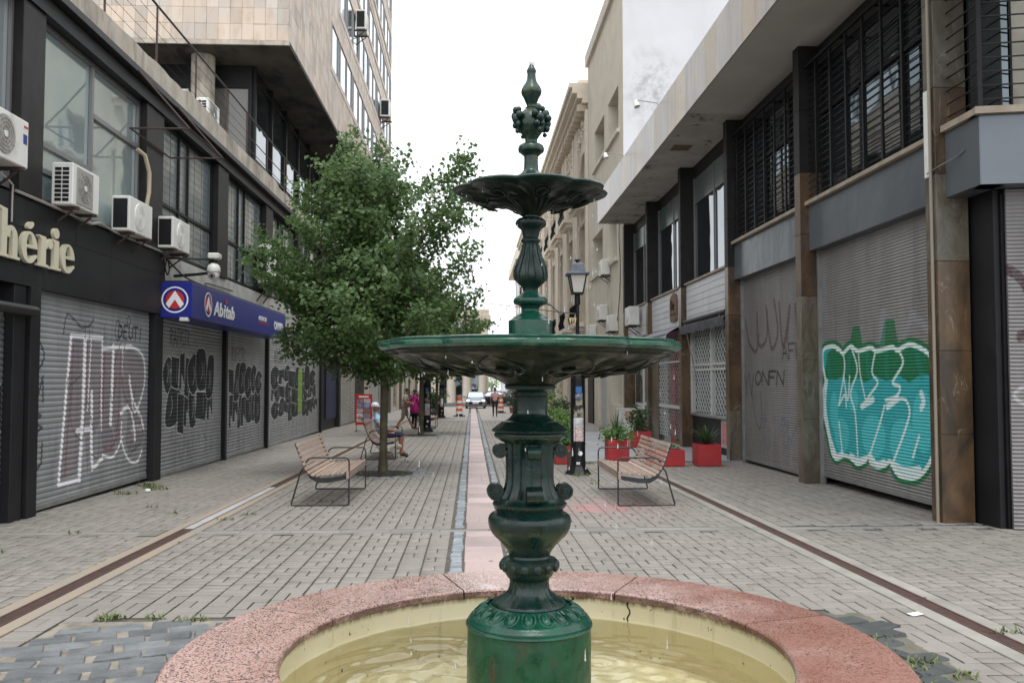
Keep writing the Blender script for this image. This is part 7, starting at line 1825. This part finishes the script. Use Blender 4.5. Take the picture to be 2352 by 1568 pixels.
    if hair:
        m = MB(); n = 14; k = 7; vs = []; fs = []
        for i in range(k + 1):
            th = PI * .62 * i / k
            for j in range(n):
                a = 2 * PI * j / n; front = max(0, math.cos(a)); tt = th * (1 - .38 * front)
                vs.append(at(hd, .100 * math.sin(tt) * math.cos(a) - .012, .092 * math.sin(tt) * math.sin(a), .055 + .088 * math.cos(tt)))
        for i in range(k):
            for j in range(n): fs.append((i * n + j, (i + 1) * n + j, (i + 1) * n + (j + 1) % n, i * n + (j + 1) % n))
        m.add(vs, fs); m.build('hair', hat or M_HAIR, t, smooth=80)
    return t, hd, at
# man on the bench
J = dict(pelvis=(-.46, 0, .57), waist=(-.47, 0, .70), chest=(-.58, 0, .93), neck=(-.63, 0, 1.07), head=(-.64, 0, 1.22),
         shoulderL=(-.60, .19, 1.00), elbowL=(-.50, .25, .74), wristL=(-.26, .16, .66), shoulderR=(-.60, -.19, 1.00), elbowR=(-.48, -.25, .74), wristR=(-.24, -.13, .67),
         hipL=(-.42, .10, .55), kneeL=(.02, .15, .56), ankleL=(.00, .14, .09), toeL=(.17, .16, .035), hipR=(-.42, -.10, .55), kneeR=(.02, -.13, .56), ankleR=(.02, -.12, .09), toeR=(.20, -.14, .035))
SKY = mat('pale_blue_cotton', (.36, .53, .68), (.31, .47, .62), 5, rough=.9); NAVY = mat('navy_cotton', (.018, .028, .075), (.014, .02, .05), 5, rough=.9)
t, hd, at = person('person in a white cap, pale blue shirt and navy shorts sitting on the bench', (-1.77, 22.0, G(22.0)), 0, J, [M_SKIN2, SKY, NAVY, M_SHOE], dict(sleeve=1.0, leg=1.0, hem=.02), None, False, .085, 1.22)
m = MB()
cap = [(.098, .04), (.104, .06), (.100, .10), (.075, .135), (.03, .15), (.0, .151)]
m.lathe(cap, 18, at(hd, -.012, 0, 0)); m.build('cap', M_SWH, t, smooth=60)
m = MB(); m.prism([(.06, -.075), (.17, -.06), (.19, 0), (.17, .06), (.06, .075)], .045, .055, lambda u, v, d: at(hd, u, v, d)); m.build('cap_peak', M_SWH, t)
# walking man with a phone
def stripes():
    t = NT('striped_shirt'); sp = t.n('ShaderNodeSeparateXYZ'); t.set(sp.inputs[0], t.pos()); k = t.math('FRACT', t.math('MULTIPLY', sp.outputs['Z'], 6.2))
    c = t.mix(t.ramp(k, .28, .32), (.42, .40, .12), (.30, .30, .36)); c = t.mix(t.ramp(k, .60, .64), c, (.36, .19, .25)); c = t.mix(t.ramp(k, .82, .86), c, (.42, .43, .48)); return t.done(c, .9)
J = dict(pelvis=(0, 0, .94), waist=(.02, 0, 1.08), chest=(.03, 0, 1.30), neck=(.06, 0, 1.47), head=(.13, 0, 1.60),
         shoulderL=(.03, .20, 1.41), elbowL=(-.02, .25, 1.12), wristL=(.24, .14, 1.10), shoulderR=(.04, -.20, 1.41), elbowR=(.06, -.25, 1.13), wristR=(.30, -.10, 1.14),
         hipL=(0, .095, .90), kneeL=(.17, .10, .50), ankleL=(.33, .10, .12), toeL=(.48, .11, .06), hipR=(0, -.095, .90), kneeR=(-.07, -.10, .49), ankleR=(-.33, -.10, .16), toeR=(-.22, -.11, .04))
KH = mat('khaki_cotton', (.26, .225, .19), (.21, .185, .155), 5, rough=.9)
t, hd, at = person('person in a striped shirt and khaki shorts walking while looking at a phone', (-2.80, 36.5, G(36.5)), 0, J, [M_SKIN2, stripes(), KH, M_SHOE], dict(sleeve=1.2, leg=1.0, hem=.05), None, True, .08, 1.35)
m = MB(); m.xbox(Matrix.Translation((.42, -.03, 1.17)) @ Matrix.Rotation(-.6, 4, 'Y'), -.04, .04, -.035, .035, -.005, .005)
PH = thing('phone', 'small dark phone held by the walking person in the striped shirt', 'phone', (-2.80 + .42, 36.47, G(36.5) + 1.17), 0); m = MB(); m.xbox(Matrix.Rotation(-.6, 4, 'Y'), -.065, .065, -.035, .035, -.005, .005); m.build('case', M_BLACK, PH, bev=.002)
# woman in magenta
J = dict(pelvis=(0, 0, .92), waist=(0, 0, 1.06), chest=(.0, 0, 1.27), neck=(.02, 0, 1.43), head=(.05, 0, 1.56),
         shoulderL=(0, .17, 1.36), elbowL=(.02, .22, 1.09), wristL=(.20, .16, .98), shoulderR=(0, -.17, 1.36), elbowR=(.02, -.22, 1.09), wristR=(.20, -.14, 1.0),
         hipL=(0, .09, .88), kneeL=(.03, .09, .48), ankleL=(.0, .09, .09), toeL=(.16, .10, .035), hipR=(0, -.09, .88), kneeR=(.02, -.09, .48), ankleR=(-.04, -.09, .09), toeR=(.12, -.10, .035))
MAG = mat('magenta_cloth', (.42, .018, .19), (.33, .014, .15), 4, rough=.85)
t, hd, at = person('person in a long magenta tunic and dark trousers beside the second lamp post', (-2.42, 36.9, G(36.9)), .9, J, [M_SKIN, MAG, M_CLOTHBLK, mat('red_shoe', (.35, .06, .03), rough=.6)], dict(sleeve=2, leg=2, hem=-.05), None, True)
m = MB(); m.lathe([(.20, 1.12), (.205, 1.0), (.205, .85), (.215, .70), (.21, .695), (.20, .9)], 20, mod=lambda a, r, z, i: (r * (1 + .05 * math.sin(5 * a)) * (.8 + .2 * abs(math.sin(a))), z)); m.build('tunic_skirt', MAG, t, smooth=60)
# man in pink walking away
J = dict(pelvis=(0, 0, .95), waist=(0, 0, 1.09), chest=(.0, 0, 1.32), neck=(.01, 0, 1.50), head=(.03, 0, 1.64),
         shoulderL=(0, .20, 1.43), elbowL=(-.04, .27, 1.14), wristL=(.06, .26, .90), shoulderR=(0, -.20, 1.43), elbowR=(.0, -.27, 1.14), wristR=(.12, -.25, .92),
         hipL=(0, .095, .91), kneeL=(.08, .10, .50), ankleL=(.08, .10, .10), toeL=(.23, .11, .035), hipR=(0, -.095, .91), kneeR=(.02, -.10, .50), ankleR=(-.16, -.10, .13), toeR=(-.03, -.11, .04))
PKS = mat('dusty_pink_cotton', (.56, .34, .32), (.50, .30, .285), 4, rough=.9)
person('person in a pink shirt and black trousers walking away down the street', (1.41, 53.4, G(53.4)), PI / 2, J, [M_SKIN2, PKS, M_CLOTHBLK, M_SHOE], dict(sleeve=1.3, leg=2, hem=.02))
# little dog under the bench
DGM = mat('white_dog_fur', (.62, .58, .50), (.32, .19, .10), 4, .52, .6, rough=.95, obj=True)
DT = thing('dog', 'small white and brown dog resting under the bench of the man in the cap', 'dog', (-2.05, 21.75, G(21.75)), 0)
V = {'chest': (.12, 0, .20, .085, .075), 'belly': (-.02, 0, .205, .072, .065), 'rump': (-.17, 0, .20, .075, .07), 'neck': (.20, 0, .255, .052), 'head': (.27, 0, .29, .05), 'muzzle': (.33, 0, .275, .024), 'tail1': (-.25, 0, .24, .018), 'tail2': (-.31, 0, .30, .012)}
E = [('belly', 'chest'), ('belly', 'rump'), ('chest', 'neck'), ('neck', 'head'), ('head', 'muzzle'), ('rump', 'tail1'), ('tail1', 'tail2')]
for s, y in (('L', .055), ('R', -.055)):
    V.update({'fe' + s: (.12, y, .13, .028), 'fw' + s: (.135, y, .06, .018), 'fp' + s: (.155, y, .018, .018), 'hk' + s: (-.13, y, .13, .034), 'hh' + s: (-.20, y, .075, .017), 'hp' + s: (-.17, y, .018, .018)})
    E += [('chest', 'fe' + s), ('fe' + s, 'fw' + s), ('fw' + s, 'fp' + s), ('rump', 'hk' + s), ('hk' + s, 'hh' + s), ('hh' + s, 'hp' + s)]
    V['ear' + s] = (.255, y * .8, .335, .016); E.append(('head', 'ear' + s))
skin('body', V, E, [DGM], lambda *a: 0, DT, root=1)
m = MB(); m.ball((.352, 0, .28), .009, n=6, m=5); m.build('nose', M_BLACK, DT)
# ================================================================ cars
def car(name, label, loc, rz, paint, lights=True):
    t = thing(name, label, 'car', loc, rz, None)
    W_ = .87
    # sections from the nose (y=-2.05) to the tail: half width, bottom, belt height
    sec = [(-2.05, .62, .30, .58), (-1.98, .76, .24, .70), (-1.75, .84, .20, .80), (-1.2, W_, .20, .90), (-.7, W_, .20, .97), (.3, W_, .20, .99), (1.2, W_, .20, 1.0), (1.8, .84, .24, 1.0), (2.0, .74, .32, .92)]
    m = MB(); vs = []
    for y, hw, zb, zt in sec: vs += [(-hw * .92, y, zb), (-hw, y, zb + .12), (-hw, y, zt - .16), (-hw * .90, y, zt - .02), (-hw * .5, y, zt + .02), (hw * .5, y, zt + .02), (hw * .90, y, zt - .02), (hw, y, zt - .16), (hw, y, zb + .12), (hw * .92, y, zb)]
    n = 10; fs = [(i * n + j, i * n + (j + 1) % n, (i + 1) * n + (j + 1) % n, (i + 1) * n + j) for i in range(len(sec) - 1) for j in range(n)] + [tuple(range(n)), tuple((len(sec) - 1) * n + j for j in range(n))[::-1]]
    m.add(vs, fs); m.build('body', paint, t, smooth=50)
    g = [(-.95, .70, .98, .80, .99), (-.25, .62, 1.40, .80, .98), (.2, .62, 1.46, .80, .98), (1.1, .60, 1.42, .80, .99), (1.75, .58, 1.02, .72, .99)]
    m = MB(); vs = []
    for y, tw, zt, bw, zb in g: vs += [(-bw, y, zb - .02), (-tw, y, zt), (tw, y, zt), (bw, y, zb - .02)]
    m.add(vs, [(i * 4 + j, i * 4 + j + 1, (i + 1) * 4 + j + 1, (i + 1) * 4 + j) for i in range(4) for j in range(3)] + [(0, 3, 2, 1)]); m.build('windows', M_SKYGL, t, smooth=30)
    m = MB(); m.add([(-.63, -.25, 1.405), (.63, -.25, 1.405), (.63, .2, 1.465), (-.63, .2, 1.465), (-.61, 1.1, 1.425), (.61, 1.1, 1.425)], [(0, 1, 2, 3), (3, 2, 5, 4)]); m.build('roof', paint, t)
    m = MB()
    for s in (-1, 1): m.tube([(s * .79, -.95, .99), (s * .64, -.25, 1.41), (s * .64, .2, 1.47), (s * .62, 1.1, 1.43), (s * .72, 1.75, 1.0)], .035, 5)
    m.build('pillars', paint, t)
    m = MB(); m.box(-.60, .60, -2.06, -1.9, .34, .62); m.build('grille', M_BLACK, t, bev=.03)
    m = MB(); m.box(-.26, .26, -2.085, -2.06, .44, .56); m.build('number_plate', M_SWH, t)
    for s in (-1, 1):
        m = MB(); m.ball((s * .66, -1.93, .70), .15, .10, .075, 10, 6); m.build('headlight', M_HEADL if lights else M_WHITE, t, smooth=60)
        m = MB(); m.ball((s * 1.0, -.75, 1.02), .11, .06, .08, 8, 6); m.build('mirror', paint, t, smooth=60)
        for y in (-1.3, 1.3):
            m = MB(); m.cyl((s * .70, y, .31), (s * .885, y, .31), .31, n=20); w_ = m.build('wheel', M_RUB, t, smooth=40); m = MB(); m.cyl((s * .88, y, .31), (s * .895, y, .31), .19, n=14); m.build('rim', M_GALV, w_)
    return t
M_HEADL = NT('headlight_on'); M_HEADL.b.inputs['Emission Color'].default_value = (1, .82, .5, 1); M_HEADL.b.inputs['Emission Strength'].default_value = 5; M_HEADL = M_HEADL.done((.9, .85, .7), .2)
car('car', 'silver grey car with its headlights on driving up the street', (.33, 77.9, G(77.5)), 0, mat('silver_car_paint', (.22, .25, .29), rough=.25, metal=.4))
car('car', 'dark grey parked car seen from the side behind the silver one', (2.9, 92, G(92)), math.radians(70), mat('dark_car_paint', (.03, .033, .04), rough=.25, metal=.3), False)
# fallen leaves and crumbs on the paving
rs = np.random.RandomState(3); P = []
for k in range(150):
    x = rs.normal() * 1.5 - 1.8 if k < 70 else rs.uniform(-5.6, 5.6); y = 17.5 + rs.normal() * 2.2 if k < 70 else rs.uniform(5.5, 26)
    if math.hypot(x - PX, y - PY) < 1.75: continue
    P.append((x, y, G(y) + .006))
V, F = leaves(np.array(P), .055, 3.0, None, 9)
V[:, 2] = np.repeat(np.array(P)[:, 2], 4) + np.abs(V[:, 2] - np.repeat(np.array(P)[:, 2], 4)) * .3
o = link('fallen_leaves', fast_mesh('fallen_leaves', V, F, mat('dry_leaf', (.16, .12, .05), (.10, .13, .04), 40, rough=.8))); tag(o, 'small dry leaves scattered over the paving', 'leaves', kind='stuff')
